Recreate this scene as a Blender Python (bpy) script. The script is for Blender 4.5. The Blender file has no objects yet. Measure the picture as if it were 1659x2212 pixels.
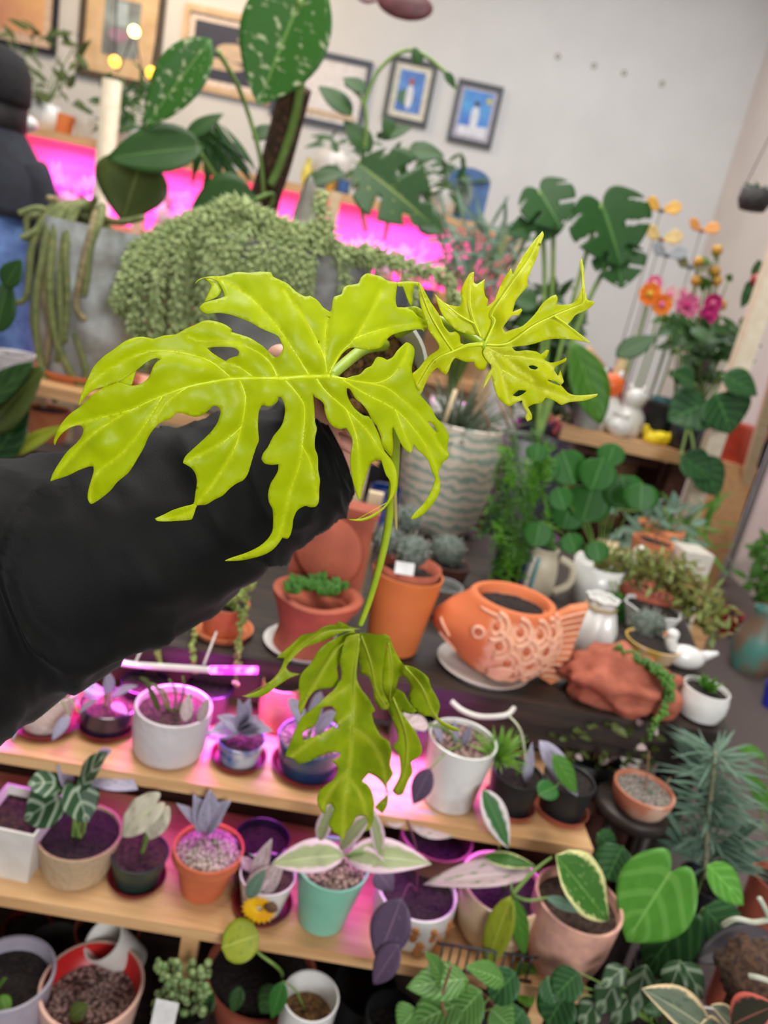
import bpy, bmesh, math, random
from mathutils import Vector, noise, geometry
from math import sin, cos, pi, radians, sqrt

# ------------------------------------------------------------------ camera, world, lights, exposure
SC = bpy.context.scene
COL = SC.collection
CAM_H, PITCH, ROLL = 1.3, radians(16.9), radians(12.2)
FPX = 2212 * 26 / 36
FWD = Vector((0, cos(PITCH), -sin(PITCH)))
UPV = Vector((0, sin(PITCH), cos(PITCH)))
RGT = Vector((1, 0, 0))
EYE = Vector((0, 0, CAM_H))
cx = RGT * cos(ROLL) + UPV * sin(ROLL)
cy = -RGT * sin(ROLL) + UPV * cos(ROLL)
cam_data = bpy.data.cameras.new('camera')
cam = bpy.data.objects.new('camera', cam_data)
COL.objects.link(cam)
SC.camera = cam
m3 = __import__('mathutils').Matrix((cx, cy, -FWD)).transposed()
cam.matrix_world = __import__('mathutils').Matrix.Translation(EYE) @ m3.to_4x4()
cam_data.sensor_fit = 'VERTICAL'
cam_data.sensor_height = 36
cam_data.sensor_width = 27
cam_data.lens = 26
cam_data.clip_start = 0.02
cam_data.dof.use_dof = True
cam_data.dof.focus_distance = 0.452
cam_data.dof.aperture_fstop = 6.3

SC.view_settings.view_transform = 'Standard'
SC.view_settings.look = 'None'
SC.view_settings.gamma = 1
SC.view_settings.exposure = 0.0
SC.cycles.max_bounces = 6
SC.cycles.diffuse_bounces = 3
SC.cycles.glossy_bounces = 3
SC.cycles.transmission_bounces = 4
SC.cycles.sample_clamp_indirect = 4
SC.cycles.use_denoising = True

world = bpy.data.worlds.new('world')
SC.world = world
world.use_nodes = True
world.node_tree.nodes['Background'].inputs[0].default_value = (1.0, 0.97, 0.94, 1)
world.node_tree.nodes['Background'].inputs[1].default_value = 0.30


def area(name, loc, target, size, energy, color, size_y=None):
    d = bpy.data.lights.new(name, 'AREA')
    d.energy = energy
    d.color = color
    d.size = size
    if name.startswith(('grow_light_bench', 'grow_light_tier')):
        d.spread = radians(125)
    if size_y:
        d.shape = 'RECTANGLE'
        d.size_y = size_y
    o = bpy.data.objects.new(name, d)
    COL.objects.link(o)
    o.location = loc
    v = Vector(target) - Vector(loc)
    o.rotation_euler = v.to_track_quat('-Z', 'Y').to_euler()
    return o


area('front_fill_light', (1.3, -2.0, 2.0), (0.1, 1.2, 0.8), 1.4, 80, (0.97, 0.98, 1.0))  # unseen soft source added behind the camera to fill vertical faces
area('overhead_key_front', (-0.3, 0.9, 3.9), (-0.1, 1.2, 0), 1.2, 66, (1.0, 0.96, 0.90))  # unseen key light added overhead for soft shading of the front rows
area('overhead_fill_middle', (-1.0, 2.3, 4.0), (-0.8, 2.4, 0), 1.4, 60, (1.0, 0.96, 0.91))  # extra overhead light added to lift the dim left background
area('overhead_fill_back', (0.6, 4.2, 4.2), (0.6, 4.6, 0), 2.4, 95, (0.97, 0.98, 1.0))  # unseen overhead light added to set the back wall's brightness
area('warm_ceiling_light', (-2.6, 5.6, 4.0), (-2.4, 6.6, 2.2), 0.8, 50, (1.0, 0.76, 0.5))
MAG = (0.60, 0.10, 1.0)
PNK = (1.0, 0.12, 0.62)
area('grow_light_bench_left', (-0.40, 1.05, 0.640), (-0.40, 0.97, 0.45), 0.46, 2.4, (0.9, 0.06, 0.8), 0.03)
area('grow_light_bench_middle', (0.02, 1.075, 0.632), (0.02, 1.0, 0.4), 0.45, 1.3, (0.66, 0.08, 1.0), 0.03)
area('grow_light_tier_left', (-0.2, 1.0, 0.505), (-0.2, 0.9, 0.3), 0.6, 0.45, (0.85, 0.13, 1.0), 0.03)
area('grow_light_tier_right', (0.2, 1.02, 0.505), (0.2, 0.9, 0.3), 0.3, 0.3, (0.75, 0.13, 1.0), 0.03)
area('grow_light_wall_left', (-1.9, 3.94, 1.60), (-1.9, 4.0, 1.3), 0.8, 20, (1.0, 0.04, 0.85), 0.05)
area('grow_light_wall_middle', (-1.0, 3.94, 1.60), (-1.0, 4.0, 1.3), 0.8, 16, (1.0, 0.05, 0.7), 0.05)
area('grow_light_wall_right', (-0.2, 3.94, 1.60), (-0.2, 4.0, 1.3), 0.5, 16, (1.0, 0.04, 0.85), 0.05)


# ------------------------------------------------------------------ pixel helpers (photo pixel -> place)
def ray(x, y):
    dx, dy = x - 829.5, y - 1106
    return FWD * FPX + RGT * (dx * cos(ROLL) + dy * sin(ROLL)) + UPV * (dx * sin(ROLL) - dy * cos(ROLL))


def W(x, y, Y):
    d = ray(x, y)
    return EYE + d * (Y / d.y)


def onz(x, y, z):
    d = ray(x, y)
    return EYE + d * ((z - CAM_H) / d.z)


def px(x, y, Y):
    return Y / ray(x, y).y


# ------------------------------------------------------------------ materials
def lin(c):
    return tuple(((v / 255) / 12.92 if v <= 10 else (((v / 255) + 0.055) / 1.055) ** 2.4) for v in c) + (1,)


MATS = {}


def mat(name, c, c2=None, rough=0.55, scale=30, thr=(0.35, 0.65), bump=0.0, bscale=60, emit=0, metal=0, spec=0.5,
        coat=0, kind='noise', trans=0, sheen=0):
    """procedural material: colour c mixed with c2 by noise / wave / voronoi"""
    if name in MATS:
        return MATS[name]
    m = bpy.data.materials.new(name)
    m.use_nodes = True
    nt = m.node_tree
    b = nt.nodes['Principled BSDF']
    b.inputs['Roughness'].default_value = rough
    b.inputs['Metallic'].default_value = metal
    b.inputs['Specular IOR Level'].default_value = spec
    b.inputs['Coat Weight'].default_value = coat
    b.inputs['Transmission Weight'].default_value = trans
    b.inputs['Sheen Weight'].default_value = sheen
    tc = nt.nodes.new('ShaderNodeTexCoord')
    if c2 is None:
        c2 = tuple(max(0, v * 0.86) for v in c)
    if kind == 'wave':
        t = nt.nodes.new('ShaderNodeTexWave')
        t.bands_direction = 'Z'
        t.inputs['Scale'].default_value = scale
        t.inputs['Distortion'].default_value = 6.0 if name == 'banded_glaze' else 2.0
        t.inputs['Detail'].default_value = 3
        t.inputs['Detail Scale'].default_value = 2.0
        fac = t.outputs['Fac']
    elif kind == 'wood':
        mp = nt.nodes.new('ShaderNodeMapping')
        mp.inputs['Scale'].default_value = (0.6, 8, 8)
        nt.links.new(tc.outputs['Object'], mp.inputs[0])
        t = nt.nodes.new('ShaderNodeTexNoise')
        t.inputs['Scale'].default_value = scale
        t.inputs['Detail'].default_value = 6
        fac = t.outputs['Fac']
    elif kind == 'voronoi':
        t = nt.nodes.new('ShaderNodeTexVoronoi')
        t.inputs['Scale'].default_value = scale
        fac = t.outputs['Distance']
    else:
        t = nt.nodes.new('ShaderNodeTexNoise')
        t.inputs['Scale'].default_value = scale
        t.inputs['Detail'].default_value = 5
        fac = t.outputs['Fac']
    nt.links.new(mp.outputs[0] if kind == 'wood' else tc.outputs['Object'], t.inputs['Vector'])
    r = nt.nodes.new('ShaderNodeValToRGB')
    r.color_ramp.elements[0].position, r.color_ramp.elements[1].position = thr
    r.color_ramp.elements[0].color = lin(c)
    r.color_ramp.elements[1].color = lin(c2)
    nt.links.new(fac, r.inputs[0])
    nt.links.new(r.outputs[0], b.inputs['Base Color'])
    if emit:
        nt.links.new(r.outputs[0], b.inputs['Emission Color'])
        b.inputs['Emission Strength'].default_value = emit
    if bump:
        n = nt.nodes.new('ShaderNodeTexNoise')
        n.inputs['Scale'].default_value = bscale
        n.inputs['Detail'].default_value = 4
        nt.links.new(tc.outputs['Object'], n.inputs['Vector'])
        bp = nt.nodes.new('ShaderNodeBump')
        bp.inputs['Strength'].default_value = bump
        bp.inputs['Distance'].default_value = 0.01
        nt.links.new(n.outputs['Fac'], bp.inputs['Height'])
        nt.links.new(bp.outputs[0], b.inputs['Normal'])
    MATS[name] = m
    return m


def leafmat(name, c, vein=None, edge=None, stripes=0, blotch=None, bthr=0.5, bscale=6, edge_w=0.32, rough=0.45, tl=0.25, vs=0.3):
    """leaf surface in leaf coordinates: midrib, side veins, pale margin, variegation blotches"""
    if name in MATS:
        return MATS[name]
    m = bpy.data.materials.new(name)
    m.use_nodes = True
    nt = m.node_tree
    N, L = nt.nodes.new, nt.links.new
    b = nt.nodes['Principled BSDF']
    b.inputs['Roughness'].default_value = rough
    b.inputs['Specular IOR Level'].default_value = 0.3
    vein = vein or tuple(min(255, int(v * 1.25) + 12) for v in c)
    uv = N('ShaderNodeUVMap')
    sp = N('ShaderNodeSeparateXYZ')
    L(uv.outputs[0], sp.inputs[0])

    def mth(op, a, bb=None, cc=None):
        q = N('ShaderNodeMath')
        q.operation = op
        for i, v in enumerate((a, bb, cc)):
            if v is None:
                continue
            if isinstance(v, (int, float)):
                q.inputs[i].default_value = v
            else:
                L(v, q.inputs[i])
        return q.outputs[0]

    def mix(f, a, bcol):
        q = N('ShaderNodeMixRGB')
        L(f, q.inputs[0])
        for i, v in ((1, a), (2, bcol)):
            if isinstance(v, tuple):
                q.inputs[i].default_value = lin(v)
            else:
                L(v, q.inputs[i])
        return q.outputs[0]
    u = mth('ABSOLUTE', mth('SUBTRACT', sp.outputs[0], 0.5))
    nz = N('ShaderNodeTexNoise')
    nz.inputs['Scale'].default_value = bscale
    nz.inputs['Detail'].default_value = 4
    mpn = N('ShaderNodeMapping')
    mpn.inputs['Scale'].default_value = (1.0, 2.6 if name == 'marbled_heart_leaf' else 1.0, 1.0)
    mpn.inputs['Rotation'].default_value = (0, 0, 0.5 if name == 'marbled_heart_leaf' else 0.0)
    L(uv.outputs[0], mpn.inputs['Vector'])
    L(mpn.outputs[0], nz.inputs['Vector'])
    dark = tuple(int(v * 0.8) for v in c)
    col = mix(nz.outputs['Fac'], c, dark)
    if blotch:
        f = mth('MULTIPLY', mth('SUBTRACT', nz.outputs['Fac'], bthr), 9)
        f = mth('MINIMUM', mth('MAXIMUM', f, 0), 1)
        col = mix(f, col, blotch)
    if edge:
        f = mth('ADD', u, mth('MULTIPLY', mth('SUBTRACT', nz.outputs['Fac'], 0.5), 0.3))
        f = mth('MINIMUM', mth('MAXIMUM', mth('MULTIPLY', mth('SUBTRACT', f, edge_w), 14), 0), 1)
        col = mix(f, col, edge)
    if stripes:
        s = mth('SINE', mth('MULTIPLY', mth('SUBTRACT', sp.outputs[1], mth('MULTIPLY', u, 0.7)), stripes * 6.283))
        f = mth('MINIMUM', mth('MAXIMUM', mth('MULTIPLY', mth('SUBTRACT', s, 0.4), 1.6), 0), vs)
        col = mix(f, col, vein)
    f = mth('MAXIMUM', mth('SUBTRACT', 1, mth('MULTIPLY', u, 38)), 0)
    col = mix(f, col, vein)
    L(col, b.inputs['Base Color'])
    tr = N('ShaderNodeBsdfTranslucent')
    L(col, tr.inputs[0])
    ms = N('ShaderNodeMixShader')
    ms.inputs[0].default_value = tl
    L(b.outputs[0], ms.inputs[1])
    L(tr.outputs[0], ms.inputs[2])
    L(ms.outputs[0], nt.nodes['Material Output'].inputs[0])
    MATS[name] = m
    return m


# ------------------------------------------------------------------ mesh building
ORG = {}


def thing(name, label, cat, loc, group=None):
    o = bpy.data.objects.new(name, None)
    COL.objects.link(o)
    o.location = loc
    o.empty_display_size = 0.02
    o['label'] = label
    o['category'] = cat
    if group:
        o['group'] = group
    ORG[o] = Vector(loc)
    return o


def tag(o, label, cat, group=None):
    o['label'] = label
    o['category'] = cat
    if group:
        o['group'] = group
    return o


class MB:
    """collects shapes in world coordinates; build() links them as ONE mesh object"""

    def __init__(s):
        s.v, s.f, s.uv = [], [], []

    def add(s, vs, fs, uvs=None):
        n = len(s.v)
        s.v += [Vector(p) for p in vs]
        s.uv += uvs if uvs else [(0.5, 0.5)] * len(vs)
        s.f += [tuple(i + n for i in f) for f in fs]
        return s

    def box(s, c, size, rz=0, rx=0):
        hx, hy, hz = (v / 2 for v in size)
        M = __import__('mathutils').Matrix.Rotation(rz, 3, 'Z') @ __import__('mathutils').Matrix.Rotation(rx, 3, 'X')
        vs = [Vector(c) + M @ Vector((i * hx, j * hy, k * hz)) for i in (-1, 1) for j in (-1, 1) for k in (-1, 1)]
        return s.add(vs, [(0, 1, 3, 2), (4, 6, 7, 5), (0, 4, 5, 1), (2, 3, 7, 6), (0, 2, 6, 4), (1, 5, 7, 3)])

    def tube(s, path, rad, seg=8, cap=True):
        P = [Vector(p) for p in path]
        n = len(P)
        R = rad if isinstance(rad, (list, tuple)) else [rad] * n
        up = None
        vs = []
        for i, p in enumerate(P):
            t = (P[min(i + 1, n - 1)] - P[max(i - 1, 0)])
            t = t.normalized() if t.length > 1e-9 else Vector((0, 0, 1))
            if up is None:
                up = t.orthogonal().normalized()
            a = (up - t * up.dot(t))
            a = a.normalized() if a.length > 1e-6 else t.orthogonal().normalized()
            up = a
            b = t.cross(a)
            vs += [p + (a * cos(2 * pi * k / seg) + b * sin(2 * pi * k / seg)) * R[i] for k in range(seg)]
        fs = [(i * seg + k, i * seg + (k + 1) % seg, (i + 1) * seg + (k + 1) % seg, (i + 1) * seg + k)
              for i in range(n - 1) for k in range(seg)]
        if cap:
            fs += [tuple(range(seg))[::-1], tuple((n - 1) * seg + k for k in range(seg))]
        return s.add(vs, fs)

    def lathe(s, c, prof, seg=36, axis=None, sx=1, sy=1, fn=None, cap=True):
        """prof: list of (radius, height) from the bottom outside round to the inside"""
        c = Vector(c)
        if axis is None:
            ex, ey, ez = Vector((1, 0, 0)), Vector((0, 1, 0)), Vector((0, 0, 1))
        else:
            ez = Vector(axis).normalized()
            ex = ez.orthogonal().normalized()
            ey = ez.cross(ex)
        vs = []
        for (r, h) in prof:
            for k in range(seg):
                a = 2 * pi * k / seg
                rr = r * (fn(a, h) if fn else 1)
                vs.append(c + ex * rr * cos(a) * sx + ey * rr * sin(a) * sy + ez * h)
        n = len(prof)
        fs = [(i * seg + k, i * seg + (k + 1) % seg, (i + 1) * seg + (k + 1) % seg, (i + 1) * seg + k)
              for i in range(n - 1) for k in range(seg)]
        if cap and prof[0][0] > 1e-6:
            fs.append(tuple(range(seg))[::-1])
        return s.add(vs, fs)

    def blob(s, c, r, seg=16, rings=10, amp=0.0, fr=20, seed=0):
        """lumpy rounded solid; r is a radius or (rx, ry, rz)"""
        R = r if isinstance(r, (tuple, list)) else (r, r, r)
        c = Vector(c)
        vs = [c - Vector((0, 0, R[2]))]
        for i in range(1, rings):
            th = -pi / 2 + pi * i / rings
            for k in range(seg):
                a = 2 * pi * k / seg
                d = Vector((cos(th) * cos(a), cos(th) * sin(a), sin(th)))
                q = 1 + amp * noise.noise(d * fr / 10 + Vector((seed * 7.1, seed * 3.3, 0)))
                vs.append(c + Vector((d.x * R[0], d.y * R[1], d.z * R[2])) * q)
        vs.append(c + Vector((0, 0, R[2])))
        fs = []
        for k in range(seg):
            fs.append((0, 1 + (k + 1) % seg, 1 + k))
            e = 1 + (rings - 2) * seg
            fs.append((len(vs) - 1, e + k, e + (k + 1) % seg))
        for i in range(rings - 2):
            for k in range(seg):
                a = 1 + i * seg
                fs.append((a + k, a + (k + 1) % seg, a + seg + (k + 1) % seg, a + seg + k))
        return s.add(vs, fs)

    def soil(s, c, r, seed=0, amp=0.006, dome=0.0):
        """a lumpy disc of potting mix"""
        c = Vector(c)
        vs, fs = [c + Vector((0, 0, dome + amp * noise.noise(Vector((seed, 0, 0)))))], []
        seg, rings = 26, 7
        for i in range(1, rings + 1):
            for k in range(seg):
                a = 2 * pi * k / seg
                rr = r * i / rings
                h = amp * noise.noise(Vector((cos(a) * i * 1.3 + seed, sin(a) * i * 1.3, seed))) * (1.0 if i < rings else 0.2)
                vs.append(c + Vector((cos(a) * rr, sin(a) * rr, h + dome * (1 - (i / rings) ** 2))))
        for k in range(seg):
            fs.append((0, 1 + k, 1 + (k + 1) % seg))
        for i in range(rings - 1):
            for k in range(seg):
                a = 1 + i * seg
                fs.append((a + k, a + seg + k, a + seg + (k + 1) % seg, a + (k + 1) % seg))
        return s.add(vs, fs)

    def leaf(s, base, tip, width, shape='ovate', fold=0.15, droop=0.1, nrm=None, nl=11, wave=0.0, twist=0.0, slits=0):
        base, tip = Vector(base), Vector(tip)
        d = tip - base
        L = d.length
        d = d.normalized()
        n = Vector(nrm) if nrm is not None else ((EYE - base).normalized() * 0.7 + Vector((0, 0, 0.7)))
        n = n - d * n.dot(d)
        n = n.normalized() if n.length > 1e-4 else d.orthogonal().normalized()
        sd = d.cross(n)
        if twist:
            sd, n = sd * cos(twist) + n * sin(twist), n * cos(twist) - sd * sin(twist)
        cols = (-1, -0.66, -0.33, 0, 0.33, 0.66, 1)
        if slits:
            nl = 44
            cols = tuple(-1 + k / 8 for k in range(17))
        if shape == 'heart' and not slits:
            cols = tuple(-1 + k / 7 for k in range(15))
            nl = 16
        vs, uvs = [], []
        for i in range(nl + 1):
            t = i / nl
            if shape == 'heart':
                w = cos((t - .33) / .67 * pi / 2) ** 0.85 if t > .33 and t < 1 else (sqrt(1 - ((.33 - t) / .55) ** 2) if t <= .33 else 0)
            elif shape == 'lance':
                w = sin(pi * (t * 0.97 + 0.015)) ** 0.8
            elif shape == 'round':
                w = sqrt(max(0, 1 - (2 * t - 1) ** 2))
            elif shape == 'strap':
                w = min(1, t * 8 + 0.3) * (1 - t ** 4)
            elif shape == 'obovate':
                w = sin(pi * min(1, t ** 1.4)) ** 0.8 if t < 1 else 0
            else:
                w = sin(pi * t ** 0.78) ** 0.85 if 0 < t < 1 else 0.02
            for u in cols:
                p = base + d * (L * t) + sd * (u * w * width / 2)
                if shape == 'heart':
                    p -= d * (0.20 * L * sin(pi * abs(u) ** 0.8) * max(0, 1 - t * 1.7) ** 1.6)
                p += n * (fold * abs(u) * w * width / 2 - droop * L * t * t + droop * L * 0.25 * t)
                if wave:
                    p += n * (wave * width * abs(u) * sin(t * 17 + u * 2 + L * 90))
                vs.append(p)
                uvs.append((0.5 + u * 0.5, t))
        k = len(cols)
        fs = [(i * k + j, i * k + j + 1, (i + 1) * k + j + 1, (i + 1) * k + j) for i in range(nl) for j in range(k - 1)]
        if slits:
            def cut(f):
                u = abs(sum(uvs[i][0] for i in f) / 4 - 0.5) * 2
                t = sum(uvs[i][1] for i in f) / 4
                return 0.15 < t < 0.9 and u > 0.42 and ((t - 0.16 * u) * slits) % 1 < 0.2
            fs = [f for f in fs if not cut(f)]
        return s.add(vs, fs, uvs)

    def build(s, name, material, parent=None, smooth=True, label=None, solid=0, kind=None, sharp=None):
        org = ORG.get(parent, Vector((0, 0, 0))) if parent else Vector((0, 0, 0))
        loc = Vector((0, 0, 0))
        if parent is None and s.v and kind != 'structure':
            lo = [min(p[i] for p in s.v) for i in range(3)]
            hi = [max(p[i] for p in s.v) for i in range(3)]
            loc = Vector(((lo[0] + hi[0]) / 2, (lo[1] + hi[1]) / 2, lo[2]))
        me = bpy.data.meshes.new(name)
        me.from_pydata([p - org - loc for p in s.v], [], s.f)
        ul = me.uv_layers.new(name='UVMap')
        for lp in me.loops:
            ul.data[lp.index].uv = s.uv[lp.vertex_index]
        me.validate()
        if smooth:
            me.polygons.foreach_set('use_smooth', [True] * len(me.polygons))
        if sharp is not None and smooth:
            me.set_sharp_from_angle(angle=radians(sharp))
        me.materials.append(material)
        o = bpy.data.objects.new(name, me)
        COL.objects.link(o)
        o.location = loc
        if parent:
            o.parent = parent
            ORG[o] = org
        else:
            ORG[o] = loc
        if label:
            o['label'] = label
        if kind:
            o['kind'] = kind
        if solid:
            md = o.modifiers.new('thickness', 'SOLIDIFY')
            md.thickness = solid
            md.offset = 0
        return o


def curve(pts, n=8):
    """smooth path through points (Catmull-Rom)"""
    P = [Vector(p) for p in pts]
    out = []
    for i in range(len(P) - 1):
        p0, p1, p2, p3 = P[max(i - 1, 0)], P[i], P[i + 1], P[min(i + 2, len(P) - 1)]
        for k in range(n):
            t = k / n
            out.append(0.5 * (2 * p1 + (p2 - p0) * t + (2 * p0 - 5 * p1 + 4 * p2 - p3) * t * t + (3 * p1 - p0 - 3 * p2 + p3) * t ** 3))
    out.append(P[-1])
    return out


def taper(r0, r1, n):
    return [r0 + (r1 - r0) * i / (n - 1) for i in range(n)]

# ------------------------------------------------------------------ the room
WALL_Y, WALL_X = 7.0, 2.24
M_wall = mat('wall_paint', (208, 207, 206), (203, 202, 201), rough=0.85, scale=3)
M_wall2 = mat('side_wall_paint', (214, 203, 196), (208, 197, 190), rough=0.85, scale=3)
M_floor = mat('floor_carpet', (112, 98, 94), (84, 74, 72), rough=0.95, scale=160, bump=0.3, bscale=300)
M_pine = mat('pine_board', (222, 178, 128), (196, 148, 98), rough=0.5, scale=7, kind='wood')
M_pale = mat('pale_wood', (226, 206, 168), (208, 184, 142), rough=0.6, scale=7, kind='wood')
M_dark = mat('dark_board', (62, 50, 42), (36, 30, 27), rough=0.5, scale=9, kind='wood')
M_brown = mat('brown_board', (92, 52, 40), (70, 38, 32), rough=0.7, scale=8, kind='wood')
M_black = mat('black_frame', (34, 36, 44), rough=0.4)


def struct(name, mb, m, smooth=False):
    o = mb.build(name, m, smooth=smooth, kind='structure')
    o['kind'] = 'structure'
    return o


struct('floor', MB().box((-1.3, 2.9, -0.02), (7.3, 8.6, 0.04)), M_floor)
struct('wall_back', MB().box((-1.4, WALL_Y + 0.05, 2.2), (7.5, 0.1, 4.4)), M_wall)
struct('wall_right', MB().box((WALL_X + 0.05, 5.2, 2.2), (0.1, 3.7, 4.4)), M_wall2)
struct('baseboard_back', MB().box((-1.4, WALL_Y - 0.008, 0.05), (7.2, 0.016, 0.1)), M_wall)

# ------------------------------------------------------------------ held plant: traced leaf blades
from mathutils.kdtree import KDTree


def densify(pts, n=3):
    N = len(pts)
    out = []
    for i in range(N):
        p0, p1, p2, p3 = (Vector(pts[(i + k) % N]) for k in (-1, 0, 1, 2))
        # keep tips crisp: flatten tangents at sharp corners
        for k in range(n):
            t = k / n
            def tan(a, b, c):
                e1, e2 = (b - a), (c - b)
                if e1.length < 1e-6 or e2.length < 1e-6:
                    return Vector((0, 0))
                w = max(0.0, e1.normalized().dot(e2.normalized()) + 0.2) / 1.2
                return (c - a) * 0.5 * w
            m1, m2 = tan(p0, p1, p2), tan(p1, p2, p3)
            t2, t3 = t * t, t * t * t
            q = p1 * (2 * t3 - 3 * t2 + 1) + m1 * (t3 - 2 * t2 + t) + p2 * (-2 * t3 + 3 * t2) + m2 * (t3 - t2)
            out.append((q.x, q.y))
    return out


def pip(x, y, poly):
    c = False
    j = len(poly) - 1
    for i in range(len(poly)):
        xi, yi = poly[i]
        xj, yj = poly[j]
        if (yi > y) != (yj > y) and x < (xj - xi) * (y - yi) / (yj - yi) + xi:
            c = not c
        j = i
    return c


def blade(name, outlines, holes, veins, depth, material, parent, step=8, puff=0.0035, wav=0.0035, vein_r=0.0011, seed=0, vmat=None, vw=5.0):
    """a real leaf blade: outline meshed, bent by depth(x, y), puckered between its veins, with thickness"""
    vpts = []
    for v in veins:
        c = curve([(a, b, 0) for a, b in v], 8)
        vpts.append(c)
    kd = KDTree(sum(len(c) for c in vpts) * 3)
    for c in vpts:
        for i, p in enumerate(c):
            q = c[min(i + 1, len(c) - 1)]
            for k in range(3):
                kd.insert(p.lerp(q, k / 3), i)
    kd.balance()

    def place(x, y, dz=0.0):
        dist = kd.find(Vector((x, y, 0)))[2]
        Y = depth(x, y)
        Y -= puff * (1 - math.exp(-dist / 16)) - 0.3 * puff * min(1, dist / 90)
        Y += wav * noise.noise(Vector((x / 55 + seed, y / 55, seed))) + wav * 0.12 * noise.noise(Vector((x / 17, y / 17, seed + 4)))
        return W(x, y, Y - dz), dist

    allv, allf, att = [], [], []
    hol = [densify(h) for h in holes]
    for oi, ol in enumerate(outlines):
        o = densify(ol)
        rings = [o] + (hol if oi == 0 else [])
        pts, eds = [], []
        for rg in rings:
            n0 = len(pts)
            pts += [Vector(p) for p in rg]
            eds += [(n0 + i, n0 + (i + 1) % len(rg)) for i in range(len(rg))]
        xs, ys = [p[0] for p in o], [p[1] for p in o]
        random.seed(7 + seed)
        bk = KDTree(len(pts))
        for i, p in enumerate(pts):
            bk.insert((p.x, p.y, 0), i)
        bk.balance()
        y, row = min(ys), 0
        while y < max(ys):
            x = min(xs) + (step / 2 if row % 2 else 0)
            while x < max(xs):
                a, b = x + random.uniform(-1, 1), y + random.uniform(-1, 1)
                if pip(a, b, o) and not any(pip(a, b, h) for h in rings[1:]) and bk.find((a, b, 0))[2] > step * 0.45:
                    pts.append(Vector((a, b)))
                x += step
            y += step * 0.87
            row += 1
        for c in vpts:
            for p in c[::1]:
                if pip(p.x, p.y, o) and not any(pip(p.x, p.y, h) for h in rings[1:]) and bk.find((p.x, p.y, 0))[2] > 2.5:
                    pts.append(Vector((p.x, p.y)))
        rv, re, rf = geometry.delaunay_2d_cdt(pts, eds, [], 0, 0.01)[:3]
        n0 = len(allv)
        for p in rv:
            q, dist = place(p.x, p.y, -0.002 * oi)
            allv.append(q)
            att.append(math.exp(-(dist / vw) ** 2))
        for f in rf:
            c = sum((rv[i] for i in f), Vector((0, 0))) / len(f)
            if pip(c.x, c.y, o) and not any(pip(c.x, c.y, h) for h in rings[1:]):
                allf.append(tuple(n0 + i for i in f))
    mb = MB()
    mb.v, mb.f, mb.uv = allv, allf, [(0.5, 0.5)] * len(allv)
    ob = mb.build('leaf', material, parent, solid=0.0005)
    if name:
        ob['label'] = name
    at = ob.data.attributes.new('venation', 'FLOAT', 'POINT')
    if len(at.data) == len(att):
        at.data.foreach_set('value', att)
    vb = MB()
    for ci, c in enumerate(vpts):
        path = []
        for p in c:
            if any(pip(p.x, p.y, o) for o in outlines):
                path.append(place(p.x, p.y, -0.0002)[0])
        if len(path) > 3:
            vb.tube(path, taper(vein_r * (1.7 if ci == 0 else 0.9), vein_r * 0.2, len(path)), 6)
    vb.build('venation', vmat or material, ob)
    return ob


def lime(name, c, dark, veinc, rough=0.42, tl=0.38):
    m = bpy.data.materials.new(name)
    m.use_nodes = True
    nt = m.node_tree
    N, L = nt.nodes.new, nt.links.new
    b = nt.nodes['Principled BSDF']
    b.inputs['Roughness'].default_value = rough
    b.inputs['Specular IOR Level'].default_value = 0.32
    tc = N('ShaderNodeTexCoord')
    nz = N('ShaderNodeTexNoise')
    nz.inputs['Scale'].default_value = 38
    nz.inputs['Detail'].default_value = 5
    L(tc.outputs['Object'], nz.inputs['Vector'])
    r = N('ShaderNodeValToRGB')
    r.color_ramp.elements[0].position, r.color_ramp.elements[1].position = 0.35, 0.68
    r.color_ramp.elements[0].color = lin(dark)
    r.color_ramp.elements[1].color = lin(c)
    L(nz.outputs['Fac'], r.inputs[0])
    at = N('ShaderNodeAttribute')
    at.attribute_name = 'venation'
    mx = N('ShaderNodeMixRGB')
    L(at.outputs['Fac'], mx.inputs[0])
    L(r.outputs[0], mx.inputs[1])
    mx.inputs[2].default_value = lin(veinc)
    L(mx.outputs[0], b.inputs['Base Color'])
    n2 = N('ShaderNodeTexNoise')
    n2.inputs['Scale'].default_value = 420
    L(tc.outputs['Object'], n2.inputs['Vector'])
    bp = N('ShaderNodeBump')
    bp.inputs['Strength'].default_value = 0.12
    bp.inputs['Distance'].default_value = 0.0008
    L(n2.outputs['Fac'], bp.inputs['Height'])
    L(bp.outputs[0], b.inputs['Normal'])
    tr = N('ShaderNodeBsdfTranslucent')
    L(mx.outputs[0], tr.inputs[0])
    ms = N('ShaderNodeMixShader')
    ms.inputs[0].default_value = tl
    L(b.outputs[0], ms.inputs[1])
    L(tr.outputs[0], ms.inputs[2])
    L(ms.outputs[0], nt.nodes['Material Output'].inputs[0])
    return m


M_lime = lime('lime_leaf', (196, 211, 0), (184, 202, 0), (214, 226, 30))
M_lime2 = lime('young_lime_leaf', (216, 220, 10), (200, 212, 2), (232, 234, 80))
M_olive = lime('older_leaf', (172, 190, 22), (142, 168, 14), (196, 206, 56))
M_vein = mat('lime_vein', (210, 224, 20), (202, 218, 12), rough=0.4)
M_vein3 = mat('older_vein', (160, 178, 44), (150, 168, 36), rough=0.4)
M_stalk = mat('lime_stalk', (168, 190, 40), (148, 176, 30), rough=0.4, scale=60)


def z1(*p):
    return [(80 + a / 2.765, 560 + b / 2.765) for a, b in p]


def z2(*p):
    return [(600 + a / 2.37, 560 + b / 2.37) for a, b in p]


def z5(*p):
    return [(1040 + a / 2.68, 380 + b / 2.68) for a, b in p]


def z3(*p):
    return [(520 + a / 3.072, 1180 + b / 3.072) for a, b in p]


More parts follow.
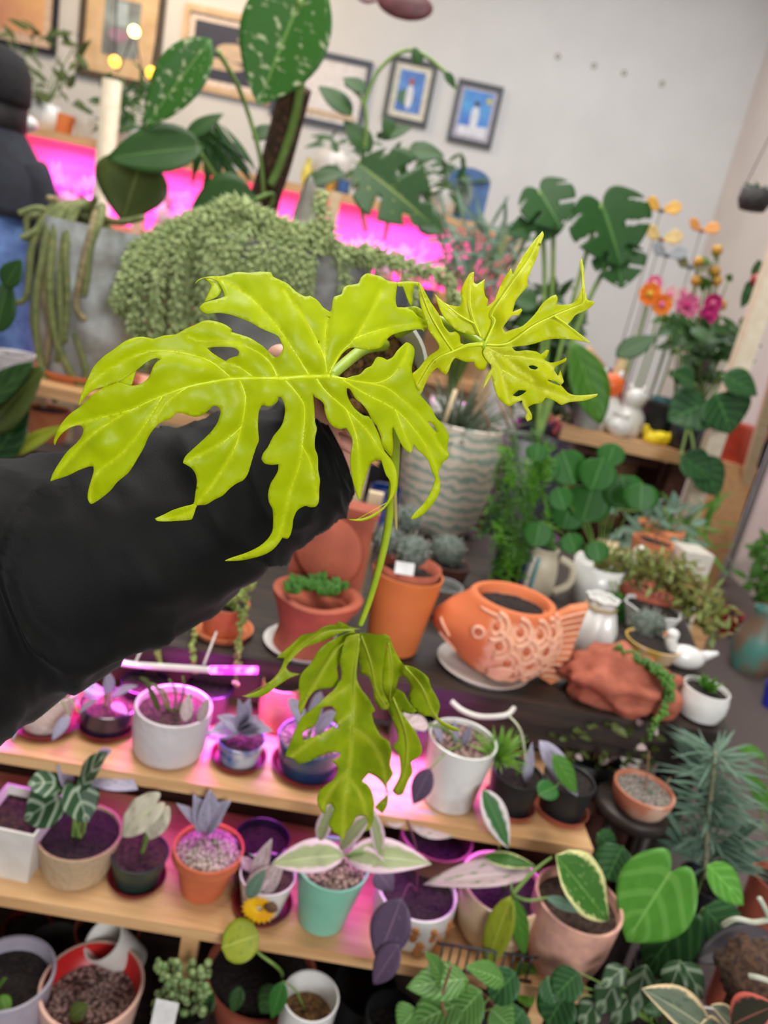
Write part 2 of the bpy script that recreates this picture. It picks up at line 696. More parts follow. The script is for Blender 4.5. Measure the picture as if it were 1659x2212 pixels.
big = z1((942, 148), (965, 122), (1010, 107), (1060, 102), (1110, 100), (1160, 85), (1210, 77), (1270, 83), (1330, 75), (1395, 80), (1410, 105), (1450, 125),
         (1500, 150), (1540, 188), (1575, 212), (1605, 224), (1632, 218)) + \
    z2((165, 188), (195, 205), (215, 225), (232, 247), (267, 269), (276, 255), (281, 215), (290, 192), (325, 180), (335, 150), (355, 135), (410, 125), (425, 95),
       (445, 78), (465, 73), (510, 85), (530, 90), (560, 110), (612, 120), (606, 170), (603, 215), (612, 246), (650, 248), (690, 265), (715, 290), (750, 310),
       (773, 327), (768, 350), (745, 371), (737, 360), (700, 360), (640, 370), (585, 388), (555, 415), (530, 450), (490, 461), (440, 462), (400, 455), (380, 452),
       (355, 462), (328, 487), (300, 530), (270, 577), (272, 596), (335, 612), (380, 600), (420, 590), (450, 560), (480, 545), (500, 510), (515, 500), (540, 505), (560, 515), (590, 500),
       (610, 470), (640, 440), (660, 425), (682, 435), (697, 455), (700, 480), (690, 530), (685, 560), (690, 600), (705, 650), (725, 690), (760, 730),
       (790, 770), (810, 810), (840, 840), (860, 870), (876, 905), (870, 950), (868, 975), (875, 1000), (870, 1020), (850, 1035), (835, 1060), (822, 1095),
       (827, 1120), (832, 1150), (828, 1190), (815, 1220), (780, 1270), (740, 1310), (690, 1333), (682, 1328), (700, 1300), (740, 1260), (770, 1215),
       (792, 1170), (806, 1125), (800, 1108), (785, 1070), (770, 1030), (745, 1000), (715, 975), (695, 948), (690, 970), (680, 993), (665, 985), (640, 960),
       (615, 910), (597, 870), (587, 860), (586, 900), (590, 950), (586, 1000), (578, 1010), (555, 985), (535, 955), (528, 910), (515, 875), (505, 850),
       (490, 835), (475, 810), (460, 778), (430, 740), (400, 715), (385, 690), (370, 665), (352, 660), (354, 690), (370, 730), (400, 770), (440, 800),
       (466, 805), (482, 828), (500, 860), (518, 900), (530, 940), (545, 980), (570, 1012), (592, 1045), (606, 1080), (612, 1130), (607, 1180), (594, 1210), (560, 1260),
       (520, 1300), (480, 1325), (430, 1340), (380, 1337), (362, 1331), (400, 1331), (450, 1322), (500, 1298), (540, 1268), (568, 1228), (578, 1180),
       (574, 1135), (555, 1105), (542, 1070), (530, 1030), (500, 1030), (475, 1045), (460, 1080), (445, 1130), (430, 1180), (422, 1230), (413, 1228),
       (400, 1190), (385, 1140), (376, 1090), (371, 1040), (375, 990), (383, 940), (375, 905), (350, 865), (320, 870), (290, 860), (270, 845), (250, 810),
       (240, 775), (235, 740), (215, 720), (190, 705), (182, 688), (181, 706), (187, 760), (191, 830), (200, 870), (190, 920), (191, 970), (205, 1010),
       (207, 1080), (216, 1130), (212, 1180), (210, 1240), (195, 1265), (165, 1269), (140, 1262), (100, 1285), (80, 1330), (75, 1370), (65, 1410),
       (50, 1430), (30, 1427)) + \
    z1((1465, 1664), (1440, 1700), (1400, 1740), (1340, 1770), (1240, 1795), (1180, 1801), (1122, 1801), (1160, 1785), (1250, 1755), (1330, 1715), (1380, 1670),
       (1405, 1625), (1410, 1590), (1410, 1530), (1405, 1490), (1385, 1450), (1380, 1400), (1395, 1340), (1420, 1300), (1440, 1260), (1441, 1224), (1400, 1228),
       (1360, 1220), (1341, 1195), (1350, 1160), (1380, 1120), (1410, 1060), (1450, 1010), (1470, 970), (1481, 910), (1475, 860), (1456, 824), (1441, 824), (1435, 850),
       (1410, 870), (1385, 881), (1346, 869), (1335, 885), (1325, 910), (1320, 960), (1320, 1020), (1325, 1080), (1310, 1120), (1290, 1180), (1270, 1250),
       (1255, 1290), (1230, 1320), (1190, 1340), (1150, 1370), (1110, 1410), (1060, 1435), (1010, 1465), (955, 1471), (935, 1530), (920, 1555), (850, 1562),
       (780, 1566), (720, 1564), (705, 1550), (760, 1525), (810, 1500), (870, 1480), (935, 1462), (945, 1400), (955, 1330), (945, 1280), (920, 1245), (885, 1225),
       (871, 1215), (885, 1180), (920, 1145), (980, 1090), (1040, 1030), (1075, 980), (1090, 940), (1096, 910), (1085, 885), (1065, 875), (1045, 880), (1020, 905),
       (985, 930), (940, 940), (900, 930), (870, 920), (830, 920), (800, 950), (740, 975), (700, 1010), (665, 1060), (640, 1120), (600, 1190), (570, 1240),
       (540, 1280), (480, 1330), (440, 1380), (380, 1430), (330, 1461), (314, 1455), (303, 1430), (305, 1390), (320, 1330), (338, 1270), (336, 1237),
       (310, 1238), (250, 1260), (190, 1290), (130, 1310), (79, 1326), (95, 1280), (130, 1220), (180, 1150), (230, 1105), (265, 1060), (278, 1020),
       (265, 995), (235, 993), (190, 1010), (150, 1040), (120, 1080), (108, 1112), (99, 1090), (110, 1050), (140, 990), (190, 930), (255, 882), (320, 820),
       (390, 770), (440, 745), (490, 735), (530, 748), (570, 755), (620, 745), (660, 715), (680, 680), (695, 640), (720, 610), (738, 600), (720, 591),
       (690, 595), (640, 625), (600, 658), (540, 698), (490, 732), (430, 752), (390, 765), (340, 780), (300, 812), (268, 850), (251, 872), (252, 850), (270, 790),
       (300, 720), (340, 640), (400, 580), (450, 545), (510, 500), (560, 475), (620, 463), (670, 470), (700, 475), (760, 455), (830, 448), (890, 415),
       (950, 390), (990, 370), (1030, 366), (1080, 375), (1130, 395), (1162, 420), (1160, 435), (1210, 450), (1270, 470), (1320, 500), (1350, 520),
       (1390, 562), (1422, 587), (1450, 575), (1470, 532), (1460, 500), (1440, 460), (1400, 440), (1340, 415), (1280, 380), (1210, 350), (1150, 330), (1080, 320),
       (1020, 326), (985, 312), (969, 290), (990, 265), (1030, 250), (1080, 238), (1120, 222), (1112, 190), (1095, 158), (1075, 130), (1040, 118), (1000, 113), (962, 130))
fold_a = z1((1000, 112), (1045, 118), (1085, 140), (1100, 185), (1075, 225), (1000, 255), (1025, 200), (1042, 155))
fold_b = z1((485, 738), (545, 695), (592, 662), (580, 705), (565, 752), (530, 750))
fold_c = z2((605, 120), (660, 114), (715, 118), (728, 126), (722, 140), (700, 130), (690, 180), (692, 215), (684, 238), (672, 225), (655, 180), (640, 140), (618, 140))
fold_d = z2((640, 250), (700, 240), (740, 262), (752, 300), (773, 325), (750, 320), (715, 296))
fold_e = z2((528, 1028), (560, 1018), (590, 1040), (600, 1080), (600, 1140), (580, 1125), (556, 1110), (545, 1075))
holes = [z1((1015, 530), (1060, 524), (1130, 524), (1180, 530), (1206, 552), (1200, 577), (1170, 585), (1145, 595), (1125, 609), (1090, 587), (1045, 558)),
         z2((768, 832), (790, 840), (808, 868), (814, 886), (795, 868))]
veins = [z2((266, 598), (150, 600), (0, 610)) + z1((1500, 712), (1200, 712), (1050, 730), (900, 762), (750, 815), (620, 872), (450, 965), (320, 1060), (200, 1190), (90, 1318)),
         z1((1622, 690), (1560, 590), (1430, 400), (1300, 255), (1180, 160), (1060, 112)),
         z2((250, 580), (235, 500), (180, 380), (120, 280), (30, 160)),
         z2((250, 580), (240, 470), (250, 330), (262, 290)),
         z2((262, 585), (320, 480), (390, 410), (460, 300), (530, 160)), z2((385, 412), (480, 375), (600, 345), (755, 332)),
         z1((1432, 697), (1385, 610), (1300, 545), (1150, 490), (980, 490), (900, 460)),
         z1((1150, 700), (1050, 620), (950, 580), (800, 550), (640, 560), (450, 645), (300, 770), (256, 860)),
         z1((1300, 712), (1200, 640), (1100, 620)),
         z2((270, 600), (400, 625), (490, 640), (560, 660), (650, 730), (740, 820), (830, 960), (870, 1000)),
         z2((400, 625), (510, 632), (590, 590), (650, 500), (668, 440)),
         z2((330, 618), (450, 690), (600, 770), (680, 850), (760, 960), (815, 1090), (815, 1170), (690, 1328)),
         z2((600, 770), (640, 870), (680, 980)),
         z2((195, 610), (250, 680), (350, 770), (450, 870), (520, 970), (585, 1050), (598, 1140), (560, 1245), (400, 1335)),
         z2((350, 770), (400, 900), (415, 1050), (418, 1220)),
         z2((30, 612), (100, 690), (135, 760), (130, 900), (110, 1050), (60, 1200), (15, 1400)) + z1((1400, 1690), (1300, 1750), (1140, 1798)),
         z1((1205, 715), (1240, 800), (1240, 880), (1215, 1020), (1170, 1150), (1080, 1300), (975, 1440), (900, 1520), (720, 1556)),
         z1((750, 815), (650, 980), (520, 1150), (340, 1300), (318, 1440)),
         z1((900, 762), (780, 850), (700, 960)), z1((560, 900), (330, 960), (150, 1010)),
         z1((1220, 1000), (1100, 1100), (900, 1205)), z2((120, 950), (170, 1050), (205, 1220))]


def d_big(x, y):
    dx, dy = x - 718, y - 815
    d = 0.455 + (0.062 * dx / 610 if dx < 0 else 0.05 * dx / 250)
    d += 0.028 * (dy / 230) ** 2 if dy < 0 else 0.014 * (dy / 300) ** 2
    d += 0.010 * max(0, (-dx - 380) / 230) ** 2
    return d


HP = W(797, 785, 0.575)                       # the held pot's rim centre
held = thing('potted_philodendron', 'small plant with three jagged lime yellow leaves held up in a hand', 'plant', HP)
blade('largest blade, broad lime yellow with deep fingers', [big, fold_a, fold_b, fold_c, fold_d, fold_e], holes, veins, d_big, M_lime, held, vmat=M_vein)

# the young leaf on the right
l2a = z2((718, 118), (730, 125), (760, 180), (790, 230), (830, 290), (850, 340), (880, 375), (910, 371), (930, 390), (935, 428), (970, 440), (1010, 438), (1062, 430),
         (1075, 480), (1072, 530), (1058, 565), (1030, 565), (1008, 545), (1005, 525), (960, 525), (910, 505), (890, 530), (875, 572), (860, 590), (840, 580), (815, 555), (780, 590),
         (750, 650), (729, 694), (712, 660), (690, 610), (684, 590), (720, 560), (770, 500), (820, 465), (825, 440), (800, 400), (770, 360), (765, 330), (745, 280),
         (730, 230), (722, 170))
l2b = z2((805, 178), (840, 215), (880, 235), (930, 241), (942, 215), (938, 160), (965, 100), (985, 72), (1005, 65), (1003, 115), (1020, 128), (1060, 102),
         (1055, 150), (1062, 190), (1076, 205), (1070, 245), (1108, 212), (1122, 180), (1150, 110), (1195, 47)) + \
    z5((180, 570), (210, 520), (250, 450), (300, 380), (352, 320), (361, 340), (345, 390), (320, 470), (290, 540), (266, 600), (266, 640), (240, 670),
       (200, 720), (187, 760), (180, 788), (228, 768), (236, 780), (215, 807), (180, 810), (150, 840), (124, 880), (140, 902), (170, 893), (240, 868), (310, 800), (350, 742),
       (400, 700), (432, 689), (441, 710), (435, 745), (470, 748), (520, 741), (550, 715), (578, 650), (580, 580), (571, 510), (579, 478), (592, 530),
       (596, 620), (604, 690), (615, 718), (656, 729), (640, 755), (590, 785), (545, 805), (520, 838), (500, 860), (512, 880), (550, 905), (600, 940),
       (633, 967), (590, 959), (510, 946), (430, 943), (370, 950), (310, 970), (250, 983), (180, 990), (160, 1010), (60, 1000), (10, 960)) + \
    z2((1062, 425), (1030, 390), (985, 385), (920, 365), (880, 330), (845, 290), (820, 230))
l2c = z5((30, 985), (100, 990), (165, 985), (200, 1015), (262, 1010), (320, 1018), (345, 1033), (375, 1008), (391, 1010), (378, 1046), (362, 1062), (400, 1082), (450, 1072), (492, 1054), (488, 1072),
         (450, 1092), (428, 1105), (420, 1130), (444, 1160), (456, 1124), (470, 1168), (476, 1192), (452, 1214), (400, 1195), (380, 1180), (430, 1190), (470, 1222), (500, 1255), (540, 1271), (600, 1271),
         (672, 1263), (660, 1278), (600, 1300), (510, 1310), (462, 1326), (420, 1300), (372, 1284), (350, 1312), (300, 1322), (268, 1340), (290, 1380), (291, 1410), (265, 1421),
         (254, 1400), (262, 1368), (240, 1332), (236, 1300), (200, 1312), (160, 1336), (120, 1310), (90, 1270), (68, 1205), (60, 1150), (32, 1200), (9, 1232), (14, 1208), (30, 1160),
         (62, 1105), (25, 1060), (8, 1020))
h2 = [z5((272, 1100), (300, 1096), (330, 1110), (312, 1122), (284, 1116))]
h3 = [z5((180, 1270), (215, 1240), (262, 1244), (240, 1264), (205, 1280))]
v2 = [z2((1047, 435), (980, 440), (900, 470), (800, 520), (720, 640)), z2((900, 470), (850, 400), (780, 280), (728, 140)),
      z2((1055, 430), (1010, 330), (985, 230), (990, 90)), z2((1010, 330), (920, 280), (812, 190)),
      z2((1060, 432), (1110, 320)) + z5((60, 800), (130, 690), (200, 590), (290, 460), (354, 328)),
      z2((1062, 436)) + z5((150, 970), (300, 870), (420, 810), (540, 760), (600, 720), (585, 600), (580, 490)), z5((420, 810), (520, 880), (625, 962)),
      z5((20, 990), (120, 1040), (180, 1090), (300, 1180)), z5((120, 1040), (250, 1050), (380, 1090), (440, 1160), (470, 1190)),
      z5((40, 1010), (110, 1120), (140, 1230), (160, 1310)), z5((110, 1120), (260, 1200), (400, 1250), (520, 1290), (665, 1268)), z5((180, 1290), (240, 1300), (275, 1400)),
      z5((25, 1020), (60, 1110), (20, 1215))]


def d_young(x, y):
    dx, dy = x - 1047, y - 743
    return 0.495 + 0.012 * abs(dx) / 200 + 0.02 * (dy / 200) ** 2 - (0.03 * (-dx) / 330 if dx < 0 else 0)


blade('youngest blade, pale lime with narrow curling lobes', [l2c, l2a, l2b], h2 + h3, v2, d_young, M_lime2, held, step=7, seed=3, vmat=M_vein, puff=0.004, wav=0.006, vein_r=0.0009)

# the older leaf hanging below
p3 = z3((700, 600), (670, 700), (655, 770), (668, 830), (664, 885), (650, 903), (620, 950), (580, 985), (520, 1040), (470, 1085), (410, 1130), (370, 1200), (330, 1300), (295, 1392), (350, 1410), (380, 1445), (450, 1430),
        (510, 1400), (590, 1368), (655, 1368), (662, 1385), (640, 1410), (602, 1420), (636, 1455), (642, 1490), (612, 1550), (560, 1590), (515, 1640), (508, 1700), (535, 1760), (562, 1777),
        (572, 1720), (598, 1708), (620, 1740), (602, 1790), (585, 1845), (610, 1890), (650, 1920), (682, 1962), (697, 1900), (740, 1845), (770, 1790), (830, 1790), (847, 1830),
        (822, 1892), (852, 1880), (880, 1820), (882, 1760), (886, 1700), (868, 1625), (838, 1580), (805, 1560), (820, 1540), (850, 1508), (900, 1530), (945, 1575), (975, 1640), (960, 1662), (920, 1700),
        (890, 1732), (940, 1772), (970, 1720), (977, 1640), (966, 1585), (990, 1548), (1010, 1510), (990, 1450), (1000, 1370), (985, 1300), (930, 1260), (895, 1200), (878, 1150),
        (870, 1110), (892, 1090), (840, 1000), (800, 950), (770, 880), (772, 780), (790, 680), (790, 580))
p2 = z3((745, 560), (650, 600), (560, 650), (510, 700), (470, 770), (400, 850), (385, 930), (395, 1000), (383, 1060), (398, 1122), (430, 1050), (455, 1000), (500, 955), (560, 945), (620, 935), (650, 905),
        (645, 850), (640, 800), (664, 750), (710, 640), (780, 590))
p1 = z3((795, 548), (740, 540), (680, 512), (645, 498), (635, 518), (560, 530), (480, 575), (405, 590), (330, 660), (235, 740), (292, 742), (250, 840), (150, 935), (60, 980), (8, 992), (60, 1004), (150, 992),
        (250, 922), (330, 872), (400, 848), (330, 835), (300, 800), (345, 745), (390, 700), (430, 670), (510, 640), (580, 615), (660, 580), (740, 558))
p4 = z3((990, 615), (1020, 690), (1060, 760), (1100, 812), (1090, 850), (1050, 868), (1035, 920), (1010, 1000), (988, 1042), (950, 960), (943, 840), (958, 720), (975, 650))
p5 = z3((790, 570), (830, 580), (900, 592), (950, 585), (985, 600), (992, 630), (965, 660), (955, 740), (940, 850), (945, 960), (985, 1045), (975, 1082), (930, 1082), (888, 1020), (880, 950), (850, 865), (800, 840),
        (783, 740), (780, 660))
p4b = z3((785, 600), (810, 575), (860, 580), (920, 588), (960, 585), (985, 605), (930, 605), (900, 630), (880, 665), (845, 676), (800, 655))
p6 = z3((1085, 790), (1160, 810), (1240, 870), (1260, 930), (1300, 1000), (1322, 1060), (1306, 1130), (1330, 1155), (1385, 1185), (1440, 1210), (1452, 1225), (1410, 1226), (1330, 1182), (1270, 1130), (1200, 1122), (1140, 1060),
        (1112, 1000), (1130, 940), (1105, 880), (1070, 850))
p7 = z3((985, 1030), (1030, 945), (1080, 970), (1112, 1030), (1170, 1095), (1130, 1112), (1060, 1090), (1100, 1150), (1170, 1250), (1203, 1350), (1180, 1400), (1130, 1430), (1140, 1500), (1110, 1560), (1078, 1640),
        (1040, 1652), (1008, 1620), (1050, 1540), (1060, 1480), (1050, 1385), (1005, 1330), (1040, 1290), (1040, 1240), (1008, 1150), (975, 1080))
h3a = z3((535, 1075), (600, 1060), (635, 1100), (612, 1150), (645, 1172), (640, 1200), (600, 1210), (540, 1240), (470, 1270), (415, 1290), (410, 1240), (450, 1210), (490, 1190), (520, 1130))
h3b = z3((645, 810), (662, 800), (668, 850), (655, 890), (645, 860))
v3 = [z3((790, 560), (760, 800), (750, 950), (748, 1100), (735, 1300), (715, 1500), (690, 1700), (680, 1930)), z3((748, 1100), (640, 1180), (480, 1290), (340, 1390)),
      z3((735, 1200), (850, 1280), (930, 1400), (970, 1560), (950, 1700)), z3((715, 1480), (600, 1620), (545, 1740)), z3((710, 1540), (800, 1660), (850, 1860)),
      z3((760, 590), (640, 680), (520, 860), (400, 1080)), z3((770, 555), (560, 570), (380, 690), (220, 880), (30, 990)), z3((800, 590), (860, 760), (900, 950), (970, 1070)),
      z3((1090, 800), (1200, 930), (1290, 1120), (1430, 1215)), z3((1010, 1000), (1090, 1220), (1100, 1430), (1040, 1630)), z3((980, 640), (1000, 800), (990, 1020)),
      z3((770, 900), (680, 950), (560, 1030))]


def d_old(x, y):
    dx, dy = x - 775, y - 1350
    return 0.585 + 0.05 * dy / 450 - 0.035 * (abs(dx) / 180) + 0.012 * noise.noise(Vector((x / 70, y / 120, 2)))


blade('oldest blade, olive green and drooping', [p3, p5, p7, p6, p2, p4b, p1, p4], [h3a, h3b], v3, d_old, M_olive, held, step=8, seed=9, vmat=M_vein3, wav=0.006, puff=0.004)

# petioles and stem
def stalk(pts, r, mt=M_stalk):
    c = curve([W(*p) for p in pts], 8)
    MB().tube(c, [r] * len(c) if not isinstance(r, tuple) else taper(r[0], r[1], len(c)), 10).build('petiole', mt, held)


stalk([(714, 813, 0.458), (745, 785, 0.49), (790, 752, 0.545), (830, 745, 0.59)], (0.0032, 0.0048))
stalk([(1050, 748, 0.496), (990, 712, 0.515), (930, 690, 0.54), (860, 720, 0.585)], (0.0026, 0.004))
stalk([(778, 1350, 0.587), (800, 1290, 0.585), (830, 1180, 0.575), (848, 1060, 0.56), (853, 950, 0.545), (846, 880, 0.55), (820, 810, 0.59)], (0.0026, 0.0046))
sh = curve([W(*p) for p in [(856, 1145, 0.571), (853, 1090, 0.562), (848, 1020, 0.553)]], 6)
MB().tube(sh, taper(0.0008, 0.0028, len(sh)), 8).build('sheath', mat('dry_sheath', (196, 176, 96), rough=0.6), held)

# the held pot
AX = (-(HP - EYE).normalized() * 0.9 + Vector((0.04, 0.0, 0.3))).normalized()
rr = 126 * px(797, 785, 0.575)
M_wpot = mat('white_plastic', (226, 224, 220), (216, 214, 210), rough=0.35)
pb = HP - AX * 0.085
MB().lathe(pb, [(0, 0), (rr * 0.74, 0), (rr * 0.78, 0.004), (rr * 0.95, 0.072), (rr * 1.02, 0.074), (rr * 1.03, 0.085), (rr * 0.97, 0.085), (rr * 0.93, 0.07), (rr * 0.88, 0.05)],
           40, AX).build('nursery_pot', M_wpot, held, sharp=40)
M_bark = mat('bark_mix', (150, 110, 64), (66, 44, 28), rough=0.95, scale=160, bump=0.8, bscale=220)
sb = MB()
random.seed(4)
ex = AX.orthogonal().normalized()
ey = AX.cross(ex)
sb.lathe(pb, [(0, 0.062), (rr * 0.5, 0.061), (rr * 0.9, 0.056)], 24, AX)
for i in range(120):
    a, q = random.uniform(0, 6.28), rr * 0.85 * sqrt(random.random())
    c = pb + AX * 0.061 + ex * q * cos(a) + ey * q * sin(a)
    sb.blob(c, random.uniform(0.003, 0.007), 6, 4, 0.5, 9, i)
sb.build('soil', M_bark, held)

# ------------------------------------------------------------------ the person holding it
M_skin = mat('skin', (226, 170, 150), (214, 150, 130), rough=0.5, scale=25)
M_sleeve = mat('black_fabric', (9, 9, 9), (6, 6, 6), rough=0.7, scale=500, bump=0.08, bscale=700, spec=0.18, sheen=0.05)
holder = thing('person', 'person in black padded sleeve reaching in from the left, holding up the lime plant', 'person', W(-250, 1400, 0.45))
ap = [(-420, 1420, 0.42, 350), (-200, 1345, 0.46, 318), (0, 1272, 0.505, 276), (180, 1204, 0.535, 246), (350, 1142, 0.565, 216), (500, 1078, 0.595, 186), (610, 1030, 0.615, 160), (680, 1002, 0.63, 134),
      (712, 988, 0.636, 112), (724, 983, 0.638, 84), (716, 985, 0.637, 70), (690, 996, 0.632, 66)]
cen = [W(a, b, c) for a, b, c, d in ap]
rad = [d * px(a, b, c) for a, b, c, d in ap]
cc = curve(cen, 9)
rc = [v.x for v in curve([(q, 0, 0) for q in rad], 9)]
sv, seg = [], 72
for i, p in enumerate(cc):
    t = (cc[min(i + 1, len(cc) - 1)] - cc[max(i - 1, 0)]).normalized()
    if i > 72:
        t = (cc[72] - cc[66]).normalized()
    a0 = (Vector((0, 0, 1)) - t * t.z).normalized()
    b0 = t.cross(a0)
    for k in range(seg):
        a = 2 * pi * k / seg
        s = i / 9.0
        w1 = noise.noise(Vector((s * 1.0 + 0.9 * sin(a + 0.6) + 3, cos(a) * 0.8, sin(a) * 0.8)))
        w2 = noise.noise(Vector((s * 1.9 - 1.0 * sin(a), cos(a) * 1.1 + 5, sin(a) * 1.1)))
        fold = 0.10 * math.exp(-(w1 / 0.16) ** 2) + 0.04 * math.exp(-(w2 / 0.16) ** 2) - 0.075
        f = 1 + fold * min(1, rc[i] / 0.05)
        sv.append(p + (a0 * cos(a) + b0 * sin(a)) * rc[i] * f)
sm = MB()
n = len(cc)
sm.add(sv, [(i * seg + k, i * seg + (k + 1) % seg, (i + 1) * seg + (k + 1) % seg, (i + 1) * seg + k) for i in range(n - 1) for k in range(seg)] + [tuple(range(seg))[::-1]])
sm.build('jacket_sleeve', M_sleeve, holder)


def skin_body(name, chains, material, parent, sub=2):
    """one continuous skin surface grown over joint chains; first chain starts at the root joint"""
    org = ORG[parent]
    vs, es, rs = [], [], []
    idx = {}
    for ch in chains:
        prev = None
        for key, p, r in ch:
            if key in idx:
                i = idx[key]
            else:
                i = len(vs)
                idx[key] = i
                vs.append(Vector(p) - org)
                rs.append(r)
            if prev is not None and i != prev:
                es.append((prev, i))
            prev = i
    me = bpy.data.meshes.new(name)
    me.from_pydata(vs, es, [])
    bm = bmesh.new()
    bm.from_mesh(me)
    sl = bm.verts.layers.skin.verify()
    bm.verts.ensure_lookup_table()
    for i, r in enumerate(rs):
        bm.verts[i][sl].radius = (r, r) if isinstance(r, (int, float)) else r
        bm.verts[i][sl].use_root = (i == 0)
    bm.to_mesh(me)
    bm.free()
    o = bpy.data.objects.new(name, me)
    COL.objects.link(o)
    o.parent = parent
    ORG[o] = org
    m = o.modifiers.new('skin', 'SKIN')
    m.use_smooth_shade = True
    s = o.modifiers.new('sub', 'SUBSURF')
    s.levels = s.render_levels = sub
    me.materials.append(material)
    return o


ch = [[('w0', W(600, 1040, 0.615), 0.027), ('w1', W(690, 1000, 0.632), 0.026), ('p0', W(735, 975, 0.640), 0.027), ('p1', W(752, 945, 0.645), 0.026)]]
tips = [((810, 958, 0.625), (842, 940, 0.60), (858, 928, 0.575)), ((812, 930, 0.640), (862, 905, 0.615), (872, 885, 0.585)),
        ((812, 905, 0.652), (868, 872, 0.63), (880, 850, 0.60)), ((808, 880, 0.66), (856, 840, 0.64), (866, 822, 0.615))]
for i, (a, b, c) in enumerate(tips):
    kx = W(775, 948 - i * 16, 0.642 + i * 0.006)
    ch.append([('p1', None, 0), ('k%d' % i, kx, 0.0125), ('m%d' % i, W(*a), 0.0095), ('n%d' % i, W(*b), 0.0088), ('t%d' % i, W(*c), 0.0072)])
ch.append([('p0', None, 0), ('th0', W(685, 925, 0.628), 0.018), ('th1', W(645, 850, 0.605), 0.0145), ('th2', W(612, 790, 0.588), 0.0135), ('th3', W(592, 748, 0.576), 0.0105)])
skin_body('body', ch, M_skin, holder)

# ------------------------------------------------------------------ bench and tiered stand
MX = __import__('mathutils').Matrix
BZ, MZ, LZ, GZ = 0.66, 0.54, 0.35, 0.07
ya = radians(6.3)
u_, n_ = Vector((cos(ya), sin(ya), 0)), Vector((-sin(ya), cos(ya), 0))
FR = Vector((0.70, 1.205, 0))
bench = thing('plant_bench', 'long dark wooden bench carrying the fish planter and terracotta pots', 'bench', (FR - u_ * 0.95 + n_ * 0.43).to_tuple())
cb = FR - u_ * 0.95 + n_ * 0.43
FLc = FR - u_ * 1.9
bp4 = [FLc, FR, Vector((0.875, 2.18, 0)), FLc + n_ * 0.95]
MB().add([p + Vector((0, 0, z)) for z in (BZ - 0.04, BZ) for p in bp4], [(3, 2, 1, 0), (4, 5, 6, 7)] + [(i, (i + 1) % 4, 4 + (i + 1) % 4, 4 + i) for i in range(4)]).build('bench_top', M_dark, bench, smooth=False)
MB().box(FR - u_ * 0.95 + n_ * 0.03 + Vector((0, 0, BZ - 0.065)), (1.8, 0.025, 0.05), ya).build('apron', M_dark, bench, smooth=False)
for a, b in ((0.04, 0.05), (0.04, 0.8), (1.85, 0.05), (1.85, 0.8)):
    MB().box(FR - u_ * a + n_ * b + Vector((0, 0, (BZ - 0.04) / 2)), (0.05, 0.05, BZ - 0.04), ya).build('leg', M_dark, bench, smooth=False)

stand = thing('tiered_plant_stand', 'pine stepped plant stand crowded with small potted plants', 'plant stand', (-0.1, 1.0, 0))


def board(name, x0, y0, x1, y1, z, depth, th, m, par, lab=None):
    a = math.atan2(y1 - y0, x1 - x0)
    L = sqrt((x1 - x0) ** 2 + (y1 - y0) ** 2)
    c = Vector(((x0 + x1) / 2, (y0 + y1) / 2, z - th / 2)) + Vector((-sin(a), cos(a), 0)) * depth / 2
    return MB().box(c, (L, depth, th), a).build(name, m, par, smooth=False, label=lab)


board('shelf', -0.90, 0.875, 0.43, 0.972, MZ, 0.24, 0.02, M_pine, stand)
board('shelf', -0.90, 0.815, 0.46, 0.884, LZ, 0.25, 0.02, M_pine, stand)
board('shelf', -0.90, 0.68, 0.50, 0.74, GZ, 0.5, 0.02, M_dark, stand, 'dark bottom shelf')
board('back_panel', -0.90, 1.10, 0.43, 1.17, MZ - 0.02, 0.012, 0.50, M_brown, stand, 'brown back panel')
for (x, y, z) in ((-0.150, 0.862, LZ - 0.02), (0.40, 0.90, LZ - 0.02), (-0.86, 0.83, LZ - 0.02), (-0.86, 1.06, MZ - 0.02), (0.40, 1.15, MZ - 0.02)):
    MB().box((x, y + 0.014, z / 2), (0.026, 0.026, z), 0.05).build('post', M_pine, stand, smooth=False)

# ------------------------------------------------------------------ shared materials
M_terra = mat('terracotta', (206, 112, 70), (190, 98, 60), rough=0.75, scale=26)
M_terra2 = mat('pale_terracotta', (222, 140, 92), (204, 116, 74), rough=0.75, scale=22)
M_terra3 = mat('red_terracotta', (178, 92, 66), (150, 74, 54), rough=0.8, scale=18)
M_orange = mat('orange_clay', (214, 122, 60), (204, 110, 52), rough=0.6, scale=12)
M_redpl = mat('maroon_plastic', (120, 34, 36), (98, 26, 30), rough=0.4)
M_blackp = mat('black_plastic', (30, 31, 32), (22, 23, 24), rough=0.5)
M_purp = mat('dark_purple_glaze', (44, 32, 60), (32, 24, 44), rough=0.2, coat=0.5)
M_white = mat('white_glaze', (232, 230, 226), (222, 220, 214), rough=0.25, coat=0.4)
M_matte = mat('matte_white', (226, 222, 214), (214, 208, 200), rough=0.7)
M_soil = mat('potting_soil', (84, 62, 48), (36, 26, 22), rough=0.95, scale=130, bump=1.0, bscale=160)
M_dsoil = mat('dark_soil', (54, 42, 36), (24, 18, 16), rough=0.95, scale=150, bump=1.0, bscale=170)
M_gravel = mat('pale_gravel', (226, 206, 196), (120, 100, 92), rough=0.9, scale=190, kind='voronoi', thr=(0.2, 0.75), bump=1.0, bscale=170)
M_perl = mat('perlite_soil', (196, 160, 150), (70, 48, 44), rough=0.9, scale=150, kind='voronoi', thr=(0.15, 0.7), bump=1.0, bscale=150)
M_stem = mat('green_stem', (120, 150, 70), (98, 130, 54), rough=0.5)
M_bstem = mat('brown_stem', (150, 110, 84), (120, 86, 62), rough=0.6)


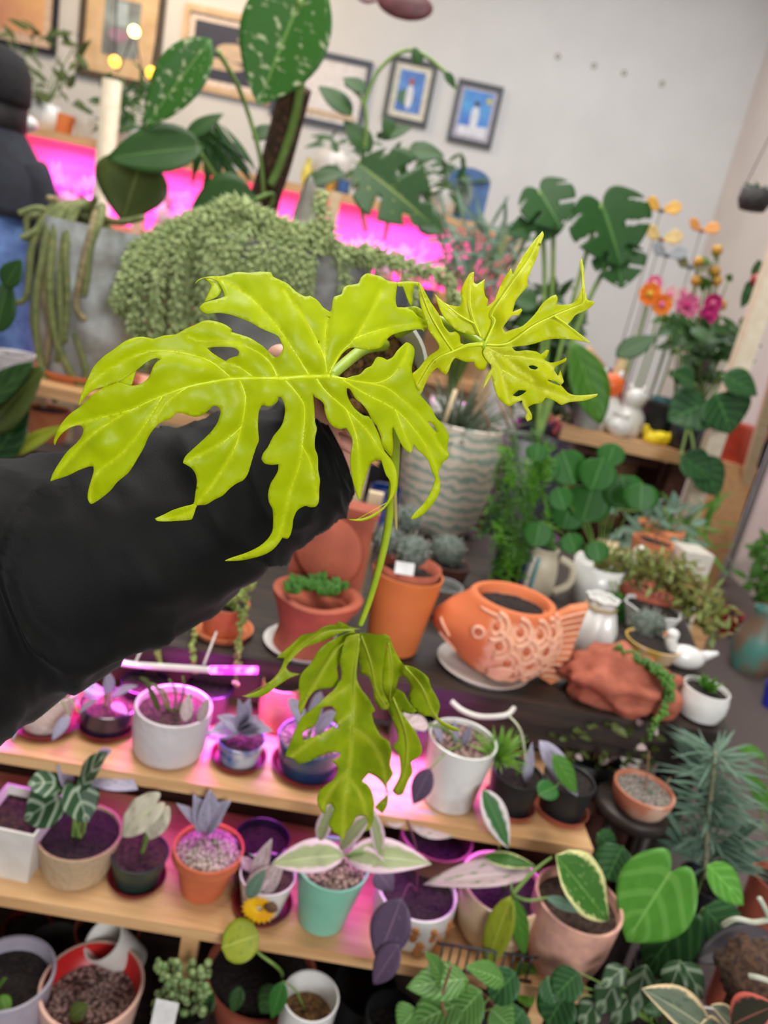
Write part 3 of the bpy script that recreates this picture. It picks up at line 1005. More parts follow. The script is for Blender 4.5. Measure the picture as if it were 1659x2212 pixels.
def pot(name, label, cat, b, z, rb, rt, t, mt, soil=None, fill=0.9, lip=0.0, liph=0.12, th=0.07, prof=None, group=None, dome=0.0, amp=0.005, fn=None, sx=1, body='pot', seg=40, sharp=50):
    """b = pixel of the foot's front edge on the shelf at height z, t = pixel of the rim's centre, rb / rt = radii in photo pixels"""
    P = onz(b[0], b[1], z)
    s = px(b[0], b[1], P.y)
    Rb, Rt = rb * s, rt * s
    C = Vector((P.x, P.y + Rb, z))
    top = W(t[0], t[1], C.y)
    h = top.z - z
    C.x = (C.x + top.x) / 2
    r = thing(name, label, cat, C, group)
    if prof is None:
        prof = [(0, 0), (1, 1)]
    out = [(0, 0), (Rb * 0.9, 0), (Rb, 0.004)]
    for q, hh in prof:
        out.append((Rb + (Rt - Rb) * q, max(0.004, hh * h)))
    if lip:
        rr1, hh1 = out[-1]
        out[-1] = (rr1 - (Rt - Rb) * liph, h * (1 - liph))
        out += [(Rt + lip * Rt, h * (1 - liph) + 0.001), (Rt + lip * Rt, h)]
    R1 = out[-1][0]
    w = th * Rt
    out += [(R1 - w * 0.5, h + w * 0.25), (R1 - w, h), (R1 - w * 1.1, h * 0.9)]
    # inner wall follows the outside down to the soil
    fr = R1 - w * 1.1 - max(0, (Rt - Rb)) * (1 - fill) * 0.8
    out.append((fr, h * (fill - 0.06)))
    MB().lathe(C, out, seg, sx=sx, fn=fn).build(body, mt, r, sharp=sharp)
    if soil:
        MB().soil(C + Vector((0, 0, h * fill)), fr * 1.005 + 0.001, seed=b[0] * 0.013, amp=amp, dome=dome).build('soil', soil, r)
    return r, dict(C=C, h=h, R=R1, s=s, Y=C.y, soil=C + Vector((0, 0, h * fill)), fr=fr)


def saucer(label, C, r, z, mt, group=None, h=0.012):
    o = MB().lathe((C.x, C.y, z), [(0, 0), (r * 0.86, 0), (r, h), (r * 0.95, h), (r * 0.82, 0.004), (0, 0.004)], 40).build('saucer', mt, sharp=40)
    return tag(o, label, 'saucer', group)


def lf(root, i, L, mt, Y, shape='ovate', fold=0.15, droop=0.12, name='leaf', wave=0.0, nrm=None, label=None, solid=0.0008):
    """one leaf as a part: L = (base x, base y, tip x, tip y, width px[, dY base, dY tip])"""
    d0, d1 = (L[5], L[6]) if len(L) > 6 else (0.0, -0.02)
    s = px(L[0], L[1], Y)
    return MB().leaf(W(L[0], L[1], Y + d0), W(L[2], L[3], Y + d1), L[4] * s, shape, fold, droop, nrm=nrm, wave=wave).build(name, mt, root, solid=solid, label=label)


def stem(root, pts, r, mt=M_stem, name='stem'):
    c = curve(pts, 6)
    return MB().tube(c, taper(r, r * 0.6, len(c)), 7).build(name, mt, root)


def leaves(root, lst, mt, Y, shape='ovate', soil=None, sr=0.0018, smat=M_stem, **k):
    for i, L in enumerate(lst):
        lf(root, i, L, mt, Y, shape, **k)
        if soil is not None:
            d0 = L[5] if len(L) > 6 else 0.0
            b = W(L[0], L[1], Y + d0)
            q = soil + Vector((random.uniform(-.008, .008), random.uniform(-.008, .008), -0.003))
            stem(root, [q, q.lerp(b, 0.5) + Vector((0, 0, 0.012)), b], sr, smat)


# leaf looks
L_mel = leafmat('striped_peperomia', (48, 84, 50), vein=(170, 186, 160), stripes=3, tl=0.1, vs=0.75)
L_lilac = leafmat('silver_lilac_leaf', (192, 184, 208), vein=(224, 216, 230), blotch=(136, 142, 146), bthr=0.55, tl=0.2)
L_cream = leafmat('cream_marbled_leaf', (226, 218, 196), vein=(206, 214, 160), blotch=(150, 168, 110), bthr=0.58, tl=0.25)
L_trad = leafmat('tradescantia_leaf', (186, 196, 146), vein=(214, 218, 170), edge=(236, 208, 220), edge_w=0.3, tl=0.3)
L_pinkw = leafmat('pink_white_leaf', (232, 206, 208), vein=(240, 226, 226), blotch=(112, 140, 76), bthr=0.56, tl=0.25)
L_purple = leafmat('purple_velvet_leaf', (104, 84, 110), vein=(150, 120, 140), blotch=(132, 104, 140), bthr=0.6, tl=0.12)
L_green = leafmat('mid_green_leaf', (72, 128, 34), vein=(110, 154, 74), stripes=5, tl=0.2)
L_heart = leafmat('velvet_heart_leaf', (92, 160, 56), vein=(136, 190, 96), stripes=4, tl=0.2)
L_dark = leafmat('dark_green_leaf', (40, 74, 28), vein=(70, 108, 52), stripes=4, tl=0.12)
L_deep = leafmat('deep_green_leaf', (38, 80, 38), vein=(80, 128, 72), stripes=5, tl=0.1)
L_bright = leafmat('bright_green_leaf', (98, 156, 44), vein=(160, 196, 90), stripes=6, tl=0.3)
L_var = leafmat('variegated_heart', (80, 140, 40), vein=(130, 176, 74), blotch=(206, 214, 158), bthr=0.6, bscale=9, tl=0.2)
L_vared = leafmat('cream_edged_leaf', (70, 124, 46), vein=(120, 160, 80), edge=(226, 224, 156), edge_w=0.36, blotch=(150, 186, 110), bthr=0.6, bscale=14, tl=0.2)
L_yel = leafmat('yellow_green_leaf', (160, 172, 48), vein=(190, 196, 90), blotch=(90, 126, 40), bthr=0.6, tl=0.25)
L_olive = leafmat('olive_leaf', (84, 98, 44), vein=(120, 130, 74), tl=0.15)
L_stripe = leafmat('silver_striped_leaf', (48, 78, 44), vein=(160, 176, 150), stripes=2.0, tl=0.1, vs=0.5)
L_rub = leafmat('variegated_rubber_leaf', (112, 124, 104), vein=(184, 186, 150), edge=(232, 206, 160), edge_w=0.36, blotch=(74, 92, 78), bthr=0.55, tl=0.15)
L_pinkedge = leafmat('pink_edged_leaf', (64, 62, 50), vein=(176, 110, 100), edge=(224, 110, 98), edge_w=0.34, tl=0.12)
L_slate = leafmat('slate_purple_leaf', (72, 66, 70), vein=(110, 98, 96), tl=0.1)
L_pilea = leafmat('round_green_leaf', (52, 112, 42), vein=(100, 150, 84), tl=0.2)
L_alo = leafmat('grooved_green_leaf', (82, 132, 54), vein=(150, 190, 120), stripes=8, tl=0.2, vs=0.45)
L_whiteg = leafmat('white_edged_leaf', (70, 120, 66), vein=(110, 150, 100), edge=(228, 216, 214), edge_w=0.28, tl=0.2)
L_feather = leafmat('silver_green_leaf', (112, 142, 120), vein=(150, 172, 150), tl=0.2)

random.seed(11)
# ------------------------------------------------------------------ middle shelf, left to right
r, g = pot('potted_plant', 'dimpled white pot on red saucer at the far left of the middle shelf', 'potted plant', (80, 1592), MZ, 48, 68, (100, 1480), mat('dimpled_white', (232, 214, 206), (214, 196, 188), rough=0.5, scale=220, kind='voronoi', thr=(0.1, 0.5), bump=0.5), M_soil)
saucer('maroon saucer under the dimpled white pot', g['C'], g['R'] * 1.12, MZ, M_redpl)
leaves(r, [(150, 1545, 110, 1600, 26), (170, 1540, 205, 1508, 22), (20, 1520, 30, 1600, 30)], L_lilac, g['Y'] - 0.05, soil=g['soil'])
r, g = pot('potted_plant', 'dark purple pot with silvery leaves on a maroon saucer beside the ribbed white pot', 'potted plant', (222, 1606), MZ, 56, 62, (222, 1515), M_purp, M_soil)
saucer('maroon saucer under the dark purple pot', g['C'], g['R'] * 1.08, MZ, M_redpl)
leaves(r, [(225, 1500, 165, 1478, 30), (235, 1500, 235, 1452, 26), (240, 1505, 290, 1478, 26), (215, 1505, 180, 1500, 24), (240, 1520, 275, 1540, 22)], L_lilac, g['Y'] - 0.01, soil=g['soil'])
r, g = pot('potted_plant', 'tall ribbed off-white pot with thin bare stems in soil', 'potted plant', (352, 1668), MZ, 74, 84, (362, 1520), mat('ribbed_white', (222, 214, 214), (196, 188, 192), rough=0.55, scale=140, kind='wave', thr=(0.2, 0.7), bump=0.3), M_soil, fill=0.86,
           prof=[(0.5, 0.15), (0.95, 0.55), (1.0, 0.85), (0.95, 1)])
for dx, dy, tx, ty in ((-10, 0, 330, 1478), (6, 0, 365, 1468), (14, 4, 395, 1462), (30, 8, 412, 1500), (-20, 4, 310, 1470)):
    p = g['soil'] + Vector((dx * 0.0005, dy * 0.0005, 0))
    q = W(tx, ty, g['Y'] - 0.01)
    stem(r, [p, p.lerp(q, 0.5) + Vector((0.004, 0, 0.01)), q], 0.0022, M_stem)
leaves(r, [(400, 1560, 408, 1500, 26, -0.06, -0.05), (430, 1560, 450, 1510, 22, -0.05, -0.05)], L_pinkw, g['Y'])
leaves(r, [(325, 1480, 305, 1462, 16), (345, 1540, 318, 1470, 14)], L_olive, g['Y'] - 0.02)
r, g = pot('potted_plant', 'small blue and white glazed pot with furry silver-lilac leaves', 'potted plant', (508, 1668), MZ, 42, 54, (518, 1592), mat('blue_white_glaze', (60, 96, 160), (206, 206, 214), rough=0.2, scale=24, thr=(0.42, 0.6), coat=0.5), M_soil)
saucer('maroon saucer under the blue and white pot', g['C'], g['R'] * 1.15, MZ, M_redpl)
ls = []
for i in range(14):
    a = random.uniform(-0.3, 3.4)
    q = random.uniform(40, 78)
    ls.append((520, 1578, 520 + cos(a) * q, 1572 - sin(a) * q * 0.85, random.uniform(26, 40), 0, random.uniform(-0.05, 0.02)))
leaves(r, ls, L_lilac, g['Y'], soil=None, fold=0.3)
r, g = pot('potted_plant', 'dark teal blue pot behind the drooping leaf on the middle shelf', 'potted plant', (660, 1700), MZ, 62, 78, (668, 1590), mat('teal_glaze', (44, 78, 104), (34, 52, 92), rough=0.25, scale=14, coat=0.4), M_perl)
saucer('magenta-lit saucer under the dark teal pot', g['C'], g['R'] * 1.05, MZ, M_redpl)
leaves(r, [(665, 1575, 630, 1510, 34), (670, 1575, 690, 1500, 30), (680, 1580, 720, 1540, 38), (655, 1580, 640, 1550, 30), (690, 1590, 705, 1565, 26)], L_lilac, g['Y'], soil=g['soil'], shape='round')
r, g = pot('potted_plant', 'white drip-glazed pot with slanting rim and reddish soil right of the drooping leaf', 'potted plant', (975, 1765), MZ, 58, 76, (992, 1592), mat('drip_glaze', (226, 224, 220), (184, 178, 178), rough=0.25, scale=14, thr=(0.45, 0.7), coat=0.4), M_perl, fill=0.93)
leaves(r, [(960, 1610, 935, 1560, 22), (985, 1612, 985, 1560, 18), (1000, 1612, 1015, 1570, 20)], L_lilac, g['Y'], soil=g['soil'])
leaves(r, [(900, 1570, 870, 1545, 50), (925, 1565, 880, 1560, 40)], L_pinkw, g['Y'] - 0.04, soil=g['soil'])
leaves(r, [(930, 1660, 890, 1740, 44, -0.07, -0.08)], L_purple, g['Y'], soil=g['soil'])


def tuft(root, mb, c, n, Lr, wr, up=0.6, spread=1.0, seed=0, shape='lance', droop=0.3):
    random.seed(seed)
    for i in range(n):
        a = random.uniform(0, 6.283)
        e = random.uniform(0.1, 1.0)
        d = Vector((cos(a) * spread * e, sin(a) * spread * e, up + random.uniform(-0.2, 0.5))).normalized()
        L = random.uniform(*Lr)
        b = c + Vector((cos(a), sin(a), 0)) * L * 0.08
        mb.leaf(b, b + d * L, random.uniform(*wr), shape, 0.15, droop * random.uniform(0.3, 1.3), nl=6)
    return mb


r, g = pot('potted_plant', 'black nursery pot with a feathery bright green tuft on the middle shelf', 'potted plant', (1115, 1776), MZ, 46, 58, (1105, 1665), M_blackp, M_dsoil)
saucer('orange-red saucer under the black pot with the feathery tuft', g['C'], g['R'] * 1.05, MZ, M_terra3)
tuft(r, MB(), W(1075, 1640, g['Y'] - 0.02), 120, (0.03, 0.06), (0.0015, 0.003), 0.5, 1.0, 3).build('foliage', mat('tuft_green', (110, 156, 40), (84, 130, 34), rough=0.5), r, label='feathery bright green foliage')
stem(r, [g['soil'], W(1110, 1640, g['Y']), W(1075, 1600, g['Y'] - 0.02)], 0.002)
leaves(r, [(1135, 1690, 1150, 1610, 22, -0.02, -0.03)], L_lilac, g['Y'], soil=g['soil'])
stem(r, [g['soil'] + Vector((0.01, 0, 0)), W(1135, 1650, g['Y'] - 0.02), W(1125, 1580, g['Y'] - 0.04), W(1098, 1545, g['Y'] - 0.03)], 0.0028, mat('pale_stem', (206, 206, 176), rough=0.5))
r, g = pot('potted_plant', 'black nursery pot with a green and lilac leaf, right end of the middle shelf', 'potted plant', (1222, 1786), MZ, 48, 58, (1225, 1680), M_blackp, M_dsoil)
saucer('orange-red saucer under the black pot at the shelf end', g['C'], g['R'] * 1.08, MZ, M_terra3)
leaves(r, [(1165, 1600, 1255, 1720, 52, 0.0, -0.03)], L_lilac, g['Y'] - 0.02, soil=None)
leaves(r, [(1195, 1630, 1250, 1715, 46, -0.03, -0.05)], L_green, g['Y'] - 0.02, soil=g['soil'])
leaves(r, [(1200, 1700, 1165, 1715, 46, -0.07, -0.09)], L_pilea, g['Y'], soil=g['soil'], shape='round')
# the bowl stands on a stool of its own
bw = onz(1385, 1775, MZ)
st = thing('stool', 'small dark wooden stool under the gravel-filled terracotta bowl', 'stool', (bw.x, bw.y + 0.05, 0))
MB().lathe((bw.x, bw.y + 0.05, MZ - 0.025), [(0, 0), (0.06, 0), (0.064, 0.004), (0.064, 0.02), (0.06, 0.025), (0, 0.025)], 32).build('seat', M_dark, st)
for a in (0.5, 2.1, 3.7, 5.2):
    MB().tube([(bw.x + cos(a) * 0.045, bw.y + 0.05 + sin(a) * 0.045, MZ - 0.02), (bw.x + cos(a) * 0.055, bw.y + 0.05 + sin(a) * 0.055, 0)], 0.01, 8).build('leg', M_dark, st)
r, g = pot('cactus_bowl', 'terracotta bowl with a white band, filled with grey gravel', 'potted plant', (1385, 1775), MZ, 36, 66, (1392, 1702), mat('banded_terracotta', (184, 112, 84), (212, 178, 156), rough=0.7, scale=9, thr=(0.5, 0.62)), mat('grey_grit', (150, 142, 132), (88, 80, 74), rough=0.9, scale=240, kind='voronoi', bump=0.8), prof=[(0.6, 0.25), (0.95, 0.7), (1, 1)], fill=0.88, th=0.09)
stem(r, [g['soil'], g['soil'] + Vector((-0.004, 0, 0.03)), g['soil'] + Vector((-0.01, 0.01, 0.07))], 0.0016, M_bstem)
stem(r, [g['soil'] + Vector((0.03, 0, 0)), g['soil'] + Vector((0.04, 0.01, 0.03))], 0.0016, M_bstem)
# leafy bush at the back
p0 = onz(1290, 1690, MZ)
r = thing('potted_plant', 'low bush of tiny pink-tipped green leaves under the bench end', 'potted plant', (p0.x, p0.y + 0.08, 0.52), None)
MB().lathe((p0.x, p0.y + 0.08, 0.48), [(0, 0), (0.05, 0), (0.06, 0.07), (0.055, 0.07), (0.05, 0.06), (0, 0.06)], 28).build('pot', M_blackp, r)
mb, mp = MB(), MB()
random.seed(5)
for i in range(150):
    b = W(random.uniform(1180, 1420), random.uniform(1555, 1690), p0.y + random.uniform(0.0, 0.1))
    d = Vector((random.uniform(-1, 1), random.uniform(-1, 0.2), random.uniform(-.3, 1))).normalized()
    (mp if i % 6 == 0 else mb).leaf(b, b + d * random.uniform(.012, .026), random.uniform(.009, .016), 'ovate', .2, .2, nl=5)
mb.build('foliage', L_olive, r)
mp.build('new_growth', L_pinkw, r, label='pink new leaves')
bs = MB()
for i in range(14):
    b = W(random.uniform(1190, 1410), random.uniform(1580, 1640), p0.y + 0.06)
    bs.tube(curve([(p0.x, p0.y + 0.08, 0.53), b - Vector((0, 0, .02)), b], 4), 0.0012, 5)
bs.build('stem', M_bstem, r)
st2 = MB().box((p0.x, p0.y + 0.08, 0.24), (0.22, 0.18, 0.48), ya).build('crate', M_brown, smooth=False)
tag(st2, 'brown wooden crate under the bush of tiny pink-tipped leaves', 'crate')

r, g = pot('pot', 'round tan clay pot in the shadow left of the drooping olive leaf', 'pot', (600, 1590), MZ, 34, 44, (600, 1470), mat('tan_clay', (206, 160, 110), (190, 142, 94), rough=0.7), M_dsoil, prof=[(0.6, 0.2), (1.1, 0.5), (1, 1)])
for i, (x, y, lab) in enumerate(((300, 1560, 'dark purple pot behind the ribbed off-white pot'), (440, 1570, 'dark purple pot behind the small blue and white pot'), (880, 1640, 'dark purple pot in the shadow left of the drip-glazed pot'))):
    r, g = pot('pot', lab, 'pot', (x, y), MZ, 40, 52, (x + 6, y - 90), M_purp, M_dsoil)
# grow light and cord under the bench
gl = thing('grow_light_bar', 'thin white bar with glowing magenta LEDs hung under the bench edge', 'grow light', W(420, 1440, 1.06))
MB().tube([W(60, 1405, 1.06), W(262, 1432, 1.06), W(300, 1437, 1.06), W(455, 1447, 1.06)], 0.0055, 10).build('bar', M_matte, gl)
MB().tube([W(455, 1447, 1.06), W(556, 1448, 1.06)], 0.0065, 10).build('tube', mat('magenta_led', (255, 40, 235), (255, 120, 255), emit=3.0, scale=90, thr=(0.45, 0.6)), gl)
for a in (290, 440):
    MB().tube([W(a, 1436, 1.06), W(a, 1436, 1.06) + Vector((0, 0.06, 0.03))], 0.002, 6).build('bracket', M_matte, gl)
cd = curve([W(975, 1515, 1.09), W(1000, 1535, 1.08), W(1040, 1548, 1.08), W(1092, 1545, 1.09), W(1110, 1530, 1.12)], 8)
tag(MB().tube(cd, 0.0045, 8).build('power_cord', M_matte), 'pale loop of power cord hanging below the bench edge', 'cord')

# ------------------------------------------------------------------ low shelf, left to right
P = onz(20, 1912, LZ)
sq = thing('square_planter', 'square white planter cut off by the left edge of the photo', 'planter', (P.x - 0.012, P.y + 0.045, LZ))
mb = MB()
c = Vector((P.x - 0.014, P.y + 0.046, LZ))
ht = W(45, 1770, c.y - 0.02).z - LZ
prof = []
for (hw, z) in ((0.036, 0), (0.046, ht), (0.042, ht), (0.037, ht * 0.75)):
    prof.append([c + Vector((sx_ * hw, sy_ * hw, z)) for sx_, sy_ in ((-1, -1), (1, -1), (1, 1), (-1, 1))])
vs = [p for q in prof for p in q]
mb.add(vs, [(0, 3, 2, 1)] + [(i * 4 + k, i * 4 + (k + 1) % 4, (i + 1) * 4 + (k + 1) % 4, (i + 1) * 4 + k) for i in range(3) for k in range(4)] + [(12, 13, 14, 15)])
mb.build('pot', M_matte, sq, smooth=False)
MB().box(c + Vector((0, 0, ht * 0.8)), (0.076, 0.076, 0.012)).build('soil', M_soil, sq, smooth=False)

r, g = pot('potted_plant', 'woven beige pot with striped round green leaves', 'potted plant', (148, 1930), LZ, 72, 90, (158, 1792), mat('woven_beige', (206, 180, 146), (172, 146, 112), rough=0.8, scale=70, kind='wave', thr=(0.3, 0.8), bump=0.6, bscale=120), M_dsoil, fill=0.92)
leaves(r, [(128, 1722, 48, 1770, 104), (165, 1700, 190, 1778, 78), (120, 1690, 60, 1692, 70), (180, 1690, 222, 1625, 58)], L_mel, g['Y'] - 0.01, soil=g['soil'], shape='heart', sr=0.0028)
leaves(r, [(200, 1650, 235, 1620, 44), (150, 1690, 128, 1655, 50), (205, 1668, 296, 1700, 62)], L_lilac, g['Y'] + 0.01, soil=g['soil'], shape='heart')
r, g = pot('potted_plant', 'small dark green pot with a folded cream marbled leaf', 'potted plant', (288, 1938), LZ, 46, 62, (292, 1838), mat('dark_green_plastic', (44, 62, 54), (34, 50, 44), rough=0.45), M_soil, fill=0.96)
saucer('maroon saucer under the small dark green pot', g['C'], g['R'] * 1.02, LZ, M_redpl)
leaves(r, [(335, 1738, 248, 1805, 74), (350, 1750, 318, 1818, 54)], L_cream, g['Y'] - 0.02, soil=g['soil'], shape='heart', droop=0.3, wave=0.03, sr=0.0035)
r, g = pot('potted_plant', 'plain terracotta pot heaped with pale gravel and one lilac sprout', 'potted plant', (436, 1960), LZ, 48, 72, (438, 1826), M_terra, M_gravel, fill=0.9, lip=0.06, liph=0.2, dome=0.02, amp=0.008)
leaves(r, [(445, 1795, 488, 1732, 52), (440, 1795, 425, 1722, 46), (450, 1795, 455, 1715, 54), (438, 1790, 388, 1735, 26)], L_lilac, g['Y'], soil=None, fold=0.35)
r, g = pot('potted_plant', 'white cup painted with a yellow sunflower, holding pink and green leaves', 'potted plant', (560, 1994), LZ, 44, 62, (575, 1885), M_white, M_soil, fill=0.9)
saucer('maroon saucer under the sunflower cup', g['C'], g['R'] * 1.08, LZ, M_redpl)
M_sun = mat('sunflower_yellow', (250, 206, 20), (240, 170, 10), rough=0.5)
fl = MB()
fc = W(560, 1962, g['Y'] - g['R'] * 0.90)
for i in range(18):
    a = i * 6.283 / 18
    d = Vector((cos(a), -0.15, sin(a)))
    fl.leaf(fc + d * 0.004, fc + d * 0.026, 0.009, 'lance', 0.1, 0.02, nrm=(0, -1, 0), nl=5)
fl.build('painted_sunflower', M_sun, r, solid=0.0008)
MB().blob(fc + Vector((0.017, -0.004, 0.01)), (0.011, 0.004, 0.009), 12, 8, 0.3, 30).build('painted_flower_centre', mat('flower_brown', (110, 74, 50), rough=0.7), r)
leaves(r, [(545, 1910, 582, 1818, 36, -0.03, -0.03), (530, 1935, 592, 1868, 40, -0.05, -0.04), (570, 1930, 610, 1860, 34, -0.05, -0.05), (545, 1880, 520, 1850, 26, 0, 0)], L_pinkw, g['Y'], soil=None)
leaves(r, [(535, 1940, 570, 1880, 30, -0.055, -0.05)], L_feather, g['Y'])
for x in (525, 600):
    stem(r, [g['soil'], W((560 + x) / 2, 1880, g['Y']), W(560, 1850, g['Y'])], 0.0018)
r, g = pot('glass_pot', 'dark purple glass pot behind the sunflower cup', 'pot', (552, 1935), LZ, 52, 60, (556, 1805), M_purp, M_dsoil, fill=0.8, th=0.05)
r, g = pot('potted_plant', 'mint green pot with pink-lit gravel and long pale pointed leaves', 'potted plant', (694, 2028), LZ, 52, 80, (712, 1862), mat('mint_glaze', (136, 200, 174), (128, 192, 166), rough=0.4), M_perl, fill=0.96, amp=0.008, dome=0.008)
leaves(r, [(745, 1848, 585, 1856, 74, 0, -0.02), (748, 1850, 925, 1852, 78, 0, -0.02), (735, 1835, 795, 1755, 44), (690, 1815, 716, 1735, 34), (820, 1845, 808, 1745, 34), (760, 1850, 830, 1860, 46)], L_trad, g['Y'] - 0.05, shape='ovate', droop=0.22, fold=0.3)
stem(r, [g['soil'], W(725, 1870, g['Y'] - 0.03), W(745, 1848, g['Y'] - 0.05), W(815, 1840, g['Y'] - 0.05)], 0.0026)
M_fig = mat('white_with_orange', (232, 230, 224), (222, 218, 210), rough=0.3)
r, g = pot('potted_plant', 'white pot with small orange painted figures and purple drooping leaves', 'potted plant', (890, 2062), LZ, 82, 92, (892, 1918), M_fig, M_dsoil, fill=0.9, prof=[(0.4, 0.1), (0.95, 0.45), (1, 0.8), (0.9, 1)])
M_or = mat('orange_paint', (196, 130, 70), (184, 116, 58), rough=0.5)
for i, (dx, hh) in enumerate(((-0.8, 0.62), (-0.42, 0.60), (0.02, 0.62), (0.45, 0.60), (0.82, 0.62), (-0.6, 0.27), (0.2, 0.25), (0.65, 0.27))):
    q = MB()
    aa = -math.acos(dx)
    c0 = g['C'] + Vector((cos(aa) * 91.5 * g['s'], sin(aa) * 91.5 * g['s'], hh * g['h']))
    q.blob(c0 + Vector((0, 0, 0.010)), (0.0062, 0.003, 0.0062), 10, 6)
    q.blob(c0 + Vector((0, 0.001, -0.004)), (0.0068, 0.003, 0.010), 10, 6)
    q.blob(c0 + Vector((0.006, 0.002, 0.004)), (0.005, 0.003, 0.003), 8, 5)
    q.build('painted_figure', M_or, r)
leaves(r, [(868, 1940, 812, 2085, 80, -0.11, -0.13), (862, 2040, 802, 2130, 50, -0.13, -0.14), (812, 1880, 850, 1925, 50, -0.06, -0.08)], L_purple, g['Y'], droop=0.1)
stem(r, [g['soil'], W(885, 1910, g['Y'] - 0.07), W(868, 1942, g['Y'] - 0.11)], 0.002, mat('purple_stem', (120, 60, 90), rough=0.5))
stem(r, [g['soil'], W(900, 1840, g['Y'] - 0.01), W(880, 1770, g['Y'])], 0.002, MATS['purple_stem'])
leaves(r, [(880, 1770, 990, 1800, 60, 0.0, 0.0), (880, 1770, 820, 1760, 50, 0, 0)], L_pinkw, g['Y'] + 0.01)
r, g = pot('pot', 'brown clay pot with purple rim standing behind the orange-figured pot', 'pot', (925, 1960), LZ, 70, 82, (935, 1800), mat('brown_glaze', (130, 86, 64), (92, 60, 84), rough=0.4, scale=8), M_dsoil, fill=0.7)
r, g = pot('potted_plant', 'wide cream bowl with dark soil and arching yellow-green leaves', 'potted plant', (1072, 2072), LZ, 66, 96, (1078, 1905), mat('cream_glaze', (226, 200, 164), (214, 186, 148), rough=0.35, coat=0.3), M_dsoil, fill=0.92, prof=[(0.45, 0.2), (0.85, 0.55), (1, 1)])
nd = W(1107, 1932, g['Y'] - 0.07)
stem(r, [g['soil'], W(1100, 1890, g['Y'] - 0.03), nd], 0.003)
stem(r, [nd, W(1150, 1885, g['Y'] - 0.06), W(1192, 1852, g['Y'] - 0.04)], 0.0035)
stem(r, [nd, W(1140, 1945, g['Y'] - 0.06), W(1185, 1938, g['Y'] - 0.05)], 0.003)
leaves(r, [(1104, 1935, 1042, 2108, 56, -0.07, -0.09)], L_yel, g['Y'])
leaves(r, [(1108, 1940, 1142, 2075, 40, -0.07, -0.08)], L_green, g['Y'])
leaves(r, [(1150, 1885, 918, 1892, 60, -0.03, -0.05)], L_pinkw, g['Y'], droop=0.25, fold=0.4)
leaves(r, [(1045, 1850, 1160, 1868, 34, -0.02, -0.03)], L_vared, g['Y'])
leaves(r, [(1042, 1705, 1105, 1835, 60, 0.0, -0.03)], L_whiteg, g['Y'], soil=g['soil'])
leaves(r, [(1120, 2078, 1152, 2182, 66, -0.06, -0.08)], L_bright, g['Y'], shape='ovate')
r, g = pot('potted_plant', 'salmon pink pot with one large cream-edged green leaf', 'potted plant', (1200, 2135), LZ, 62, 96, (1262, 1945), mat('salmon_clay', (224, 170, 146), (200, 150, 136), rough=0.75, scale=60), M_soil, fill=0.88, prof=[(0.5, 0.2), (0.85, 0.5), (1, 1)])
leaves(r, [(1200, 1848, 1318, 1990, 112, -0.05, -0.06)], L_vared, g['Y'], shape='ovate', fold=0.35, droop=0.05, wave=0.02)
stem(r, [g['soil'], W(1215, 1900, g['Y'] - 0.04), W(1202, 1850, g['Y'] - 0.05)], 0.003)
leaves(r, [(1180, 1940, 1265, 1970, 26, -0.04, -0.04)], L_feather, g['Y'])
rk = MB()
RK = onz(1040, 2140, LZ)
for i in range(11):
    a = W(975 + i * 20, 1975 + i * 2, 0.885)
    rk.tube([(a.x, 0.872 + i * 0.001, LZ + 0.004), (a.x - 0.002, 0.872 + i * 0.001, LZ + 0.05)], 0.0016, 6)
rk.tube([(W(975, 1975, .885).x - .01, 0.872, LZ + 0.004), (W(1175, 1995, .885).x + .01, 0.884, LZ + 0.004)], 0.002, 6)
rk.tube([(W(975, 1975, .885).x - .012, 0.872, LZ + 0.05), (W(1175, 1995, .885).x + .008, 0.884, LZ + 0.05)], 0.002, 6)
tag(rk.build('wire_rack', mat('grey_wire', (70, 72, 76), rough=0.4, metal=0.6)), 'low dark wire rack along the shelf front below the cream bowl', 'rack')

# ------------------------------------------------------------------ bottom row
def low(name, label, cat, x, y, Y, rt, rb, z0, mt, soil, fill=0.85, **k):
    """pot placed by its rim centre pixel and distance, standing at height z0"""
    T = W(x, y, Y)
    s = px(x, y, Y)
    C = Vector((T.x, Y, z0))
    h = T.z - z0
    r = thing(name, label, cat, C)
    Rt, Rb = rt * s, rb * s
    th = k.get('th', 0.07) * Rt
    f = fill
    inner = k.get('inner')
    o = MB().lathe(C, [(0, 0), (Rb, 0), (Rt, h * 0.98), (Rt, h), (Rt - th, h)] + ([] if inner else [(Rb + (Rt - Rb) * f - th, h * (f - 0.05))]), 40).build('pot', mt, r, sharp=50)
    if inner:
        MB().lathe(C, [(Rt - th, h + 0.0006), (Rt - th * 1.02, h), (Rb + (Rt - Rb) * f - th, h * (f - 0.05)), (0, h * (f - 0.05))], 40, cap=False).build('pot_lining', inner, r)
    R = Rb + (Rt - Rb) * f - th
    if soil:
        MB().soil(C + Vector((0, 0, h * f)), R, x * .01, amp=k.get('amp', 0.006), dome=k.get('dome', 0.0)).build('soil', soil, r)
    return r, dict(C=C, Y=Y, s=s, soil=C + Vector((0, 0, h * f)), R=Rt, h=h)


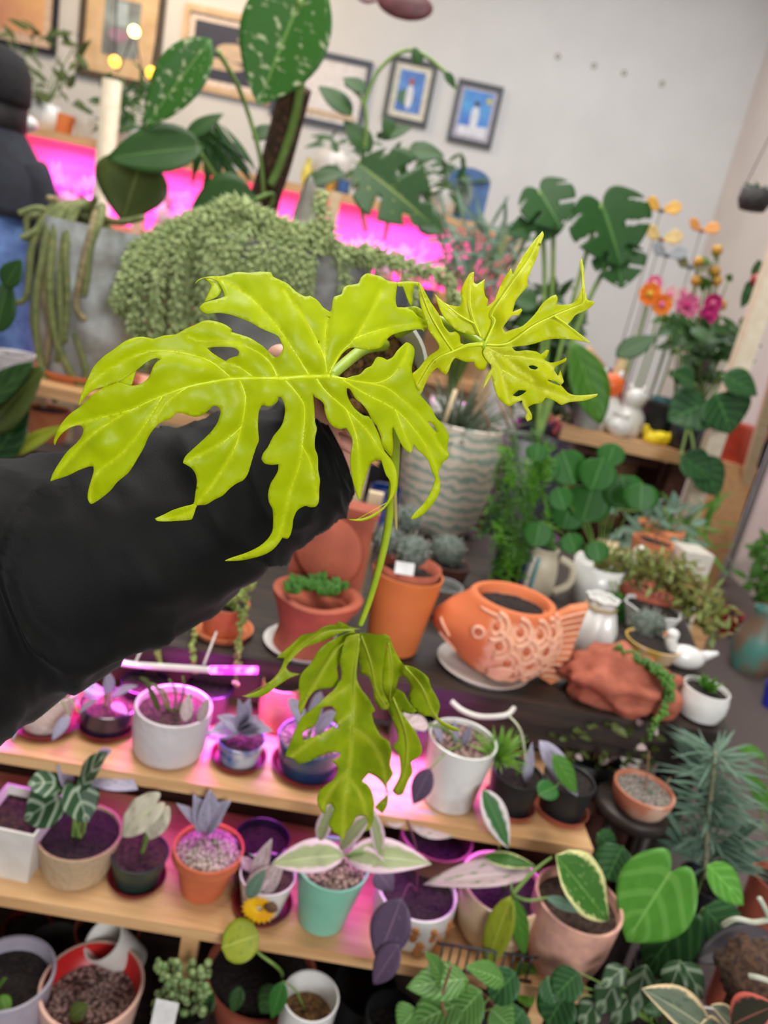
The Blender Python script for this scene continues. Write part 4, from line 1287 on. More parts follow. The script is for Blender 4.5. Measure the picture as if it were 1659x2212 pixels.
z0 = GZ
r, g = low('potted_plant', 'grey-lilac pot with dark soil in the bottom left corner', 'potted plant', 20, 2100, 0.83, 94, 70, z0, mat('grey_lilac', (178, 170, 182), (164, 156, 170), rough=0.4), M_dsoil, 0.84)
leaves(r, [(0, 2150, 20, 2190, 30), (-10, 2150, 5, 2110, 28)], L_bright, g['Y'] - 0.03)
r, g = low('potted_plant', 'cream pot with bright red inside and reddish bark in the bottom row', 'potted plant', 200, 2125, 0.85, 108, 84, z0, mat('cream_pink', (232, 190, 170), (224, 180, 160), rough=0.4), M_perl, 0.72, inner=mat('red_plastic', (190, 36, 34), (176, 28, 28), rough=0.4), amp=0.01)
leaves(r, [(150, 2200, 190, 2170, 40, -0.04, -0.03)], L_olive, g['Y'])
CU = W(252, 2050, 0.93)
cu = thing('cup', 'empty white cup tipped on its side behind the red-lined pot', 'cup', CU)
ax = Vector((-0.45, -0.35, 0.75)).normalized()
MB().lathe(CU - ax * 0.05, [(0, 0), (0.026, 0), (0.034, 0.09), (0.031, 0.09), (0.024, 0.01), (0, 0.01)], 32, ax).build('cup_body', M_matte, cu, sharp=50)
low('pot', 'empty dark grey pot behind the grey-lilac pot', 'pot', 118, 2040, 0.95, 58, 44, z0, mat('charcoal', (66, 62, 60), (50, 47, 46), rough=0.5), M_dsoil, 0.6)
low('pot', 'terracotta pot in the shade behind the white tipped cup', 'pot', 235, 2000, 1.0, 70, 50, z0, M_terra3, M_dsoil, 0.8)
low('pot', 'maroon pot in the shade under the left end of the low shelf', 'pot', 60, 2000, 1.0, 50, 40, z0, M_redpl, M_dsoil, 0.8)
r, g = low('succulent', 'pot of green bead-like jade succulent with a blank white tag', 'potted plant', 395, 2165, 0.84, 62, 50, z0, M_blackp, M_dsoil, 0.9)
mb = MB()
random.seed(8)
for i in range(110):
    p = W(random.uniform(335, 450), random.uniform(2075, 2190), 0.83 + random.uniform(-0.03, 0.03))
    mb.blob(p, (random.uniform(.004, .008), random.uniform(.004, .007), random.uniform(.004, .008)), 7, 5)
mb.build('foliage', mat('jade_green', (92, 124, 66), (136, 150, 100), rough=0.35, scale=70), r)
tg = MB().box(W(355, 2195, 0.78), (0.033, 0.0015, 0.042), 0.0, -0.35)
tg.build('plant_tag', mat('tag_white', (232, 230, 228), rough=0.4), r, smooth=False)
r, g = low('potted_plant', 'wide red-brown pot with a pale yellow-green leaf under the low shelf', 'potted plant', 565, 2095, 0.98, 120, 90, z0, M_terra3, M_dsoil, 0.85)
leaves(r, [(560, 2020, 478, 2045, 78, -0.13, -0.15)], L_yel, g['Y'], shape='round', fold=0.1)
stem(r, [g['soil'] + Vector((0.04, -0.02, 0)), W(608, 2100, g['Y'] - 0.12), W(560, 2060, g['Y'] - 0.13), W(545, 2040, g['Y'] - 0.13)], 0.003)
leaves(r, [(600, 2130, 560, 2190, 50, -0.12, -0.14), (460, 2140, 420, 2200, 44, -0.12, -0.14), (520, 2130, 500, 2190, 30, -0.12, -0.14)], L_dark, g['Y'])
r, g = low('potted_plant', 'small white pot of brown bark at the bottom middle', 'potted plant', 672, 2150, 0.84, 62, 48, z0, M_white, M_bark, 0.82, amp=0.008)
leaves(r, [(612, 2120, 585, 2205, 40, -0.02, -0.04)], L_pilea, g['Y'], soil=g['soil'])
low('pot', 'black pot in shadow between the white pot and the ribbed leaves', 'pot', 790, 2130, 0.95, 70, 54, z0, M_blackp, M_dsoil, 0.8)
low('pot', 'black pot in shadow at the foot of the white pot with orange figures', 'pot', 850, 2190, 0.86, 60, 50, z0, M_blackp, M_dsoil, 0.8)
r, g = low('potted_plant', 'leafy plant with ribbed bright green leaves at the bottom centre', 'potted plant', 1000, 2200, 0.80, 90, 70, z0, M_brown, M_dsoil, 0.9)
lst = [(1010, 2115, 880, 2128, 78), (1000, 2165, 880, 2215, 96), (1040, 2140, 965, 2222, 86), (1090, 2120, 1015, 2085, 54), (960, 2130, 932, 2060, 46), (900, 2180, 860, 2225, 70), (1060, 2180, 1110, 2225, 80)]
leaves(r, lst, L_alo, g['Y'] - 0.01, soil=g['soil'], shape='ovate', droop=0.15)
stem(r, [g['soil'], W(955, 2170, g['Y'] - 0.03), W(975, 2085, g['Y'] - 0.03)], 0.003, M_bstem)
leaves(r, [(1115, 2100, 1060, 2160, 70, 0.0, -0.02), (1130, 2180, 1100, 2225, 70, 0, -0.02)], L_deep, g['Y'], shape='round')

# ------------------------------------------------------------------ plants at the lower right
def floorpot(label, x, y, Y, r_px, h, mt, name='potted_plant', zb=0.0):
    T = W(x, y, Y)
    s = px(x, y, Y)
    C = Vector((T.x, Y, zb))
    r = thing(name, label, 'potted plant', C)
    R = r_px * s
    hh = T.z - zb
    MB().lathe(C, [(0, 0), (R * 0.7, 0), (R, hh), (R * 0.93, hh), (R * 0.88, hh * 0.93)], 32).build('pot', mt, r, sharp=50)
    MB().soil(C + Vector((0, 0, hh * 0.94)), R * 0.89, x * .01).build('soil', M_dsoil, r)
    return r, dict(C=C, Y=Y, s=s, soil=C + Vector((0, 0, hh * 0.94)))


r, g = floorpot('plant with one big velvety heart leaf in front of the feathery silver plant', 1440, 2100, 0.96, 70, 0, M_blackp)
leaves(r, [(1448, 1885, 1352, 2035, 158, -0.03, -0.06)], L_heart, g['Y'], shape='heart', soil=g['soil'], fold=0.1, droop=0.06, sr=0.003)
leaves(r, [(1480, 1985, 1388, 2105, 118, -0.01, -0.03)], L_deep, g['Y'], shape='heart', soil=g['soil'], fold=0.1)
leaves(r, [(1528, 1868, 1612, 1955, 78, 0.0, -0.03)], L_heart, g['Y'], shape='ovate', soil=g['soil'], fold=0.1)
leaves(r, [(1345, 1828, 1310, 1900, 88, 0.03, 0.0), (1290, 1800, 1330, 1840, 60, 0.06, 0.05), (1520, 1960, 1610, 2060, 120, 0.03, 0.0)], L_deep, g['Y'], shape='round', soil=g['soil'], fold=0.1)
r, g = floorpot('feathery silver-green plant with a pale central stem at the lower right', 1525, 1900, 1.12, 55, 0, M_black)
cstem = [W(1523, 1895, 1.12), W(1528, 1780, 1.12), W(1538, 1700, 1.12), W(1545, 1625, 1.12)]
stem(r, cstem, 0.0055, mat('pale_trunk', (150, 146, 116), rough=0.7))
fb = MB()
random.seed(21)
cp = curve(cstem, 12)
for i in range(230):
    p = cp[random.randrange(3, len(cp))]
    a = random.uniform(0, 6.283)
    d = Vector((cos(a), sin(a) * 0.8, random.uniform(0.0, 0.7))).normalized()
    L = random.uniform(0.05, 0.105)
    fb.leaf(p, p + d * L, random.uniform(0.003, 0.007), 'lance', 0.15, random.uniform(0.1, 0.5), nl=6)
fb.build('foliage', L_feather, r)
for L in ((1540, 1850, 1659, 1815, 26), (1545, 1860, 1659, 1850, 22), (1540, 1870, 1650, 1880, 18), (1515, 1850, 1430, 1810, 24), (1545, 1845, 1640, 1770, 22), (1505, 1850, 1400, 1750, 22), (1500, 1860, 1420, 1700, 18)):
    lf(r, 0, L + (0, -0.04), L_feather, 1.12, 'lance')
r, g = floorpot('plant with long bright leaves crossing the carpet at the right edge', 1690, 1900, 1.25, 60, 0, M_terra3)
leaves(r, [(1600, 1610, 1655, 1635, 24), (1610, 1680, 1680, 1760, 44), (1650, 1640, 1600, 1615, 20), (1655, 1700, 1605, 1670, 24)], L_green, g['Y'], soil=g['soil'], shape='lance')
r, g = floorpot('dark bushy plant with silver-striped leaves in the bottom right corner', 1430, 2190, 0.84, 90, 0, M_blackp)
lst = [(1395, 2085, 1372, 2190, 60), (1470, 2075, 1440, 2160, 56), (1475, 2080, 1522, 2160, 58), (1330, 2120, 1290, 2190, 60), (1440, 2120, 1400, 2200, 50), (1370, 2140, 1320, 2215, 60), (1290, 2160, 1250, 2215, 54), (1350, 2090, 1300, 2130, 46)]
leaves(r, lst, L_stripe, g['Y'], soil=g['soil'])
leaves(r, [(1250, 2100, 1200, 2150, 70), (1225, 2140, 1180, 2215, 90), (1180, 2110, 1200, 2170, 60), (1420, 2150, 1390, 2180, 60)], L_deep, g['Y'], soil=g['soil'], shape='round')
r, g = floorpot('plant with grey-green leaves edged in cream at the bottom right', 1560, 2240, 0.78, 70, 0, M_white)
leaves(r, [(1542, 2235, 1405, 2133, 96, 0, -0.02)], L_rub, g['Y'], shape='ovate', soil=g['soil'], fold=0.2)
leaves(r, [(1600, 2225, 1548, 2170, 50), (1570, 2240, 1520, 2215, 60)], L_rub, g['Y'] + 0.01, shape='ovate', soil=g['soil'])
r, g = floorpot('plant with dark leaves edged in coral pink in the bottom right corner', 1660, 2230, 0.74, 60, 0, M_white)
leaves(r, [(1580, 2215, 1670, 2170, 90, 0, -0.02)], L_pinkedge, g['Y'], shape='ovate', soil=g['soil'])
r, g = floorpot('plant with a broad slate-purple leaf at the right edge', 1690, 2080, 0.95, 60, 0, M_brown)
leaves(r, [(1670, 2020, 1500, 2070, 78, 0, -0.04)], L_slate, g['Y'], shape='ovate', soil=g['soil'])
BL = W(1628, 2105, 0.84)
mo = thing('orchid', 'dark mossy root ball with pale aerial roots at the right edge', 'orchid', BL - Vector((0, 0, 0.06)))
MB().blob(BL, 0.046, 22, 14, 0.35, 30, 3).build('root_ball', mat('brown_moss', (92, 66, 48), (48, 32, 26), rough=0.95, scale=120, bump=1.0), mo)
for pts in (((1562, 1998, .80), (1590, 1985, .79), (1630, 1992, .79), (1665, 1985, .80)), ((1618, 2108, .79), (1640, 2112, .785), (1670, 2122, .79)), ((1640, 1940, .80), (1660, 1980, .80), (1680, 2060, .82))):
    c = curve([W(*p) for p in pts], 6)
    MB().tube(c, 0.0035, 8).build('aerial_root', mat('aerial_root_grey', (186, 188, 170), (164, 168, 146), rough=0.6), mo)
MB().tube([BL - Vector((0, 0, 0.03)), BL - Vector((0, 0, BL.z))], 0.02, 12).build('stake', M_brown, mo)

# ------------------------------------------------------------------ on the bench, front row
# toilet-shaped planter
C = onz(640, 1434, BZ)
C = Vector((C.x, C.y + 0.066, BZ))
s_ = px(660, 1300, C.y)
saucer('white saucer under the toilet-shaped terracotta planter', C, 0.072, BZ, M_white, h=0.01)
tp = thing('toilet_planter', 'terracotta planter shaped like a toilet, filled with green succulents, behind the black sleeve', 'planter', C + Vector((0, 0, 0.004)))
bt = W(688, 1280, C.y + 0.01)
bh = bt.z
bx = Vector((bt.x, C.y + 0.01, 0))
mb = MB()
vs, seg = [], 40
for (rx, ry, z, k) in ((0.052, 0.058, BZ + 0.004, 0), (0.050, 0.056, BZ + 0.02, 0), (0.045, 0.050, BZ + 0.05, 0.2), (0.050, 0.056, BZ + 0.4 * (bh - BZ), 0.4), (0.066, 0.070, BZ + 0.75 * (bh - BZ), 0.9), (0.074, 0.080, bh - 0.012, 1), (0.076, 0.082, bh, 1),
                       (0.068, 0.074, bh + 0.004, 1), (0.058, 0.062, bh - 0.002, 1), (0.055, 0.06, bh - 0.022, 1)):
    o = Vector((C.x, C.y, 0)).lerp(bx, k)
    for j in range(seg):
        a = 2 * pi * j / seg
        q = 1 + 0.06 * cos(2 * a) ** 2
        vs.append((o.x + rx * cos(a) * q, o.y + ry * sin(a) * q, z))
mb.add(vs, [(i * seg + j, i * seg + (j + 1) % seg, (i + 1) * seg + (j + 1) % seg, (i + 1) * seg + j) for i in range(9) for j in range(seg)] + [tuple(range(seg))[::-1], tuple(9 * seg + j for j in range(seg))])
mb.build('bowl', M_terra3, tp, sharp=60)
M_tank = M_terra3
th = W(705, 1085, C.y + 0.085).z - bh
tank = MB().box((bx.x + 0.002, C.y + 0.098, bh + th / 2 - 0.01), (0.138, 0.045, th))
tank.build('tank', M_tank, tp, smooth=False)
MB().box((bx.x + 0.002, C.y + 0.098, bh + th - 0.004), (0.15, 0.055, 0.012)).build('tank_lid', M_tank, tp, smooth=False)
MB().lathe((bx.x, C.y + 0.066, bh + 0.062), [(0, 0), (0.055, 0), (0.060, 0.005), (0.055, 0.010), (0, 0.010)], 32, (0, -1, 0.16), sy=1.15).build('seat_lid', M_tank, tp)
sc = MB()
random.seed(31)
for i in range(11):
    c = Vector((bx.x + random.uniform(-.042, .042), C.y + random.uniform(-.045, .04), bh + 0.008))
    n = random.randint(7, 11)
    for k in range(n):
        a = 6.283 * k / n + i
        d = Vector((cos(a), sin(a), random.uniform(0.4, 1.2))).normalized()
        sc.leaf(c, c + d * random.uniform(.018, .030), random.uniform(.008, .012), 'obovate', 0.4, -0.15, nl=6)
sc.build('foliage', leafmat('succulent_green', (92, 150, 62), vein=(130, 176, 100), tl=0.25), tp, solid=0.0015)

# tall orange pot with cacti
r, g = pot('potted_cactus', 'tall plain orange clay pot holding small round grey cacti and a white tag', 'potted plant', (852, 1426), BZ, 57, 78, (872, 1232), M_orange, M_dsoil, fill=0.95, th=0.05)
MB().lathe(g['C'] + Vector((0, 0, g['h'] - 0.02)), [(g['R'] * 0.80, 0), (g['R'] * 0.9, 0.034), (g['R'] * 0.86, 0.034), (g['R'] * 0.76, 0.0)], 36).build('inner_pot', M_terra3, r)
M_cac = mat('cactus_grey', (72, 84, 72), (104, 112, 104), rough=0.8, scale=90, kind='voronoi', bump=0.8)


def cactus(par, c, R, name='cactus'):
    o = MB().lathe(c - Vector((0, 0, R * 0.9)), [(R * 0.5, 0), (R * 0.95, R * 0.5), (R, R * 0.95), (R * 0.85, R * 1.45), (R * 0.45, R * 1.75), (0, R * 1.8)], 48, fn=lambda a, h: 1 + 0.07 * cos(12 * a)).build(name, M_cac, par)
    sp = MB()
    for k in range(90):
        d = Vector((random.gauss(0, 1), random.gauss(0, 1), random.gauss(0.4, 1))).normalized()
        p = c + d * R * 0.9
        sp.tube([p, p + d * R * 0.35], 0.0004, 3, False)
    sp.build('spine_cover', mat('spine_white', (190, 186, 176), rough=0.7), o)


for (x, y, q) in ((890, 1190, 36), (838, 1165, 32), (882, 1120, 30)):
    Yc = g['Y'] + {1190: -0.015, 1165: 0.01, 1120: 0.035}[y]
    cactus(r, W(x, y, Yc), q * g['s'])
MB().box(W(874, 1228, g['Y'] - 0.052), (0.034, 0.0015, 0.022), 0.15, -0.5).build('plant_tag', mat('tag_white', (232, 230, 228), rough=0.4), r, smooth=False)
r, g2 = pot('potted_cactus', 'brown pot with a single round grey cactus right of the orange pot', 'potted plant', (965, 1275), BZ, 38, 48, (968, 1215), M_brown, M_dsoil, fill=0.95)
cactus(r, W(966, 1188, g2['Y']), 36 * g2['s'])
r, g = pot('cup', 'plain grey cup between the orange pot and the fish planter', 'cup', (948, 1338), BZ, 30, 42, (958, 1262), mat('grey_glaze', (158, 162, 160), (142, 148, 146), rough=0.3), None)

# fish planter
FC = Vector((0.262, 1.262, BZ + 0.006))
fs_ = px(1080, 1380, FC.y)
saucer('white saucer under the terracotta fish planter', Vector((W(1042, 1440, 1.255).x, 1.255, 0)), 0.088, BZ, M_white, h=0.011)
FC.x = W(1088, 1380, FC.y).x
fh = W(1100, 1290, FC.y).z - FC.z
M_peach = mat('peach_slip', (236, 182, 152), (226, 164, 132), rough=0.75, scale=40)
fprof = [(0, 0), (0.052, 0), (0.066, 0.012), (0.084, fh * 0.25), (0.094, fh * 0.45), (0.095, fh * 0.6), (0.088, fh * 0.8), (0.077, fh * 0.94), (0.076, fh), (0.069, fh + 0.003), (0.064, fh), (0.062, fh * 0.85)]


def fnose(a, h):
    d = (abs((a % (2 * pi)) - pi)) / 0.50
    return 1 + 0.42 * math.exp(-d * d) * math.exp(-((h - fh * 0.52) / (fh * 0.36)) ** 2) + 0.05 * cos(2 * a) * (1 if h < fh * 0.9 else 0.2)


def fsurf(a, h, off=0.0):
    R = fprof[0][0]
    for (r0, h0), (r1, h1) in zip(fprof[1:9], fprof[2:10]):
        if h0 <= h <= h1 and h1 > h0:
            R = r0 + (r1 - r0) * (h - h0) / (h1 - h0)
    R = R * fnose(a, h) + off
    return FC + Vector((cos(a) * R, sin(a) * R, h))


fish = thing('fish_planter', 'terracotta fish planter with cut-out scales and a fanned tail on the bench', 'planter', FC)
def slip_body():
    m = bpy.data.materials.new('terracotta_with_slip')
    m.use_nodes = True
    nt = m.node_tree
    b = nt.nodes['Principled BSDF']
    b.inputs['Roughness'].default_value = 0.75
    tc, sp, nz = nt.nodes.new('ShaderNodeTexCoord'), nt.nodes.new('ShaderNodeSeparateXYZ'), nt.nodes.new('ShaderNodeTexNoise')
    nz.inputs['Scale'].default_value = 60
    nt.links.new(tc.outputs['Object'], sp.inputs[0])
    nt.links.new(tc.outputs['Object'], nz.inputs['Vector'])
    ad = nt.nodes.new('ShaderNodeMath')
    ad.operation = 'MULTIPLY_ADD'
    ad.inputs[1].default_value = 0.03
    nt.links.new(nz.outputs['Fac'], ad.inputs[0])
    nt.links.new(sp.outputs[0], ad.inputs[2])
    mr = nt.nodes.new('ShaderNodeMapRange')
    mr.inputs[1].default_value, mr.inputs[2].default_value = -0.035, -0.02
    nt.links.new(ad.outputs[0], mr.inputs[0])
    m2 = nt.nodes.new('ShaderNodeMapRange')
    m2.inputs[1].default_value, m2.inputs[2].default_value = fh * 0.90, fh * 0.84
    nt.links.new(sp.outputs[2], m2.inputs[0])
    mu = nt.nodes.new('ShaderNodeMath')
    mu.operation = 'MULTIPLY'
    nt.links.new(mr.outputs[0], mu.inputs[0])
    nt.links.new(m2.outputs[0], mu.inputs[1])
    mx = nt.nodes.new('ShaderNodeMixRGB')
    mx.inputs[1].default_value, mx.inputs[2].default_value = lin((212, 114, 66)), lin((232, 166, 134))
    nt.links.new(mu.outputs[0], mx.inputs[0])
    nt.links.new(mx.outputs[0], b.inputs['Base Color'])
    return m


MB().lathe(FC, fprof, 64, fn=fnose).build('body', slip_body(), fish)
MB().soil(FC + Vector((0, 0, fh * 0.87)), 0.0635, 3.3).build('soil', M_dsoil, fish)
rows = [(0.80, (-1.95, -1.45, -1.0, -0.62, -0.3)), (0.585, (-1.80, -1.25, -0.80, -0.45)), (0.38, (-1.55, -1.05, -0.62, -0.3)), (0.19, (-1.35, -0.85, -0.45))]
for hh, angs in rows:
    for a in angs:
        for w, hw in ((0.25, 0.125), (0.135, 0.068)):
            pts = []
            for k in range(13):
                q = pi * (k / 12) - pi / 2
                pts.append(fsurf(a + w * cos(q) * 1.15 - 0.08, max(0.012, min(fh * 0.96, fh * (hh + hw * 1.35 * sin(q)))), 0.0008))
            MB().tube(pts, 0.0046 if w > 0.2 else 0.0034, 8).build('scale', M_peach, fish)
        c = fsurf(a - 0.02, fh * hh, -0.001)
        d = (c - FC - Vector((0, 0, fh * 0.5)))
        d.z *= 0.2
        MB().lathe(c, [(0, 0), (0.008, 0.0), (0.007, 0.0022), (0, 0.0024)], 14, d).build('scale_opening', M_terra, fish)
ec = fsurf(-2.28, fh * 0.66, 0.0)
ed = (ec - FC - Vector((0, 0, fh * 0.66))) + Vector((0.03, -0.05, 0))
eb = MB()
ed.normalize()
e1 = ed.orthogonal().normalized()
e2 = ed.cross(e1)
eb.tube([ec + ed * 0.001 + (e1 * cos(q * 0.45) + e2 * sin(q * 0.45)) * 0.010 for q in range(15)], 0.0035, 8)
eb.build('eye', M_peach, fish)
MB().blob(ec + ed * 0.001, 0.0042, 10, 8).build('pupil', M_terra, fish)
fin = MB()
for k in range(7):
    t = k / 6 - 0.5
    fin.tube(curve([fsurf(-1.95 + 0.04 * k / 6, fh * (0.16 + 0.10 * t), 0.003), fsurf(-1.68, fh * (0.19 + 0.22 * t), 0.006), fsurf(-1.42, fh * (0.20 + 0.20 * t), 0.003)], 6), 0.0042, 8)
fin.build('side_fin', M_peach, fish)
for dz in (0.36, 0.56):
    MB().tube(curve([fsurf(-2.72, fh * (dz - 0.12), 0.0), fsurf(-2.84, fh * dz, 0.001), fsurf(-2.92, fh * (dz + 0.05), 0.0)], 6), 0.003, 8).build('lip', M_peach, fish)
MB().tube([fsurf(-2.5 + 0.12 * k, fh * 0.92, 0.0) for k in range(6)], 0.003, 8).build('brow', M_peach, fish)
tp_ = [(1178, 1330), (1200, 1336), (1235, 1318), (1272, 1312), (1258, 1345), (1240, 1395), (1230, 1435), (1215, 1468), (1190, 1478), (1165, 1462), (1150, 1420), (1155, 1370)]
mb = MB()
fy = FC.y - 0.012
f1 = [W(x, y, fy) for x, y in tp_]
f2 = [p + Vector((0, 0.024, 0)) for p in f1]
nn = len(f1)
cf = sum(f1, Vector()) / nn
mb.add(f1 + f2 + [cf + Vector((0, -0.006, 0)), cf + Vector((0, 0.03, 0))], [(i, (i + 1) % nn, nn + (i + 1) % nn, nn + i) for i in range(nn)] + [((i + 1) % nn, i, 2 * nn) for i in range(nn)] + [(nn + i, nn + (i + 1) % nn, 2 * nn + 1) for i in range(nn)])
tail = mb.build('tail', M_terra2, fish, smooth=False)
tr = MB()
for k in range(11):
    t = k / 10
    a = W(1170 + 6 * sin(t * 3), 1350 + 108 * t, fy - 0.006)
    b = W(1266 - 55 * t, 1322 + 146 * t, fy - 0.003)
    tr.tube(curve([a, a.lerp(b, 0.5) + Vector((0, -0.003, 0.004)), b], 5), 0.0027, 7)
tr.build('tail_ridging', M_peach, tail)

# rust-red rock planter with trailing string plant
RC = onz(1345, 1562, BZ)
RC = Vector((RC.x, RC.y + 0.07, BZ))
rk = thing('rock_planter', 'rough rust-red clay planter like a rock with a green string plant trailing over it', 'planter', RC)
mb = MB()
hz = W(1335, 1418, RC.y).z - BZ
mb.blob(RC + Vector((0, 0, hz * 0.45)), (0.104, 0.066, hz * 0.62), 40, 24, 0.40, 24, 4)
for i, p in enumerate(mb.v):
    p.z = max(p.z, BZ + 0.001)
    d = (Vector((p.x, p.y)) - Vector((RC.x - 0.012, RC.y)))
    if p.z > BZ + hz * 0.5:
        p.z += 0.022 * math.exp(-(d.length / 0.024) ** 2)
mb.build('pot', mat('rust_clay', (184, 104, 80), (150, 78, 58), rough=0.85, scale=24, bump=0.3), rk)
MB().blob(RC + Vector((0.083, -0.02, 0.022)), (0.026, 0.022, 0.03), 16, 10, 0.3, 20, 2).build('foot', MATS['rust_clay'], rk)


def beads(par, path, R, n, mt, seed, name='trailing_strand', jit=0.006):
    random.seed(seed)
    c = curve(path, 10)
    mb = MB().tube(c, 0.0009, 5)
    for i in range(n):
        p = c[int(random.random() * (len(c) - 1))]
        mb.blob(p + Vector((random.uniform(-jit, jit), random.uniform(-jit, jit), random.uniform(-jit, jit))), R * random.uniform(.7, 1.25), 6, 4)
    return mb.build(name, mt, par)


M_str = mat('string_plant_green', (84, 132, 40), (60, 100, 34), rough=0.4)
for k in range(9):
    beads(rk, [W(1330 + k * 6, 1400 + k * 3, RC.y - 0.02 + 0.004 * k), W(1370 + k * 6, 1420 + k * 3, RC.y - 0.03), W(1418 + k * 4, 1450 + k * 3, RC.y - 0.05), W(1446, 1490 + k * 3, RC.y - 0.06)], 0.0042, 46, M_str, k)
beads(rk, [W(1446, 1490, RC.y - 0.06), W(1436, 1530, RC.y - 0.075), W(1416, 1560, RC.y - 0.09), W(1406, 1592, RC.y - 0.095)], 0.0045, 50, M_str, 20, jit=0.005)

r, g = pot('potted_plant', 'small glossy white egg-shaped pot at the right end of the bench', 'potted plant', (1530, 1568), BZ, 30, 50, (1512, 1482), M_white, M_dsoil, fill=0.86, prof=[(0.7, 0.12), (1.15, 0.45), (1.12, 0.75), (0.95, 1)], th=0.05)
tuft(r, MB(), g['soil'] + Vector((0, 0, 0.002)), 34, (0.02, 0.035), (0.005, 0.009), 0.8, 0.9, 6, 'ovate').build('foliage', L_green, r)
g['C'].x
# white pleated vase
r, g = pot('vase', 'white pleated ceramic vase just right of the fish tail', 'vase', (1278, 1428), BZ, 44, 30, (1302, 1290), M_white, None, prof=[(-0.25, 0.2), (-0.3, 0.45), (0.6, 0.75), (1.6, 0.86), (0.6, 1)], fn=lambda a, h: 1 + 0.10 * cos(7 * a), th=0.2)
MB().tube([Vector((g['C'].x + cos(q * .5) * g['R'] * 0.9, g['C'].y + sin(q * .5) * g['R'] * 0.9, BZ + g['h'] * 0.84)) for q in range(14)], 0.004, 6).build('cord', mat('twine', (190, 166, 120), rough=0.8), r)
# striped jug
r, g = pot('jug', 'cream jug with navy and turquoise vertical stripes behind the fish planter', 'jug', (1165, 1296), BZ, 40, 30, (1168, 1180), mat('cream_stoneware', (222, 212, 186), (212, 200, 172), rough=0.4), None, prof=[(-0.2, 0.2), (-0.1, 0.5), (0.4, 0.75), (1, 0.92), (0.8, 1)], th=0.15)
for a, m in ((-2.55, mat('navy_glaze', (40, 56, 110), rough=0.3)), (-2.25, M_white), (-1.95, mat('turquoise_glaze', (110, 176, 184), rough=0.3)), (-2.75, MATS['navy_glaze'])):
    sp = MB()
    R0, hh = 41 * g['s'], g['h']
    pts = []
    for k in range(12):
        t = 0.04 + 0.8 * k / 11
        R = (41 + (30 - 41) * (-0.2 * t / 0.2 if t < .2 else (-0.2 + 0.1 * (t - .2) / .3 if t < .5 else (-0.1 + 0.5 * (t - .5) / .25 if t < .75 else .4 + .6 * (t - .75) / .17)))) * g['s']
        pts += [g['C'] + Vector((cos(a + s) * (R + .0012), sin(a + s) * (R + .0012), t * hh)) for s in (-0.09, 0.09)]
    sp.add(pts, [(2 * k, 2 * k + 1, 2 * k + 3, 2 * k + 2) for k in range(11)])
    sp.build('painted_stripe', m, r, solid=0.001)
hx = g['C'] + Vector((g['R'] * 1.2, -0.01, 0))
MB().tube(curve([hx + Vector((0, 0, g['h'] * 0.85)), hx + Vector((0.032, 0, g['h'] * 0.72)), hx + Vector((0.034, 0, g['h'] * 0.35)), hx + Vector((0.004, 0, g['h'] * 0.12))], 8), 0.009, 10).build('handle', MATS['cream_stoneware'], r)

# left: small terracotta pot with strings of pearls
r, g = pot('potted_plant', 'terracotta pot on a clay dish half hidden under the black sleeve, pearl strands hanging down', 'potted plant', (470, 1384), BZ, 42, 52, (486, 1300), M_terra, M_dsoil, fill=0.9)
saucer('terracotta dish under the pot with pearl strands', g['C'], 0.055, BZ, M_terra2)
M_pearl = mat('pearl_green', (150, 168, 84), (112, 136, 62), rough=0.35)
for i, pts in enumerate((((486, 1300), (510, 1290), (535, 1268), (545, 1262)), ((500, 1310), (520, 1330), (512, 1400), (508, 1480)), ((470, 1310), (425, 1340), (418, 1400), (420, 1452)), ((465, 1310), (360, 1370), (342, 1400), (344, 1448)),
                         ((490, 1310), (530, 1290), (520, 1380), (515, 1440)))):
    zz = [0.0, -0.05, -0.08 if pts[-1][1] > 1400 else -0.05, -0.10 if pts[-1][1] > 1400 else -0.06]
    beads(r, [W(x, y, g['Y'] + d) for (x, y), d in zip(pts, zz)], 0.0042, 50, M_pearl, 40 + i, jit=0.004)

# big striped ceramic pot at the back of the bench
r, g = pot('striped_pot', 'large wavy ceramic pot banded in cream, pink and sea green behind the held stem', 'potted plant', (962, 1166), BZ, 74, 100, (968, 905), mat('banded_glaze', (222, 208, 190), (140, 168, 152), rough=0.35, scale=11, kind='wave', thr=(0.45, 0.95), coat=0.3), M_dsoil, fill=0.9,
           prof=[(0.7, 0.15), (1.25, 0.4), (1.42, 0.6), (1.35, 0.78), (1.05, 0.93), (1, 1)], fn=lambda a, h: 1 + 0.028 * sin(h * 190 + 0.8 * sin(a)))
tb = MB()
random.seed(9)
for i in range(170):
    a, e = random.uniform(0, 6.283), random.random()
    b = g['soil'] + Vector((cos(a) * 0.09 * e, sin(a) * 0.09 * e, 0))
    d = Vector((cos(a) * e, sin(a) * e - 0.2, random.uniform(.1, 1))).normalized()
    tb.leaf(b, b + d * random.uniform(.06, .17), random.uniform(.004, .008), 'lance', .2, random.uniform(.2, .9), nl=7)
tb.build('foliage', leafmat('grey_green_blade', (86, 98, 76), vein=(120, 130, 104), tl=0.1), r)
MB().tube([W(955, 925, g['Y'] - 0.1), W(985, 842, g['Y'] - 0.09)], 0.006, 8).build('stake', M_pale, r)
for x0, x1 in ((1075, 1100), (1030, 1060), (1090, 1115)):
    MB().tube([W(x0, 860, g['Y'] - .06), W(x1, 925, g['Y'] - 0.08)], 0.0035, 6).build('dry_stem', M_bstem, r)
jr = onz(815, 1200, BZ)
